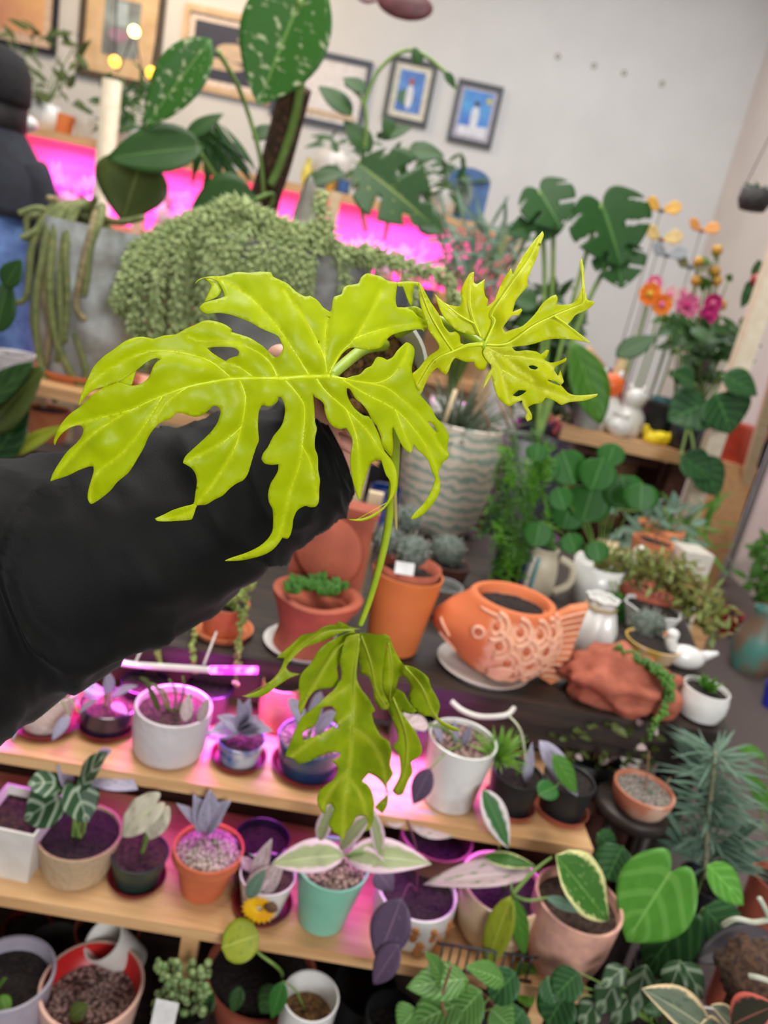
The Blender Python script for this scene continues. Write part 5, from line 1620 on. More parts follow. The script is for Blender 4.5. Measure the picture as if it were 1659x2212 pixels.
r, g = pot('jar', 'cobalt blue jar half hidden behind the held green stem', 'jar', (818, 1190), BZ, 42, 34, (822, 1050), mat('cobalt_glaze', (26, 50, 120), (20, 38, 96), rough=0.2, coat=0.5), None, prof=[(-0.4, 0.3), (-0.4, 0.6), (1, 0.85), (1, 1)])
# back riser of the bench
rs = thing('shelf_riser', 'pine shelf riser on the back left of the bench holding the grey pots', 'shelf', (-0.55, 1.95, BZ))
MB().box((-0.58, 2.02, 0.875), (1.06, 0.42, 0.03), 0.05).build('shelf', M_pine, rs, smooth=False)
pp = W(785, 1040, 1.8)
for x, y in ((-0.085, 1.86), (-1.06, 1.80), (-1.08, 2.16), (-0.10, 2.18)):
    MB().box((x, y, BZ + 0.1), (0.045, 0.045, 0.2), 0.05).build('post', M_pale, rs, smooth=False)
pp2 = W(782, 1160, 1.42)
tag(MB().box((pp2.x + 0.01, 1.44, BZ + 0.12), (0.03, 0.02, 0.24), 0.05).build('plank', M_pale, smooth=False), 'upright pale wooden plank between the toilet planter and the orange pot', 'plank')

# ------------------------------------------------------------------ grey pots on the riser
RZ = 0.89
P = W(165, 830, 2.0)
gc = Vector((W(195, 700, 2.0).x, 2.0, RZ))
sg = px(200, 700, 2.0)
M_conc = mat('mottled_concrete', (196, 202, 202), (132, 130, 122), rough=0.75, scale=11, thr=(0.38, 0.66), bump=0.15)
gp = thing('cactus_pot', 'large mottled grey concrete pot with hanging rat-tail cactus stems, at the left', 'potted plant', gc + Vector((0, 0, 0.012)))
ht = W(215, 490, 2.0).z - RZ - 0.012
saucer('orange clay saucer under the mottled concrete pot', gc, 118 * sg, RZ, M_terra2, h=0.022)
gR0, gR1 = 88 * sg, 108 * sg
MB().lathe(gc + Vector((0, 0, 0.012)), [(0, 0), (gR0, 0), (gR0 * 1.05, 0.01), (gR1, ht * 0.7), (gR1, ht), (gR1 * 0.92, ht), (gR1 * 0.88, ht * 0.9)], 44, fn=lambda a, h: 1 + 0.015 * sin(9 * a + h * 20)).build('pot', M_conc, gp, sharp=50)
MB().soil(gc + Vector((0, 0, 0.012 + ht * 0.93)), gR1 * 0.885, 1.7).build('soil', M_dsoil, gp)
M_rat = mat('rat_tail_green', (124, 128, 74), (96, 108, 62), rough=0.7, scale=60, bump=0.4)
M_rat2 = mat('rat_tail_brown', (152, 136, 96), (124, 112, 80), rough=0.7, scale=60, bump=0.4)
T0 = gc + Vector((0, 0, ht + 0.02))
tails = [((110, 485, -.10), (92, 560, -.12), (78, 650, -.13), (82, 760, -.13), (100, 830, -.13)), ((125, 480, -.11), (108, 600, -.14), (118, 720, -.14), (150, 800, -.13), (178, 832, -.12), (185, 795, -.12), (160, 720, -.12)),
         ((150, 470, -.11), (130, 600, -.14), (132, 720, -.14), (122, 780, -.13)), ((200, 490, -.12), (178, 580, -.14), (165, 660, -.14), (185, 692, -.14)), ((215, 480, -.11), (196, 530, -.13), (188, 600, -.14), (182, 640, -.14)),
         ((100, 470, -.08), (70, 530, -.1), (62, 610, -.1), (50, 650, -.1), (0, 654, -.1)), ((120, 460, -.06), (80, 450, -.08), (40, 462, -.1)), ((140, 455, -.04), (120, 432, -.06), (102, 428, -.08)),
         ((170, 455, -.06), (200, 440, -.08), (205, 425, -.1)), ((110, 475, -.06), (75, 500, -.1), (45, 515, -.12)), ((220, 470, -.06), (262, 480, -.1), (310, 470, -.12)), ((115, 490, -.1), (98, 640, -.12), (108, 700, -.12), (100, 790, -.12)),
         ((160, 465, -.1), (142, 540, -.14), (146, 640, -.14), (140, 740, -.14)), ((90, 465, -.05), (60, 470, -.07), (58, 520, -.08)), ((130, 470, -.1), (85, 600, -.12), (72, 690, -.12), (90, 780, -.12), (120, 870, -.12))]
for i, tl in enumerate(tails):
    pts = [T0 + Vector((random.uniform(-.04, .04), random.uniform(-.03, .03), -0.02)), T0.lerp(W(tl[0][0], tl[0][1], 2.0 + tl[0][2]), 0.6) + Vector((0, 0, 0.03))] + [W(x, y, 2.0 + d) for x, y, d in tl]
    c = curve(pts, 7)
    MB().tube(c, taper(0.0125, 0.007, len(c)), 9).build('cactus_stem', M_rat2 if i % 4 == 3 else M_rat, gp)

# burro's tail in a grey stone pot
bc = Vector((W(600, 640, 1.95).x, 1.95, RZ))
sb_ = px(600, 600, 1.95)
bp_ = thing('trailing_succulent', 'big pale green trailing succulent spilling out of a grey stone pot behind the lime leaf', 'potted plant', bc)
bh_ = W(600, 530, 1.95).z - RZ
M_stone = mat('grey_stone', (150, 150, 148), (112, 110, 106), rough=0.85, scale=14, bump=0.3)
bR = 190 * sb_
MB().lathe(bc, [(0, 0), (bR * 0.7, 0), (bR * 0.8, 0.01), (bR, bh_ * 0.8), (bR, bh_), (bR * 0.92, bh_), (bR * 0.88, bh_ * 0.9)], 44, sy=0.6, fn=lambda a, h: 1 + 0.02 * sin(7 * a)).build('pot', M_stone, bp_, sharp=50)
MB().lathe(bc + Vector((0, 0, bh_ * 0.9)), [(0, 0.004), (bR * 0.86, 0), (bR * 0.87, -0.004)], 30, sy=0.6).build('soil', M_dsoil, bp_)
M_bur = mat('burro_green', (186, 198, 138), (136, 156, 98), rough=0.55, scale=45, thr=(0.3, 0.7))


def burro(path, seed, R=0.0125, dens=1.15):
    random.seed(seed)
    c = curve(path, 12)
    mb = MB().tube(c, 0.004, 5)
    L = sum((c[i + 1] - c[i]).length for i in range(len(c) - 1))
    n = int(L / 0.0034 * dens)
    for i in range(n):
        k = min(len(c) - 2, int(i / n * (len(c) - 1)))
        t = (c[k + 1] - c[k]).normalized()
        p = c[k].lerp(c[k + 1], random.random())
        o = t.orthogonal().normalized()
        a = i * 2.4 + random.uniform(-.3, .3)
        d = (o * cos(a) + t.cross(o) * sin(a) + t * 0.7).normalized()
        q = p + d * R * 1.15
        e = d.orthogonal().normalized()
        f = d.cross(e)
        r_ = R * random.uniform(.36, .5)
        ring = [q + (e * cos(j * 1.571) + f * sin(j * 1.571)) * r_ for j in range(4)]
        mb.add([p + d * R * .1] + ring + [q + d * R * 1.35], [(0, j + 1, (j + 1) % 4 + 1)[::-1] for j in range(4)] + [(5, j + 1, (j + 1) % 4 + 1) for j in range(4)])
    return mb.build('trailing_stem', M_bur, bp_)


bt_ = bc + Vector((0, 0, bh_))
random.seed(77)
k = 0
for i in range(22):                                     # the left curtain
    x1 = 255 + i * 9.5 + random.uniform(-8, 8)
    yb = random.uniform(690, 800) if i > 3 else random.uniform(600, 760)
    dY = random.uniform(-.16, -.08)
    y1 = 600 - i * 4.5 + random.uniform(-15, 15)
    burro([W(520 + i * 5, 520, 1.92), W(430 + i * 7, 475 + random.uniform(-10, 25), 1.9), W(x1 + 40, y1 - 60, 1.88), W(x1, y1 + 20, 1.95 + dY), W(x1 - 8, yb, 1.95 + dY)], 100 + i)
for i in range(12):                                     # the middle
    x1 = 450 + i * 20 + random.uniform(-8, 8)
    burro([W(560 + i * 8, 540, 1.94), W(500 + i * 18, 500 + random.uniform(-15, 15), 1.86), W(x1, 560 + random.uniform(-15, 20), 1.80), W(x1 + random.uniform(-12, 12), random.uniform(620, 700), 1.80)], 140 + i)
for pts in (((640, 545), (720, 560), (800, 560), (860, 575), (900, 650)), ((660, 540), (780, 545), (880, 580), (960, 600), (990, 660)), ((690, 430), (700, 470), (720, 510), (740, 560)), ((680, 540), (760, 550), (810, 580), (820, 640)),
            ((620, 540), (690, 560), (740, 580), (745, 640)), ((700, 540), (800, 540), (860, 560), (930, 590)), ((590, 520), (660, 550), (735, 555), (790, 540)), ((560, 500), (600, 480), (650, 500)), ((450, 470), (520, 450), (580, 470)), ((700, 410), (690, 450), (700, 500), (690, 545))):
    k += 1
    burro([W(x, y, 1.88 - 0.012 * j) for j, (x, y) in enumerate(pts)], 170 + k, 0.0125)
# a grey boulder-like felt planter behind it
gb = W(660, 500, 2.2)
gs = thing('stone_planter', 'rounded peak of a grey stone behind the trailing succulent', 'stone', (gb.x, 2.2, RZ))
mb = MB().blob((gb.x, 2.2, RZ + 0.12), (0.14, 0.09, W(655, 398, 2.2).z - RZ - 0.12), 30, 20, 0.15, 18, 6)
for p in mb.v:
    p.z = max(RZ, p.z)
    p.x = gb.x + (p.x - gb.x) * (1 if p.z < RZ + .2 else max(.45, 1 - (p.z - RZ - .2) * 2.6))
mb.build('stone', mat('felt_grey', (176, 172, 162), (120, 114, 104), rough=0.9, scale=6, thr=(0.3, 0.7)), gs)

# ------------------------------------------------------------------ climbing plant on a brown coir pole
PC = W(565, 480, 2.3)
cl = thing('climbing_plant', 'tall climbing plant on a brown coir pole, marbled heart leaf on top', 'potted plant', (PC.x, 2.3, RZ))
pt_, pb_ = W(640, 185, 2.18), Vector((PC.x, 2.28, RZ + 0.1))
MB().tube(curve([pb_, PC + Vector((0, -0.02, 0)), W(600, 340, 2.24), pt_], 8), 0.043, 16).build('coir_pole', mat('coir', (104, 74, 50), (62, 42, 30), rough=0.95, scale=70, kind='voronoi', thr=(0.1, 0.55), bump=1.0), cl)
MB().lathe((PC.x, 2.28, 0.89), [(0, 0), (0.09, 0), (0.115, 0.16), (0.107, 0.16), (0.1, 0.14)], 32).build('pot', M_black, cl)
L_top = leafmat('marbled_heart_leaf', (68, 128, 48), vein=(132, 172, 92), blotch=(206, 214, 172), bthr=0.56, bscale=5.5, tl=0.25)
L_dk = leafmat('plain_dark_leaf', (48, 86, 34), vein=(88, 124, 62), tl=0.12)  # dark green without side stripes, for the background leaves
lf(cl, 0, (648, 0, 556, 226, 196, 0, 0), L_top, 2.05, 'heart', fold=0.16, droop=0.03, nrm=(0.1, -1, 0.25), label='big marbled heart leaf')
lf(cl, 0, (456, 84, 306, 278, 104, 0, -0.03), L_top, 2.1, 'ovate', fold=0.3, droop=0.06, nrm=(0.2, -1, 0.2))
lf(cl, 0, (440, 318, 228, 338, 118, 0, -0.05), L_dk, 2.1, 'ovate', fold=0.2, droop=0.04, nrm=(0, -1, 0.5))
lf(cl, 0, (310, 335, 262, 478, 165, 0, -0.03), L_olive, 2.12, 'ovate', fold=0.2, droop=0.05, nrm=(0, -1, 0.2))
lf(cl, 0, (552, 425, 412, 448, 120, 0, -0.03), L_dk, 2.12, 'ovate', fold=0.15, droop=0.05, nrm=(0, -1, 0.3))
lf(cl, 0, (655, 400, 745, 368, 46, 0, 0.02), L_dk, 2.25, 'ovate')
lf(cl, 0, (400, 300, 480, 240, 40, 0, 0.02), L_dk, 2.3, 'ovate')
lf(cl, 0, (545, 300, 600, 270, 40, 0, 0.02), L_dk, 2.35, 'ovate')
for pts, r0 in ((((648, 0, 2.05), (655, 120, 2.1), (640, 240, 2.15), (610, 340, 2.19), (585, 400, 2.2)), 0.011), (((470, 110, 2.1), (520, 200, 2.18), (560, 330, 2.2), (570, 430, 2.22)), 0.006), (((432, 330, 2.1), (480, 400, 2.2), (560, 470, 2.24)), 0.006),
                (((548, 432, 2.12), (590, 420, 2.2), (575, 470, 2.24)), 0.006)):
    c = curve([W(*p) for p in pts], 7)
    MB().tube(c, r0, 8).build('stem', M_stem, cl)
mb = MB()
random.seed(14)
for i in range(40):
    b = W(random.uniform(420, 480), random.uniform(250, 300), 2.4)
    e = W(random.uniform(380, 560), random.uniform(300, 440), 2.4)
    mb.leaf(b, e, 0.02, 'lance', .2, .2)
mb.build('back_foliage', L_dk, cl)

# split-leaf plant with yellow streaks, centre back
ML = thing('split_leaf_plant', 'dark split-leaf plant with yellow-streaked leaf in front of the magenta shelf', 'potted plant', (W(860, 460, 2.6).x, 2.6, 0))
mz = W(860, 540, 2.6)
MB().lathe((mz.x, 2.5, 0), [(0, 0), (0.12, 0), (0.15, mz.z - 0.1), (0.14, mz.z - 0.1), (0.13, mz.z - 0.15)], 28).build('pot', M_black, ML)
L_ys = leafmat('yellow_streaked_leaf', (52, 92, 44), vein=(130, 150, 66), blotch=(128, 148, 58), bthr=0.62, bscale=12, tl=0.15)
o = MB().leaf(W(772, 352, 2.5), W(935, 478, 2.45), 170 * px(850, 400, 2.5), 'ovate', .2, .1, nrm=(0, -1, .4), slits=3.1)
o.build('leaf', L_ys, ML, solid=0.001)
for a, b, c, d, w in ((800, 330, 745, 255, 60), (760, 250, 690, 180, 56), (790, 200, 742, 165, 44), (905, 140, 895, 100, 30), (960, 155, 985, 190, 24), (880, 330, 960, 330, 60), (850, 300, 830, 250, 40), (900, 470, 960, 500, 80), (740, 370, 660, 390, 50), (820, 300, 890, 270, 36)):
    lf(ML, 0, (a, b, c, d, w, 0, 0), L_dk, 2.55, 'ovate')
for pts in (((790, 500, 2.55), (775, 400, 2.55), (790, 300, 2.55), (785, 220, 2.55), (745, 180, 2.55)), ((785, 230, 2.55), (820, 150, 2.56), (885, 108, 2.56), (950, 145, 2.56), (985, 190, 2.56)), ((830, 520, 2.6), (840, 420, 2.58), (772, 352, 2.5))):
    c = curve([W(*p) for p in pts], 7)
    MB().tube(c, 0.006, 7).build('stem', M_stem, ML)

# left edge foliage beside the sleeve
lp = thing('potted_plant', 'plant with broad olive and yellow-green leaves at the left edge above the sleeve', 'potted plant', (W(20, 900, 1.5).x, 1.5, BZ))
MB().lathe((W(60, 960, 1.5).x, 1.5, BZ), [(0, 0), (0.06, 0), (0.08, 0.1), (0.074, 0.1), (0.07, 0.08), (0, 0.08)], 28).build('pot', M_terra3, lp)
for L, m in (((-30, 930, 92, 790, 110), L_olive), ((-40, 880, 70, 780, 70), L_dark), ((-20, 1000, 60, 880, 90), L_deep), ((20, 985, 135, 918, 44), L_yel), ((10, 620, 45, 560, 50), L_dk), ((-10, 720, 20, 600, 60), L_dk)):
    lf(lp, 0, L + (0, 0), m, 1.5, 'ovate', fold=0.2, droop=0.05)
r, g = pot('pot', 'ribbed white pot at the left edge behind the olive leaves', 'pot', (20, 860), RZ, 30, 44, (18, 760), MATS['ribbed_white'], M_dsoil)
r, g = pot('pot', 'small terracotta pot below the orange clay saucer at the left', 'pot', (100, 960), BZ, 36, 46, (92, 880), M_terra2, M_dsoil)

# ------------------------------------------------------------------ middle right of the bench
fp = onz(1130, 1300, BZ)
fr_ = thing('asparagus_fern', 'fine feathery bright green fern hanging between the striped pot and the round leaves', 'fern', (fp.x, 1.78, BZ))
MB().lathe((fp.x, 1.78, BZ), [(0, 0), (0.06, 0), (0.08, 0.13), (0.074, 0.13), (0.07, 0.11), (0, 0.11)], 28).build('pot', M_black, fr_)
M_asp = leafmat('asparagus_green', (92, 156, 26), vein=(120, 176, 50), tl=0.3)
M_asp2 = leafmat('asparagus_dark', (58, 106, 26), vein=(90, 136, 50), tl=0.2)
random.seed(51)
for j in range(26):
    x0, y0 = random.uniform(1080, 1180), random.uniform(930, 1150)
    x1, y1 = x0 + random.uniform(-60, 40), y0 + random.uniform(60, 170)
    Yq = random.uniform(1.62, 1.76)
    c = curve([Vector((fp.x, 1.78, BZ + 0.12)), W(x0, y0, Yq), W((x0 + x1) / 2 + 8, (y0 + y1) / 2, Yq - 0.02), W(x1, y1, Yq - 0.03)], 12)
    mb = MB().tube(c, 0.0009, 4)
    for i in range(80):
        p = c[random.randrange(8, len(c))]
        d = Vector((random.gauss(0, 1), random.gauss(0, 1), random.gauss(0, .7))).normalized()
        mb.leaf(p, p + d * random.uniform(.012, .03), random.uniform(.003, .005), 'lance', .1, .1, nl=3)
    mb.build('frond', M_asp if j % 3 else M_asp2, fr_)

rp = onz(1260, 1270, BZ)
pl = thing('round_leaf_plant', 'plant with glossy round green leaves above the striped jug', 'potted plant', (rp.x, 1.72, BZ))
MB().lathe((rp.x, 1.74, BZ), [(0, 0), (0.05, 0), (0.065, 0.1), (0.06, 0.1), (0.056, 0.085), (0, 0.085)], 28).build('pot', M_white, pl)
random.seed(52)
for (x, y, q) in ((1228, 1008, 46), (1290, 1022, 42), (1270, 1085, 50), (1350, 1060, 46), (1226, 1110, 40), (1162, 1152, 34), (1212, 1075, 30), (1236, 1172, 28), (1290, 1190, 28), (1385, 1072, 38), (1180, 1010, 30), (1352, 1325, 40), (1330, 1300, 26), (1160, 975, 24), (1320, 980, 30)):
    Yq = 1.62 + random.uniform(-.05, .05)
    s = px(x, y, Yq)
    a = random.uniform(0, 6.283)
    b = W(x - cos(a) * q * .3, y - q * 0.75, Yq)
    t = W(x + cos(a) * q * .3, y + q * 0.85, Yq - 0.02)
    o = MB().leaf(b, t, q * 2 * s, 'round', -.08, .05, nl=10).build('leaf', L_pilea, pl, solid=0.001)
    c = curve([Vector((rp.x, 1.74, BZ + 0.09)), Vector((rp.x, 1.72, BZ + 0.12)).lerp(b, .5), b], 6)
    MB().tube(c, 0.0018, 6).build('stem', M_stem, pl)


def bird(name, label, cat, c, L, m, face=1, par=None, beak=None):
    """small ceramic bird: body, head on a neck, tail"""
    r = thing(name, label, cat, c)
    c = Vector(c)
    mb = MB()
    mb.blob(c + Vector((0, 0, L * .30)), (L * .5, L * .28, L * .30), 20, 12)
    mb.tube(curve([c + Vector((face * L * .32, 0, L * .38)), c + Vector((face * L * .46, 0, L * .62)), c + Vector((face * L * .44, 0, L * .8))], 6), taper(L * .17, L * .12, 13), 12)
    mb.blob(c + Vector((face * L * .47, 0, L * .82)), (L * .16, L * .13, L * .14), 14, 10)
    mb.tube([c + Vector((-face * L * .35, 0, L * .38)), c + Vector((-face * L * .75, 0, L * .58))], [L * .16, L * .05], 10)
    mb.build('body', m, r)
    MB().tube([c + Vector((face * L * .58, 0, L * .82)), c + Vector((face * L * .74, 0, L * .79))], [L * .05, L * .008], 8).build('beak', beak or M_orange, r)
    return r


def figure(label, x, y, Y, hpx, z, m, m2=None, name='figurine', cat='figurine'):
    """small ceramic animal sitting up: round body, head, ears"""
    T = W(x, y, Y)
    s = px(x, y, Y)
    h = hpx * s
    c = Vector((T.x, Y, z))
    r = thing(name, label, cat, c)
    MB().lathe(c, [(0, 0), (h * .28, 0), (h * .34, h * .15), (h * .30, h * .40), (h * .18, h * .58), (0, h * .62)], 24, sy=.85).build('body', m, r)
    hd = MB().blob(c + Vector((0, -h * .05, h * .74)), (h * .22, h * .2, h * .2), 16, 10).build('head', m2 or m, r)
    for q in (-1, 1):
        MB().tube([c + Vector((q * h * .1, 0, h * .86)), c + Vector((q * h * .15, 0, h * 1.0))], [h * .07, h * .03], 8).build('ear', m, hd)
    return r


M_ivory = mat('ivory_glaze', (228, 222, 210), (214, 206, 192), rough=0.3, coat=0.3)
bird('bird_figurine', 'white ceramic bird with raised tail at the back right end of the bench', 'figurine', onz(1482, 1452, BZ) + Vector((-0.004, 0.02, 0)), 0.085, M_white, -1, M_white)
bird('bird_figurine', 'ivory ceramic bird among the round green leaves', 'figurine', Vector((W(1330, 1190, 1.86).x, 1.86, BZ)), 0.14, M_ivory, 1)
r, g = pot('potted_plant', 'white scalloped pot holding a dark green round cactus behind the rust-red planter', 'potted plant', (1400, 1378), BZ, 44, 62, (1418, 1312), M_white, M_dsoil, fill=0.9, fn=lambda a, h: 1 + 0.05 * cos(8 * a))
cactus(r, W(1400, 1352, g['Y'] - 0.085), 0.038)
r, g = pot('bowl', 'mustard yellow and cream patterned bowl behind the rust-red planter', 'bowl', (1415, 1442), BZ, 48, 62, (1412, 1385), mat('mustard_cream', (206, 166, 66), (226, 196, 156), rough=0.4, scale=16, thr=(0.45, 0.55)), M_dsoil, fill=0.9)
r, g = pot('pot', 'salmon terracotta pot with a ruffled rim in the middle right distance', 'pot', (1412, 1240), BZ, 34, 44, (1405, 1165), M_terra2, M_dsoil, fill=0.9, fn=lambda a, h: 1 + 0.06 * sin(5 * a))
stem(r, [g['soil'], g['soil'] + Vector((0, 0, .06)), W(1398, 1125, g['Y'])], 0.003, M_bstem)
sd = thing('sedum_plant', 'mat of brownish yellow-green sedum sprawling over the back right of the bench', 'potted plant', (W(1400, 1300, 1.74).x, 1.74, BZ))
MB().lathe((W(1400, 1300, 1.74).x, 1.74, BZ), [(0, 0), (0.07, 0), (0.09, 0.07), (0.083, 0.07), (0.08, 0.055), (0, 0.055)], 28).build('pot', M_terra3, sd)
random.seed(53)
mA, mB_, mC = MB(), MB(), MB()
cpath = curve([W(1310, 1225, 1.74), W(1370, 1225, 1.72), W(1440, 1230, 1.68), W(1500, 1280, 1.64), W(1540, 1340, 1.60)], 20)
for i in range(760):
    p = cpath[random.randrange(len(cpath))] + Vector((random.gauss(0, .022), random.gauss(0, .02), random.gauss(-.004, .02)))
    d = Vector((random.gauss(0, 1), random.gauss(-.4, 1), random.gauss(.3, 1))).normalized()
    random.choice((mA, mA, mB_, mC)).leaf(p, p + d * random.uniform(.018, .040), random.uniform(.007, .013), 'ovate', .2, .1, nl=4)
mA.build('foliage', leafmat('brown_olive_leaf', (122, 126, 56), tl=0.2), sd)
mB_.build('rusty_foliage', leafmat('rusty_leaf', (134, 116, 64), tl=0.2), sd)
mC.build('pale_foliage', leafmat('pale_sedum', (150, 168, 96), tl=0.25), sd)
for i in range(8):
    p = cpath[i * 9]
    MB().tube(curve([Vector((p.x * .5 + sd.location.x * .5, 1.7, BZ + .06)), p], 4), 0.002, 5).build('stem', M_bstem, sd)
bx_ = W(1492, 1230, 1.78)
bx_ = W(1488, 1230, 2.1)
tag(MB().box((bx_.x, 2.12, bx_.z / 2 + .03), (0.09, 0.09, bx_.z + .06), 0.2).build('plinth', M_ivory, smooth=False), 'ivory square plinth behind the far right corner of the bench', 'plinth')

# ------------------------------------------------------------------ floor at the right
def floorthing(name, label, cat, x, y, rmax, htop, m, prof, extra=None, soil=None):
    P = onz(x, y, 0)
    s = px(x, y, P.y)
    c = Vector((P.x, P.y + rmax * s, 0))
    r = thing(name, label, cat, c)
    h = W(x, htop, c.y).z
    MB().lathe(c, [(q * rmax * s, t * h) for q, t in prof], 32).build('body' if cat == 'vase' else 'pot', m, r, sharp=60)
    if soil:
        MB().soil(c + Vector((0, 0, h * .92)), prof[-1][0] * rmax * s, x * .01).build('soil', soil, r)
    return r, c, h, s


PP = [(0, 0), (.7, 0), (1, .9), (1, 1), (.9, 1), (.85, .9)]
r, c, h, s = floorthing('pot', 'bright red pot standing on the carpet beyond the bench end', 'pot', 1570, 1375, 38, 1318, mat('bright_red', (186, 40, 40), (160, 30, 32), rough=0.4), PP, soil=M_dsoil)
r, c, h, s = floorthing('vase', 'teal and brown mottled vase on the carpet at the right edge', 'vase', 1632, 1470, 50, 1310, mat('teal_brown', (92, 150, 138), (140, 112, 92), rough=0.4, scale=9, thr=(0.4, 0.6)), [(0, 0), (.7, 0), (1, .3), (.9, .6), (.5, .85), (.6, 1), (.5, 1), (.4, .85)])
r, c, h, s = floorthing('potted_plant', 'leafy green plant in a terracotta pot at the right edge above the teal vase', 'potted plant', 1668, 1420, 45, 1300, M_terra, PP, soil=M_dsoil)
random.seed(54)
mb = MB()
for i in range(60):
    b = W(random.uniform(1610, 1690), random.uniform(1170, 1310), c.y + random.uniform(-.05, .1))
    d = Vector((random.uniform(-1, 1), random.uniform(-1, .3), random.uniform(-.2, 1))).normalized()
    mb.leaf(b, b + d * random.uniform(.05, .11), random.uniform(.03, .06), 'ovate', .2, .2, nl=6)
mb.build('foliage', L_green, r)
MB().tube(curve([c + Vector((0, 0, h * .9)), W(1650, 1250, c.y + .02)], 5), 0.008, 6).build('stem', M_stem, r)
r, c, h, s = floorthing('pot', 'cobalt blue pot cut off by the right edge of the photo', 'pot', 1675, 1540, 26, 1480, mat('cobalt_pot', (40, 60, 190), (32, 48, 160), rough=0.3), PP, soil=M_dsoil)
r, c, h, s = floorthing('watering_can', 'pale grey metal jug with a looped handle on the floor by the curtain', 'jug', 1540, 1262, 22, 1190, mat('grey_metal', (170, 176, 172), (150, 156, 152), rough=0.35, metal=0.5), [(0, 0), (1, 0), (1, .7), (.7, 1), (.6, 1), (.6, .7)])
MB().tube([c + Vector((22 * s * (.9 + .7 * sin(q * .4)), 0, h * (.2 + .7 * q / 8))) for q in range(9)], 0.01, 8).build('handle', MATS['grey_metal'], r)
# curtain and leaning plank against the side wall
cu = MB()
vs, nC = [], 46
for k in range(nC):
    t = k / (nC - 1)
    base = onz(1585, 1235, 0).lerp(onz(1720, 1270, 0), t)
    off = 0.035 * sin(t * 40)
    for z in (0.02, 0.5, 1.05, 1.4):
        vs.append((min(2.2, base.x - 0.02 + off * .5), base.y + off - 0.0, z))
cu.add(vs, [(k * 4 + j, (k + 1) * 4 + j, (k + 1) * 4 + j + 1, k * 4 + j + 1) for k in range(nC - 1) for j in range(3)])
tag(cu.build('curtain', mat('white_cloth', (212, 212, 218), (196, 196, 204), rough=0.8), solid=0.004), 'white cloth curtain hanging to the floor at the right edge', 'curtain')
a_, b_ = onz(1556, 1228, 0), W(1652, 900, 3.55)
mb = MB()
ax_ = (b_ - a_)
mb.tube([a_, b_ + ax_ * 0.3], 0.035, 4)
tag(mb.build('plank', M_pale, smooth=False), 'pale wooden plank leaning beside the white curtain', 'plank')
pb = W(1590, 812, 2.7)
pole = thing('wooden_post', 'tall cream wooden post rising behind the dark ribbed leaves at the right', 'post', (pb.x, 2.7, 0))
MB().box((pb.x, 2.7, 1.3), (0.058, 0.058, 2.6)).build('post', mat('cream_paint', (228, 214, 190), (216, 200, 174), rough=0.5), pole, smooth=False)
MB().box((pb.x, 2.7, 0.01), (0.14, 0.14, 0.02)).build('foot', MATS['cream_paint'], pole, smooth=False)

# ------------------------------------------------------------------ display table at the right, behind the bench
TZ = 0.93
dt = thing('display_table', 'pine display table crowded with ornaments in front of the white wall', 'table', (0.95, 3.2, 0))
MB().box((0.86, 3.25, TZ - 0.025), (0.56, 0.9, 0.05), 0.02).build('table_top', M_pine, dt, smooth=False)
for x, y in ((0.63, 2.86), (1.08, 2.87), (0.62, 3.62), (1.07, 3.63)):
    MB().box((x, y, (TZ - 0.05) / 2), (0.07, 0.07, TZ - 0.05)).build('leg', M_brown, dt, smooth=False)
MB().box((0.86, 2.86, TZ - 0.7), (0.42, 0.05, 0.05)).build('rail', M_brown, dt, smooth=False)
for i, (x, y, lab) in enumerate(((1325, 1035, 'open brown wooden crate under the display table, behind the round green leaves'), (1440, 1050, 'open brown wooden crate under the right end of the display table'))):
    p = Vector(((0.74, 0.98)[i], 3.05, 0))
    ck = thing('crate', lab, 'crate', (p.x, 3.15, 0))
    for dx in (-.1, .1):
        MB().box((p.x + dx, 3.15, 0.42), (0.03, 0.3, 0.84)).build('side_panel', M_brown, ck, smooth=False)
    MB().box((p.x, 3.29, 0.42), (0.18, 0.02, 0.84)).build('back_panel', M_pine, ck, smooth=False)
    for z in (0.05, 0.45, 0.825):
        MB().box((p.x, 3.14, z), (0.17, 0.26, 0.03)).build('shelf', M_brown, ck, smooth=False)


def onT(name, label, cat, x, y, Y, rpx, hpx, m, kind='pot', z=TZ, soil=None, fn=None):
    T = W(x, y, Y)
    s = px(x, y, Y)
    c = Vector((T.x, Y, z))
    r = thing(name, label, cat, c)
    R, h = rpx * s, hpx * s
    if kind == 'pot':
        prof = [(0, 0), (R * .75, 0), (R, h * .9), (R, h), (R * .9, h), (R * .85, h * .9), (0, h * .88)]
    elif kind == 'vase':
        prof = [(0, 0), (R * .6, 0), (R, h * .35), (R * .9, h * .6), (R * .45, h * .85), (R * .55, h), (R * .45, h), (R * .35, h * .85), (0, h * .8)]
    else:
        prof = [(0, 0), (R * .7, 0), (R, h * .4), (R * .8, h * .75), (0, h)]
    MB().lathe(c, prof, 28, fn=fn).build('body' if kind != 'pot' else 'pot', m, r, sharp=60)
    return r, c, h, s


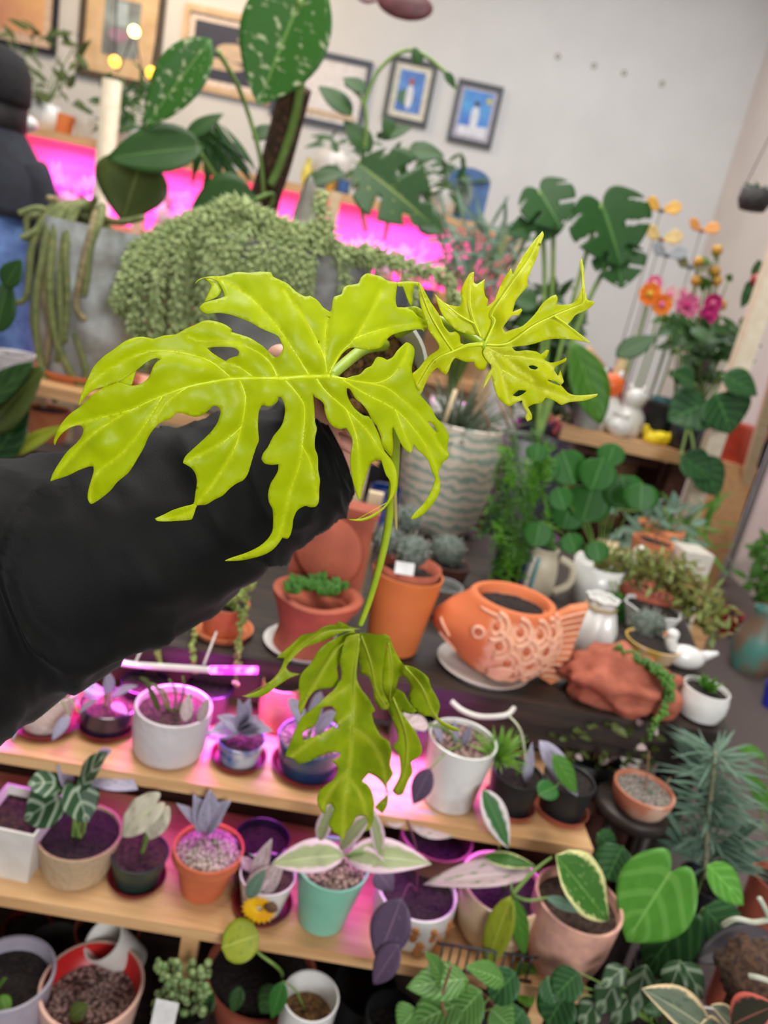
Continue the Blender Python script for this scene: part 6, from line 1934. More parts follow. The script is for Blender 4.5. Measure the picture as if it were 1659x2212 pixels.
M_tan = mat('tan_ceramic', (196, 156, 120), (176, 134, 100), rough=0.5, scale=10)
M_teal = mat('teal_gloss', (70, 130, 136), (50, 104, 112), rough=0.12, coat=0.8)
M_wh2 = M_white
figure('white rabbit figurine with an orange cap below the dark blade leaf', 1318, 830, 2.95, 130, TZ, M_white, mat('bright_orange', (240, 110, 40), (228, 96, 30), rough=0.4))
figure('plain white rabbit figurine right of the orange-capped one', 1378, 840, 2.93, 110, TZ, M_white)
onT('pot', 'shiny black pot beside the white rabbit figurines', 'pot', 1440, 850, 2.97, 42, 80, M_blackp)
onT('vase', 'small round white vase in front of the rabbit figurines', 'vase', 1356, 860, 2.86, 30, 48, M_white, 'vase')
bird('duck_figurine', 'bright yellow toy duck on the front edge of the display table', 'duck', Vector((W(1432, 930, 2.86).x, 2.86, TZ)), 0.085, mat('duck_yellow', (246, 220, 30), (236, 204, 20), rough=0.4), 1, M_orange)
bird('duck_figurine', 'second yellow toy duck, left of and below the other on the table edge', 'duck', Vector((W(1408, 945, 2.84).x, 2.835, TZ)), 0.07, MATS['duck_yellow'], -1, M_orange)
onT('pot', 'red clay pot behind the dark ribbed leaves at the right', 'pot', 1600, 960, 4.0, 46, 80, mat('red_clay', (170, 64, 40), (150, 52, 32), rough=0.4), z=0.78)
tag(MB().box((W(1600, 960, 4.0).x, 4.0, 0.39), (0.17, 0.2, 0.78)).build('plinth', mat('cardboard', (196, 152, 104), (180, 136, 90), rough=0.8), smooth=False), 'tan plinth under the red clay pot at the right', 'plinth')
onT('vase', 'big tan clay vase behind the young lime leaf tips', 'vase', 1290, 690, 3.3, 62, 150, M_tan, 'dome')
onT('vase', 'shiny turquoise glass vase right of the tan clay vase', 'vase', 1340, 700, 3.15, 28, 120, M_teal, 'vase')
onT('bottle', 'tall red and cream ornament between the turquoise vase and the felt flowers', 'ornament', 1372, 690, 3.1, 22, 170, mat('red_cream', (176, 36, 44), (226, 206, 150), rough=0.4, scale=9, thr=(0.45, 0.55)), 'vase')
onT('pot', 'grey pot with white rim left of the white rabbits', 'pot', 1270, 900, 2.9, 36, 60, MATS['grey_glaze'])
onT('pot', 'white pot near the round leaves at the left end of the display table', 'pot', 1240, 900, 2.98, 30, 50, M_white)
onT('pot', 'ivory jar between the yellow ducks and the black pot', 'pot', 1395, 910, 3.05, 32, 70, M_ivory)
onT('pot', 'teal glass pot under the pink felt flowers', 'pot', 1480, 740, 3.2, 34, 80, M_teal)

# felt flowers
def flower(label, x, y, Y, q, m, mc):
    c = W(x, y, Y)
    s = px(x, y, Y)
    r = thing('felt_flower', label, 'flower', Vector((c.x, Y, TZ)), 'felt flowers on stems over the display table')
    mb = MB()
    for i in range(8):
        a = i * 6.283 / 8
        d = Vector((cos(a), -.35, sin(a)))
        mb.leaf(c, c + d * q * s, q * s * .85, 'round', .2, -.05, nrm=(0, -1, .2), nl=6)
    mb.build('petals', m, r, solid=0.002)
    MB().blob(c + Vector((0, -.012, 0)), q * s * .3, 10, 7).build('flower_centre', mc, r)
    MB().tube(curve([c, Vector((c.x + .01, Y + .02, (c.z + TZ) / 2)), Vector((c.x, Y + .02, TZ))], 5), 0.004, 6).build('stem', M_stem, r)


M_fo = mat('felt_orange', (244, 140, 46), (232, 122, 36), rough=0.9)
M_fp = mat('felt_pink', (228, 120, 160), (214, 104, 146), rough=0.9)
M_fm = mat('felt_magenta', (206, 50, 130), (190, 40, 116), rough=0.9)
M_fw = mat('felt_blush', (232, 206, 200), (222, 190, 186), rough=0.9)
M_fy = mat('felt_yellow', (228, 186, 60), rough=0.9)
flower('orange felt flower, higher of the two orange ones', 1402, 635, 3.2, 26, M_fo, M_fy)
flower('orange felt flower, lower of the two orange ones', 1428, 658, 3.18, 24, M_fo, M_fp)
flower('pale pink felt flower above the orange ones', 1412, 612, 3.25, 18, M_fp, M_fw)
flower('blush white felt flower right of the orange ones', 1446, 636, 3.25, 20, M_fw, M_fp)
flower('large rose pink felt flower right of the orange ones', 1482, 660, 3.2, 28, M_fp, M_fm)
flower('small blush felt flower above the rose pink one', 1474, 634, 3.28, 15, M_fw, M_fm)
flower('magenta felt flower, rightmost and higher', 1538, 655, 3.2, 22, M_fm, M_fp)
flower('magenta felt flower, rightmost and lower', 1528, 680, 3.18, 22, M_fm, M_fm)


# butterfly and bird garden stakes
def stake(label, x, y, Y, q, m1, m2, zb=TZ):
    c = W(x, y, Y)
    s = px(x, y, Y)
    r = thing('garden_stake', label, 'garden stake', Vector((c.x, Y, zb)), 'butterfly stakes in front of the white wall')
    MB().tube([Vector((c.x, Y, zb)), c], 0.0025, 6).build('rod', mat('wire_grey', (120, 116, 110), rough=0.5), r)
    MB().blob(c, (q * s * .35, .008, .008), 10, 6).build('body', m1, r)
    for k in (-1, 1):
        MB().leaf(c, c + Vector((k * q * s * 1.15, -.02, q * s * .45)), q * s * 1.0, 'obovate', .1, 0, nrm=(0, -1, .6)).build('wing', m2, r, solid=0.002)


M_slate = mat('slate_blue', (76, 88, 104), rough=0.6)
M_mus = mat('mustard', (206, 156, 60), (190, 138, 46), rough=0.6)
M_rus = mat('rust_wing', (176, 104, 66), (160, 90, 56), rough=0.6)
stake('slate and mustard butterfly on a thin stake, topmost of the stakes', 1428, 455, 3.4, 34, M_slate, M_mus)
stake('rust and orange butterfly on a stake nearest the wall corner', 1515, 498, 3.4, 30, M_rus, mat('amber_wing', (224, 150, 70), rough=0.6))
stake('dark red and yellow butterfly on a stake below the slate one', 1428, 518, 3.35, 36, mat('dark_red_body', (110, 40, 40), rough=0.6), mat('straw_wing', (206, 176, 110), rough=0.6))
stake('grey butterfly on a stake in the middle of the group', 1440, 552, 3.3, 34, M_slate, mat('grey_wing', (140, 144, 148), rough=0.6))
stake('slate butterfly with mustard spots low in the group', 1490, 578, 3.3, 32, M_slate, mat('olive_wing', (122, 120, 80), rough=0.6))
yf = thing('potted_plant', 'thin plant with yellow flowers on tall stems beside the wall corner', 'potted plant', (W(1545, 640, 3.3).x, 3.3, TZ))
MB().lathe(yf.location, [(0, 0), (.05, 0), (.065, .12), (.058, .12), (.055, .1), (0, .1)], 24).build('pot', M_terra, yf)
random.seed(56)
for i in range(14):
    e = W(random.uniform(1505, 1575), random.uniform(540, 660), 3.3)
    MB().tube(curve([yf.location + Vector((0, 0, .1)), (yf.location + e) / 2 + Vector((0, 0, .05)), e], 5), 0.003, 5).build('stem', M_stem, yf)
    if i % 2:
        MB().blob(e, .022, 10, 6, .4, 20, i).build('flower', M_mus, yf)
    else:
        MB().leaf(e, e + Vector((random.uniform(-.06, .06), -.02, random.uniform(-.02, .07))), .035, 'ovate').build('leaf', L_green, yf, solid=0.001)

# plants on the display table
def bushy(label, pot_m, x0, x1, y0, y1, Y, n, Lr, wr, m, zb=TZ, shape='ovate', seed=1, name='potted_plant'):
    c = W((x0 + x1) / 2, y1, Y)
    r = thing(name, label, 'potted plant', (c.x, Y, zb))
    MB().lathe((c.x, Y, zb), [(0, 0), (.055, 0), (.075, .12), (.068, .12), (.064, .1), (0, .1)], 24).build('pot', pot_m, r)
    random.seed(seed)
    mb, ms = MB(), MB()
    for i in range(n):
        b = W(random.uniform(x0, x1), random.uniform(y0, y1), Y + random.uniform(-.12, .1))
        d = Vector((random.uniform(-1, 1), random.uniform(-1, .2), random.uniform(-.5, .9))).normalized()
        mb.leaf(b, b + d * random.uniform(*Lr), random.uniform(*wr), shape, .2, .2, nl=7)
        if i % 4 == 0:
            ms.tube([Vector((c.x, Y, zb + .1)), (Vector((c.x, Y, zb + .1)) + b) / 2 + Vector((0, 0, .03)), b], .003, 5)
    mb.build('foliage', m, r)
    ms.build('stem', M_stem, r)
    return r


bushy('dark bushy plant on the right end of the display table below the magenta flowers', M_black, 1450, 1600, 700, 830, 3.0, 90, (.05, .11), (.03, .06), L_dk, seed=61)
bushy('light green leafy plant behind the felt flowers', M_white, 1430, 1560, 690, 760, 3.35, 40, (.05, .1), (.03, .05), L_green, seed=62)
bushy('mixed dark foliage hanging at the left end of the display table', M_terra, 1190, 1310, 860, 960, 3.0, 60, (.04, .09), (.02, .045), L_dk, seed=63)
bushy('low silvery plant on a pale block stool behind the salmon ruffled pot', M_terra2, 1330, 1500, 1080, 1180, 2.35, 60, (.04, .08), (.02, .035), L_feather, zb=0.62, seed=64)
tag(MB().box((W(1415, 1180, 2.35).x, 2.35, 0.31), (0.3, 0.25, 0.62)).build('stool', M_pale, smooth=False), 'pale block stool under the low silvery plant', 'stool')
bushy('grassy plant in front of the tan crates at the right', M_terra, 1440, 1540, 1100, 1190, 2.5, 40, (.08, .16), (.008, .014), L_green, zb=0.5, shape='lance', seed=65)
tag(MB().box((W(1490, 1190, 2.5).x, 2.5, 0.25), (0.22, 0.22, 0.5)).build('stool', M_pine, smooth=False), 'pine block stool under the grassy plant', 'stool')
cz = thing('calathea', 'plant with big dark ribbed leaves in front of the cream post', 'potted plant', (1.06, 2.86, TZ))
MB().lathe(cz.location, [(0, 0), (.05, 0), (.065, .12), (.06, .12), (.055, .1)], 28).build('pot', M_black, cz)
for L in ((1530, 870, 1445, 905, 112), (1545, 850, 1585, 935, 130), (1560, 810, 1640, 850, 70), (1500, 990, 1560, 1070, 90), (1470, 985, 1540, 1030, 80), (1500, 830, 1460, 800, 60)):
    lf(cz, 0, L + (0, -.04), L_deep, 2.6, 'ovate', fold=.2, droop=.15, nrm=(0, -1, .7))
    b = W(L[0], L[1], 2.6)
    MB().tube(curve([cz.location + Vector((0, 0, .1)), (cz.location + b) / 2 + Vector((0, 0, .06)), b], 6), .005, 6).build('stem', M_stem, cz)
# big split-leaf monstera, right of centre
mo2 = thing('monstera', 'monstera with two large split leaves against the white wall', 'potted plant', (0.47, 2.56, 0))
q0 = mo2.location
MB().lathe(q0, [(0, 0), (.09, 0), (.12, .9), (.112, .9), (.10, .86)], 28).build('pot', M_black, mo2)
L_mon = leafmat('monstera_leaf', (44, 92, 36), vein=(96, 140, 70), tl=0.18)
for (L, sl, w) in (((1165, 412, 1215, 492, 128), 2.6, 0), ((1300, 440, 1345, 570, 185), 3.0, 0), ((1195, 478, 1100, 500, 80), 2.4, 0), ((1330, 540, 1345, 620, 120), 2.6, 0)):
    s = px(L[0], L[1], 2.7)
    b, t = W(L[0], L[1], 2.72), W(L[2], L[3], 2.66)
    MB().leaf(b, t, L[4] * s, 'heart', .15, .1, nrm=(0, -1, .35), slits=sl).build('leaf', L_mon, mo2, solid=0.001)
    MB().tube(curve([q0 + Vector((0, 0, .88)), (q0 + Vector((0, 0, .9))).lerp(b, .5) + Vector((0, .05, .1)), b], 7), .008, 7).build('stem', M_stem, mo2)
lf(mo2, 0, (1240, 740, 1300, 915, 92, 0, -.05), L_green, 1.7 + .9, 'lance', fold=.2, droop=.03, label='long lance leaf')
lf(mo2, 0, (1330, 770, 1420, 725, 56, 0, 0), L_dk, 2.6, 'ovate', fold=.1, droop=.03)
lf(mo2, 0, (1160, 660, 1110, 640, 70, 0, 0), L_dk, 2.6, 'ovate')
bushy('feathery pale fern behind the young lime leaf', M_white, 950, 1110, 490, 610, 2.9, 130, (.09, .17), (.010, .02), L_feather, zb=0.8, shape='lance', seed=66)
bushy('dark plant mass behind the young lime leaf', M_black, 1080, 1250, 640, 880, 2.86, 130, (.06, .13), (.03, .06), L_dk, zb=0.8, seed=67)
tag(MB().box((0.24, 2.9, 0.4), (0.62, 0.3, 0.8)).build('cabinet', M_brown, smooth=False), 'brown wooden cabinet behind the striped pot, covered by foliage', 'cabinet')
for i, (x, y, q, m, lab) in enumerate(((1180, 590, 60, M_tan, 'tan lampshade-like clay pot between the two monstera leaves'), (1205, 545, 50, MATS['grey_glaze'], 'grey jug behind the monstera'), (1150, 620, 40, M_pale, 'pale wooden vase behind the young lime leaf'))):
    onT('vase', lab, 'vase', x, y, 3.3, q * .6, q * 2.4, m, 'vase')

# ------------------------------------------------------------------ back wall
WY = WALL_Y


def picture(name, label, x0, x1, y0, y1, yx, m_frame, m_mat, fw, mw, art):
    """framed picture hung flat on the wall; x0..x1 at pixel row yx, y0 / y1 top and bottom at the middle"""
    xm = (x0 + x1) / 2
    a, b = W(x0, yx, WY), W(x1, yx, WY)
    t, u = W(xm, y0, WY), W(xm, y1, WY)
    c = Vector(((a.x + b.x) / 2, WY, (t.z + u.z) / 2))
    w, h = b.x - a.x, t.z - u.z
    r = thing(name, label, 'picture', c + Vector((0, -0.02, 0)))
    mb = MB()
    for dx, dz, sx, sz in ((-(w - fw) / 2, 0, fw, h), ((w - fw) / 2, 0, fw, h), (0, (h - fw) / 2, w - 2 * fw, fw), (0, -(h - fw) / 2, w - 2 * fw, fw)):
        mb.box(c + Vector((dx, -.02, dz)), (sx, .04, sz))
    mb.build('frame', m_frame, r, smooth=False)
    MB().box(c + Vector((0, -.012, 0)), (w - 2 * fw, .01, h - 2 * fw)).build('mount', m_mat, r, smooth=False)
    aw, ah = w - 2 * fw - 2 * mw, h - 2 * fw - 2 * mw
    art(r, c + Vector((0, -.02, 0)), aw, ah)
    return r


def flat(r, name, c, pts, m, d=0.0):
    """flat painted shape on a print"""
    f = [c + Vector((x, -d, z)) for x, z in pts]
    n = len(f)
    MB().add(f + [p + Vector((0, .004, 0)) for p in f], [tuple(range(n)), tuple(range(n, 2 * n))[::-1]] + [(i, n + i, n + (i + 1) % n, (i + 1) % n) for i in range(n)]).build(name, m, r, smooth=False)


def rect(w, h):
    return [(-w / 2, -h / 2), (w / 2, -h / 2), (w / 2, h / 2), (-w / 2, h / 2)]


def oval(x, z, rx, rz, n=14, st=0.0):
    return [(x + rx * cos(st + 6.283 * i / n), z + rz * sin(st + 6.283 * i / n)) for i in range(n)]


def art_dancer(r, c, w, h):
    flat(r, 'print', c, rect(w, h), mat('print_blue', (96, 146, 206), (62, 100, 178), rough=0.6, scale=8))
    flat(r, 'painted_shape', c, oval(-.03, -h * .15, w * .34, h * .2), mat('print_green', (74, 120, 90), rough=0.6), .001)
    flat(r, 'painted_figure', c, oval(.0, -h * .12, w * .15, h * .3), mat('print_white', (222, 224, 232), rough=0.6), .002)
    flat(r, 'painted_head', c, oval(0, h * .24, w * .1, h * .09), mat('print_red', (176, 92, 82), rough=0.6), .003)


def art_bride(r, c, w, h):
    flat(r, 'print', c, rect(w, h), mat('print_sky', (86, 160, 214), (66, 112, 196), rough=0.6, scale=6))
    flat(r, 'painted_ground', c, [(-w / 2, -h / 2), (w / 2, -h / 2), (w / 2, -h * .25), (-w / 2, -h * .3)], MATS['print_white'], .001)
    flat(r, 'painted_figure', c, oval(.0, -h * .08, w * .14, h * .28), MATS['print_white'], .002)
    flat(r, 'painted_head', c, oval(0, h * .22, w * .08, h * .07), mat('print_dark', (60, 52, 56), rough=0.6), .003)
    flat(r, 'painted_moon', c, oval(w * .38, h * .33, w * .1, h * .08), mat('print_yellow', (196, 190, 110), rough=0.6), .002)


def art_sketch(r, c, w, h):
    flat(r, 'print', c, rect(w, h), mat('paper_white', (226, 222, 222), (206, 200, 202), rough=0.7, scale=30))
    flat(r, 'painted_strip', c, [(-w / 2, -h / 2), (w / 2, -h / 2), (w / 2, -h * .38), (-w / 2, -h * .38)], mat('print_tan', (206, 182, 156), rough=0.7), .001)


def art_navy(r, c, w, h):
    flat(r, 'print', c, rect(w, h), mat('print_navy', (44, 50, 74), (38, 44, 64), rough=0.6))
    for i, (x, z, a, b) in enumerate(((.12, .05, .3, .16), (-.1, -.2, .34, .1), (.3, .3, .2, .07))):
        flat(r, 'painted_shape', c, oval(x * w, z * h, a * w, b * h), MATS['print_tan'] if 'print_tan' in MATS else mat('print_tan', (206, 182, 156), rough=0.7), .001 + .001 * i)


def art_still(r, c, w, h):
    flat(r, 'print', c, rect(w, h), mat('print_grey_blue', (150, 164, 166), (96, 100, 104), rough=0.6, scale=5))
    flat(r, 'painted_bouquet', c, oval(-.02, -h * .12, w * .28, h * .12), mat('print_pink', (170, 96, 130), (150, 140, 160), rough=0.6, scale=12), .001)
    flat(r, 'painted_window', c, [(-w * .2, h * .05), (w * .15, h * .05), (w * .15, h * .45), (-w * .2, h * .45)], mat('print_pale_blue', (176, 194, 204), rough=0.6), .001)


def art_sunset(r, c, w, h):
    flat(r, 'print', c, rect(w, h), mat('print_sunset', (240, 190, 130), (214, 150, 120), rough=0.6, scale=2))


M_slfr = mat('slate_frame', (70, 78, 92), (58, 64, 78), rough=0.4)
M_dkfr = mat('dark_frame', (44, 52, 58), (36, 42, 48), rough=0.4)
M_mount = mat('cream_mount', (226, 222, 204), rough=0.8)
M_woodfr = mat('light_wood_frame', (206, 178, 146), (190, 160, 128), rough=0.5, scale=10)
picture('framed_picture', 'dark framed print of a figure on blue, middle of the three right-hand wall pictures', 836, 936, 128, 270, 200, M_dkfr, M_mount, .035, .05, art_dancer)
picture('framed_picture', 'dark framed print of a white figure under blue sky, rightmost on the wall', 976, 1076, 178, 316, 248, M_dkfr, mat('lilac_mount', (196, 190, 204), rough=0.8), .035, .03, art_bride)
picture('framed_picture', 'wide slate-framed pale sketch behind the coir pole', 590, 795, 112, 272, 205, M_slfr, mat('paper_mount', (230, 226, 224), rough=0.8), .04, .03, art_sketch)
picture('framed_picture', 'wood-framed navy and tan print left of the big marbled leaf', 392, 600, 28, 210, 110, M_woodfr, mat('pink_mount', (226, 212, 202), rough=0.8), .05, .05, art_navy)
picture('framed_picture', 'tall dark-edged picture with wide wooden mount and grey-blue art', 172, 352, -60, 182, 90, mat('bronze_frame', (84, 72, 60), rough=0.4), mat('beige_mount', (214, 186, 150), (196, 166, 128), rough=0.8, scale=8), .05, .15, art_still)
picture('framed_picture', 'black-edged picture with a glowing sunset print in the top left corner', -90, 126, -120, 100, 60, M_black, mat('peach_mount', (230, 200, 176), rough=0.8), .04, .08, art_sunset)
for i, (x, y) in enumerate(((1205, 122), (1283, 142), (1348, 158), (1430, 181))):
    c = W(x, y, WY)
    o = MB().lathe(c + Vector((0, .004, 0)), [(0, 0), (.022, 0), (.024, .006), (.014, .008), (.010, .003), (0, .002)], 16, (0, -1, 0)).build('wall_plug', mat('plug_grey', (166, 158, 148), (140, 132, 122), rough=0.8))
    tag(o, ('small round wall plug, leftmost of four in a slanting row', 'small round wall plug, second from the left of four', 'small round wall plug, third from the left of four', 'small round wall plug, rightmost of four in a row')[i], 'wall plug', 'wall plugs on the white wall')

# hanging fish ornament
hf = W(862, 12, 3.0)
ho = thing('hanging_fish', 'dark red fish ornament hanging at the top edge of the photo', 'ornament', hf)
sh_ = px(858, 8, 3.0)
mb = MB().blob(hf + Vector((.02, 0, .008)), (62 * sh_, .018, 30 * sh_), 22, 12)
mb.build('body', mat('maroon_lacquer', (112, 62, 66), (88, 46, 50), rough=0.45, scale=20), ho)
tl_ = MB().leaf(hf + Vector((-35 * sh_, 0, .01)), hf + Vector((-92 * sh_, 0, -.004)), 22 * sh_, 'obovate', .1, 0, nrm=(0, -1, .2))
tl_.leaf(hf + Vector((-35 * sh_, 0, .015)), hf + Vector((-80 * sh_, 0, .05)), 20 * sh_, 'obovate', .1, 0, nrm=(0, -1, .2))
tl_.build('tail', MATS['maroon_lacquer'], ho, solid=0.006)
MB().tube([hf + Vector((.02, 0, .04)), hf + Vector((.02, 0, 1.6))], .0015, 5).build('thread', M_black, ho)
# hanging basket at the right edge
hb = W(1630, 432, 3.0)
hh = thing('hanging_basket', 'small dark wire basket hanging on two wires at the right edge', 'basket', hb)
M_bask = mat('dark_basket', (74, 70, 68), (48, 46, 46), rough=0.7, scale=120, kind='voronoi', bump=.6)
MB().lathe(hb + Vector((0, 0, -.035)), [(0, 0), (.045, 0), (.058, .03), (.055, .07), (.048, .07), (.045, .02), (0, .015)], 24).build('basket', M_bask, hh)
for k in (-1, 1):
    MB().tube([hb + Vector((k * .05, 0, .035)), hb + Vector((.04, 0, .55)), hb + Vector((.04, 0, 1.8))], .0018, 5).build('wire', M_black, hh)
tb_ = MB()
random.seed(71)
for i in range(14):
    d = Vector((random.uniform(-1, 1), random.uniform(-1, 1), random.uniform(.1, .8)))
    tb_.leaf(hb + Vector((0, 0, .03)), hb + Vector((0, 0, .03)) + d * .06, .014, 'lance', .2, .3, nl=5)
tb_.build('foliage', L_dark, hh)
# ornament and leaves hanging beside the post
ro = W(1636, 605, 2.9)
rr_ = thing('hanging_ornament', 'red bauble with dark green leaves hanging by the cream post', 'ornament', ro)
MB().blob(ro, .026, 16, 10).build('bauble', mat('red_gloss', (176, 70, 70), (150, 50, 54), rough=0.15, coat=.6), rr_)
tb_ = MB()
for i, (x, y) in enumerate(((1608, 640), (1622, 660), (1600, 665), (1640, 560), (1650, 650))):
    tb_.leaf(ro, W(x, y, 2.9), .05, 'ovate', .2, .1)
tb_.build('foliage', L_deep, rr_)
MB().tube([ro, ro + Vector((.02, 0, 1.6))], .002, 5).build('thread', M_black, rr_)
# warm fairy lights
fz = W(290, 68, 3.4)
fl_ = thing('string_light', 'string of three warm glowing bulbs in front of the tall picture', 'string light', fz)
for x, y, c1, e in ((290, 68, (255, 236, 140), 6), (248, 133, (255, 176, 60), 4), (327, 157, (255, 170, 50), 4)):
    MB().blob(W(x, y, 3.4), 12 * px(x, y, 3.4), 14, 10).build('bulb', mat('bulb_%d' % x, c1, c1, emit=e, rough=.3), fl_)
MB().tube(curve([W(240, 40, 3.4) + Vector((0, 0, 1)), W(248, 120, 3.4), W(290, 80, 3.4), W(327, 145, 3.4), W(360, 40, 3.4) + Vector((0, 0, 1))], 8), .003, 5).build('cable', M_black, fl_)

# ------------------------------------------------------------------ long shelf unit before the back wall, with grow lights
SY = 3.85
S1, S0 = 1.66, 1.30
us = thing('shelving_unit', 'long pine shelving unit with magenta grow light behind the plants', 'shelf', (-1.0, 4.0, 0))
MB().box((-1.05, 4.05, S1 - .02), (2.9, .42, .04)).build('shelf', M_pine, us, smooth=False)
MB().box((-1.05, 4.05, S0 - .02), (2.9, .42, .04)).build('shelf', M_pine, us, smooth=False)
MB().box((-1.05, 4.05, .88), (2.9, .42, .04)).build('shelf', M_pine, us, smooth=False)
MB().box((-1.05, 4.27, .85), (2.9, .02, 1.66)).build('back_panel', M_pale, us, smooth=False)
for x in (-2.46, -1.5, -.55, .37):
    MB().box((x, 3.86, .83), (.05, .05, 1.66)).build('post', M_pale, us, smooth=False)
pz = W(232, 250, 3.7)
tag(MB().box((pz.x, 3.72, W(236, 172, 3.72).z / 2), (.075, .05, W(236, 172, 3.72).z)).build('wooden_post', MATS['cream_paint']), 'tall cream post in front of the magenta shelf at the upper left', 'post')
for x in (-1.9, -1.0, -.2):
    MB().box((x, 3.95, S1 - .028), (.7, .05, .012)).build('light_fitting', M_matte, us, smooth=False)
M_mg = mat('blush_glaze', (236, 206, 222), (226, 186, 210), rough=.5)
random.seed(81)
spots = [(75, 330, 'pale pot with pink-lit leaves left of the cream post, nearest the person'), (110, 345, 'pale pot with pink-lit leaves, second from the person on the magenta shelf'), (150, 350, 'pale pot with pink-lit leaves, third from the person on the magenta shelf'), (190, 360, 'pale pot with pink-lit leaves just left of the cream post'),
         (365, 405, 'blush square-looking pot glowing magenta between the dark leaves'), (405, 400, 'blush pot glowing magenta beside the dark olive leaf'), (632, 420, 'pink-lit pot right of the coir pole'), (690, 428, 'pink-lit pot in the middle of the magenta shelf, behind the trailing succulent'),
         (735, 436, 'pink-lit pot behind the yellow-streaked leaf stem'), (800, 470, 'pot glowing magenta left of the brightest group'), (850, 490, 'pot glowing brightest magenta below the yellow-streaked leaf'), (905, 505, 'wide pot glowing magenta at the right end of the shelf')]
for i, (x, y, lab) in enumerate(spots):
    c = Vector((W(x, y, 3.9).x, 3.93 + .05 * (i % 2), S0))
    r = thing('potted_plant', lab, 'potted plant', c, 'potted plants on the magenta shelf')
    R = random.uniform(.045, .06) * (1.25 if i in (4, 11) else 1)
    MB().lathe(c, [(0, 0), (R * .8, 0), (R, R * 2), (R * .9, R * 2), (R * .85, R * 1.8), (0, R * 1.75)], 20).build('pot', M_mg, r)
    mb = MB()
    for k in range(16):
        d = Vector((random.uniform(-1, 1), random.uniform(-1, .4), random.uniform(.2, 1.2))).normalized()
        mb.leaf(c + Vector((0, 0, R * 1.7)), c + Vector((0, 0, R * 1.7)) + d * random.uniform(.07, .14), .045, 'ovate', .2, .3, nl=6)
    mb.build('foliage', L_pinkw, r)
for i, (x, lab) in enumerate(((100, 'pink-lit shallow tray on the lower left of the magenta shelf unit'), (150, 'second pink-lit pot on the lower left shelf of the unit'))):
    c = Vector((W(x, 430, 3.95).x, 3.98, .90))
    r = thing('pot', lab, 'pot', c)
    MB().lathe(c, [(0, 0), (.07, 0), (.09, .12), (.082, .12), (.078, .1), (0, .1)], 20).build('pot', M_mg, r)
# on top of the unit
def ontop(name, label, cat, x, rpx, hpx, m, kind='pot', Y=4.0, fn=None):
    return onT(name, label, cat, x, 300 + (x - 200) * .2, Y, rpx, hpx, m, kind, S1, fn=fn)


ontop('pot', 'orange clay pot on top of the shelf unit near the person', 'pot', 132, 26, 42, M_orange)
ontop('pot', 'cream pot right of the orange clay pot on the shelf unit', 'pot', 182, 22, 44, M_ivory)
ontop('pot', 'white pot right of the cream post on the shelf unit', 'pot', 276, 26, 38, M_white)
ontop('pot', 'second white pot, beside the dark leaf, on the shelf unit', 'pot', 322, 22, 36, M_matte)
ontop('vase', 'dark slim vase behind the person on the shelf unit', 'vase', 96, 12, 60, M_slate, 'vase')
ontop('vase', 'pearly round vase on the shelf unit below the slate-framed sketch', 'vase', 712, 46, 100, mat('pearl_glaze', (206, 198, 190), (186, 176, 168), rough=.35), 'dome')
ontop('figurine', 'small yellow figurine right of the coir pole on the shelf unit', 'figurine', 660, 12, 58, mat('figurine_yellow', (226, 206, 90), rough=.5), 'vase', 3.92)
ontop('cup', 'small blue cup right of the yellow figurine', 'cup', 690, 12, 26, mat('cup_blue', (70, 110, 176), rough=.4), 'pot', 3.9)
ontop('cup', 'small mustard cup between the two blue cups', 'cup', 714, 11, 24, M_mus, 'pot', 3.9)
ontop('cup', 'second small blue cup, further right on the shelf unit', 'cup', 742, 13, 28, MATS['cup_blue'], 'pot', 3.9)
ontop('vase', 'tan wooden vase below the gap between the slate and dark frames', 'vase', 786, 18, 84, M_woodfr, 'pot', 4.02)
ontop('pot', 'grey pot on the shelf unit below the middle dark frame', 'pot', 880, 30, 50, MATS['grey_glaze'])
bl = W(1010, 410, 4.02)
bo = thing('arched_panel', 'blue painted arched panel leaning at the right end of the shelf unit', 'panel', (bl.x, 4.02, S1 - .0))
aw_ = 46 * px(1010, 410, 4.02)
flat(bo, 'panel', Vector((bl.x, 4.02, S1)), [(-aw_, 0), (aw_, 0), (aw_, .2)] + [(aw_ * cos(q * pi / 10), .2 + aw_ * .55 * sin(q * pi / 10)) for q in range(1, 10)] + [(-aw_, .2)], mat('panel_blue', (74, 110, 160), (58, 92, 140), rough=.6, scale=10))
flat(bo, 'painted_oval', Vector((bl.x, 4.017, S1)), oval(-.02, .13, aw_ * .5, .09), mat('panel_grey', (130, 140, 140), (96, 120, 116), rough=.6, scale=12))
ck = thing('crate', 'small orange wooden crate holding a dark red pot, below the blue arched panel', 'crate', (W(1005, 485, 3.95).x, 3.95, S0))
kx = W(1005, 485, 3.95).x
for dx, dz, sx, sz in ((-.09, .06, .015, .12), (.09, .06, .015, .12), (0, .0075, .165, .015), (0, .1125, .165, .015)):
    MB().box((kx + dx, 3.95, S0 + dz), (sx, .14, sz)).build('side_panel', M_pine, ck, smooth=False)
c = Vector((kx, 3.94, S0 + .016))
tag(MB().lathe(c, [(0, 0), (.03, 0), (.04, .06), (.035, .06), (.03, .04), (0, .04)], 20).build('pot', M_redpl), 'dark red pot inside the small orange crate', 'pot')
for (lab, x0, x1, y0, y1, sd_) in (('thin leafy plant on the shelf unit left of the tall picture', 20, 175, 60, 230, 91), ('dark trailing plant on the shelf unit beside the cream post', 200, 330, 170, 290, 92), ('dark plant between the coir pole and the wall pictures', 690, 900, 300, 400, 93), ('dark green plant at the right end of the shelf unit', 900, 1010, 350, 450, 94)):
    bushy(lab, M_white, x0, x1, y0, y1, 3.95, 46, (.05, .13), (.02, .045), L_dk if sd_ != 91 else L_olive, zb=S1, seed=sd_)

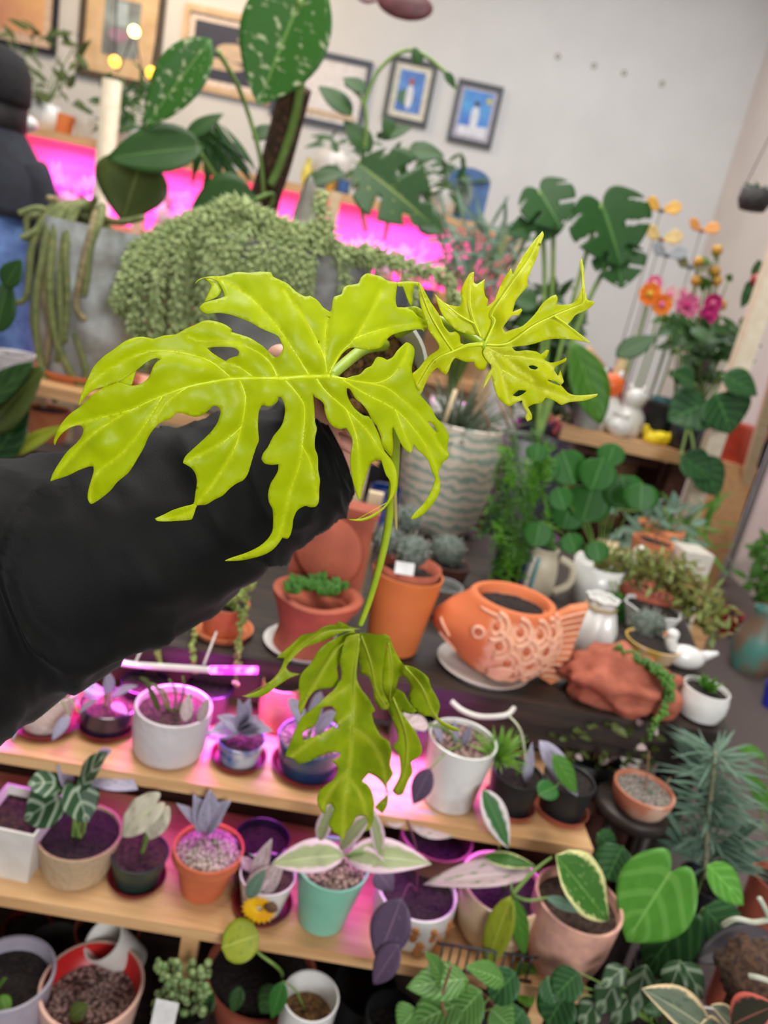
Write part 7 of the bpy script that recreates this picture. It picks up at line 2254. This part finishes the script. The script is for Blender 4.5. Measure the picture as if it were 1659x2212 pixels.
# ------------------------------------------------------------------ the customer at the left
pc = W(-10, 187, 2.7)
hx_, hy_ = pc.x, 2.7
hz_ = pc.z
pe = thing('person', 'person in black beanie, navy jacket and blue denim at the left edge, seen from behind', 'person', (hx_ - .02, hy_, 0))
sh_z = hz_ - .25
ch = [[('pel', (hx_ - .02, hy_, .92), .15), ('waist', (hx_ - .02, hy_, 1.08), .14), ('chest', (hx_ - .01, hy_, sh_z - .1), (.13)), ('neckb', (hx_, hy_, sh_z + .05), .07), ('neck', (hx_, hy_, hz_ - .13), .055), ('headb', (hx_ + .01, hy_ + .01, hz_ - .06), .075), ('head', (hx_ + .01, hy_, hz_ + .02), .088), ('crown', (hx_ + .01, hy_, hz_ + .08), .06)]]
for q in (-1, 1):
    ch.append([('chest', None, 0), ('sh%d' % q, (hx_ + q * .15, hy_, sh_z - .02), .05), ('el%d' % q, (hx_ + q * .20, hy_ + .03, sh_z - .28), .038), ('wr%d' % q, (hx_ + q * .15, hy_ + .22, sh_z - .42), .03), ('ha%d' % q, (hx_ + q * .12, hy_ + .29, sh_z - .42), .028)])
    for f in range(4):
        ch.append([('ha%d' % q, None, 0), ('f%d%d' % (q, f), (hx_ + q * (.12 + .016 * (f - 1.5)), hy_ + .35, sh_z - .42 - .004 * f), .009), ('g%d%d' % (q, f), (hx_ + q * (.12 + .018 * (f - 1.5)), hy_ + .385 - .008 * abs(f - 1), sh_z - .44), .008)])
    ch.append([('ha%d' % q, None, 0), ('th%d' % q, (hx_ + q * .08, hy_ + .31, sh_z - .41), .011), ('ti%d' % q, (hx_ + q * .065, hy_ + .35, sh_z - .415), .009)])
    ch.append([('pel', None, 0), ('hip%d' % q, (hx_ + q * .09 - .02, hy_, .85), .10), ('kn%d' % q, (hx_ + q * .10 - .02, hy_ - .01, .47), .065), ('an%d' % q, (hx_ + q * .10 - .02, hy_, .09), .045), ('to%d' % q, (hx_ + q * .11 - .02, hy_ + .14, .04), .036)])
skin_body('body', ch, M_skin, pe)
fc = Vector((hx_ + .01, hy_, hz_ + .02))
MB().blob(fc + Vector((.03, .095, -.03)), (.014, .02, .018), 8, 6).build('nose', M_skin, pe)
for q in (-1, 1):
    MB().blob(fc + Vector((.012 + q * .03, .083, .0)), (.012, .008, .006), 8, 6).build('eye', M_black, pe)
    MB().blob(fc + Vector((q * .092, .0, -.02)), (.012, .02, .03), 8, 6).build('ear', M_skin, pe)
M_bean = mat('black_knit', (26, 24, 26), (18, 17, 19), rough=.9, scale=150, kind='wave', bump=.3)
MB().lathe((hx_ + .01, hy_ - .01, hz_ - .07), [(.098, .02), (.107, .035), (.108, .08), (.103, .13), (.078, .175), (.03, .195), (0, .198)], 28).build('beanie', M_bean, pe)
MB().lathe((hx_ + .01, hy_ + .0, hz_ - .09), [(.075, -.05), (.094, -.03), (.098, .01), (.094, .04)], 28).build('hair', mat('dark_hair', (30, 26, 26), rough=.6), pe)
MB().blob((hx_ + .05, hy_ + .055, hz_ - .085), (.07, .06, .034), 16, 10).build('face_mask', M_white, pe)
M_navy = mat('navy_cloth', (36, 39, 50), (27, 29, 38), rough=.85, scale=30)
M_den = mat('blue_denim', (96, 124, 176), (66, 90, 140), rough=.85, scale=20, bump=.2)
jb = MB()
seg = 40
rows_ = [(.20, .152, sh_z - .15, 0), (.195, .148, sh_z - .12, 0), (.195, .14, sh_z - .07, 0), (.185, .13, sh_z - .01, 0), (.14, .105, sh_z + .06, 0), (.095, .085, sh_z + .12, 0), (.085, .08, sh_z + .16, 0)]
vs = []
for rx, ry, z, o in rows_:
    for j in range(seg):
        a = 2 * pi * j / seg
        k = 1 + .04 * noise.noise(Vector((cos(a) * 2, sin(a) * 2, z * 9)))
        vs.append((hx_ + rx * cos(a) * k, hy_ + ry * sin(a) * k, z))
jb.add(vs, [(i * seg + j, i * seg + (j + 1) % seg, (i + 1) * seg + (j + 1) % seg, (i + 1) * seg + j) for i in range(len(rows_) - 1) for j in range(seg)])
jb.build('jacket', M_navy, pe, solid=.01)
for q in (-1, 1):
    c = curve([Vector((hx_ + q * .12, hy_, sh_z + .02)), Vector((hx_ + q * .165, hy_ + .0, sh_z - .06)), Vector((hx_ + q * .195, hy_ + .03, sh_z - .28)), Vector((hx_ + q * .152, hy_ + .2, sh_z - .41))], 8)
    rs_ = taper(.070, .048, len(c))
    rs_[0], rs_[1], rs_[2] = .035, .056, .066
    MB().tube(c, rs_, 16).build('jacket_sleeve', M_navy, pe)
vs = []
rows_ = [(.20, .18, .50), (.195, .172, .70), (.185, .16, .9), (.185, .148, 1.05), (.196, .146, sh_z - .11)]
for rx, ry, z in rows_:
    for j in range(seg):
        a = 2 * pi * j / seg
        k = 1.02 + .05 * noise.noise(Vector((cos(a) * 3, sin(a) * 3, z * 3)))
        vs.append((hx_ - .02 + rx * cos(a) * k, hy_ + ry * sin(a) * k, z))
MB().add(vs, [(i * seg + j, i * seg + (j + 1) % seg, (i + 1) * seg + (j + 1) % seg, (i + 1) * seg + j) for i in range(4) for j in range(seg)]).build('denim_coat', M_den, pe, solid=.01)
for q in (-1, 1):
    MB().blob((hx_ + q * .105 - .02, hy_ + .05, .04), (.05, .13, .055), 16, 10).build('shoe', M_black, pe)
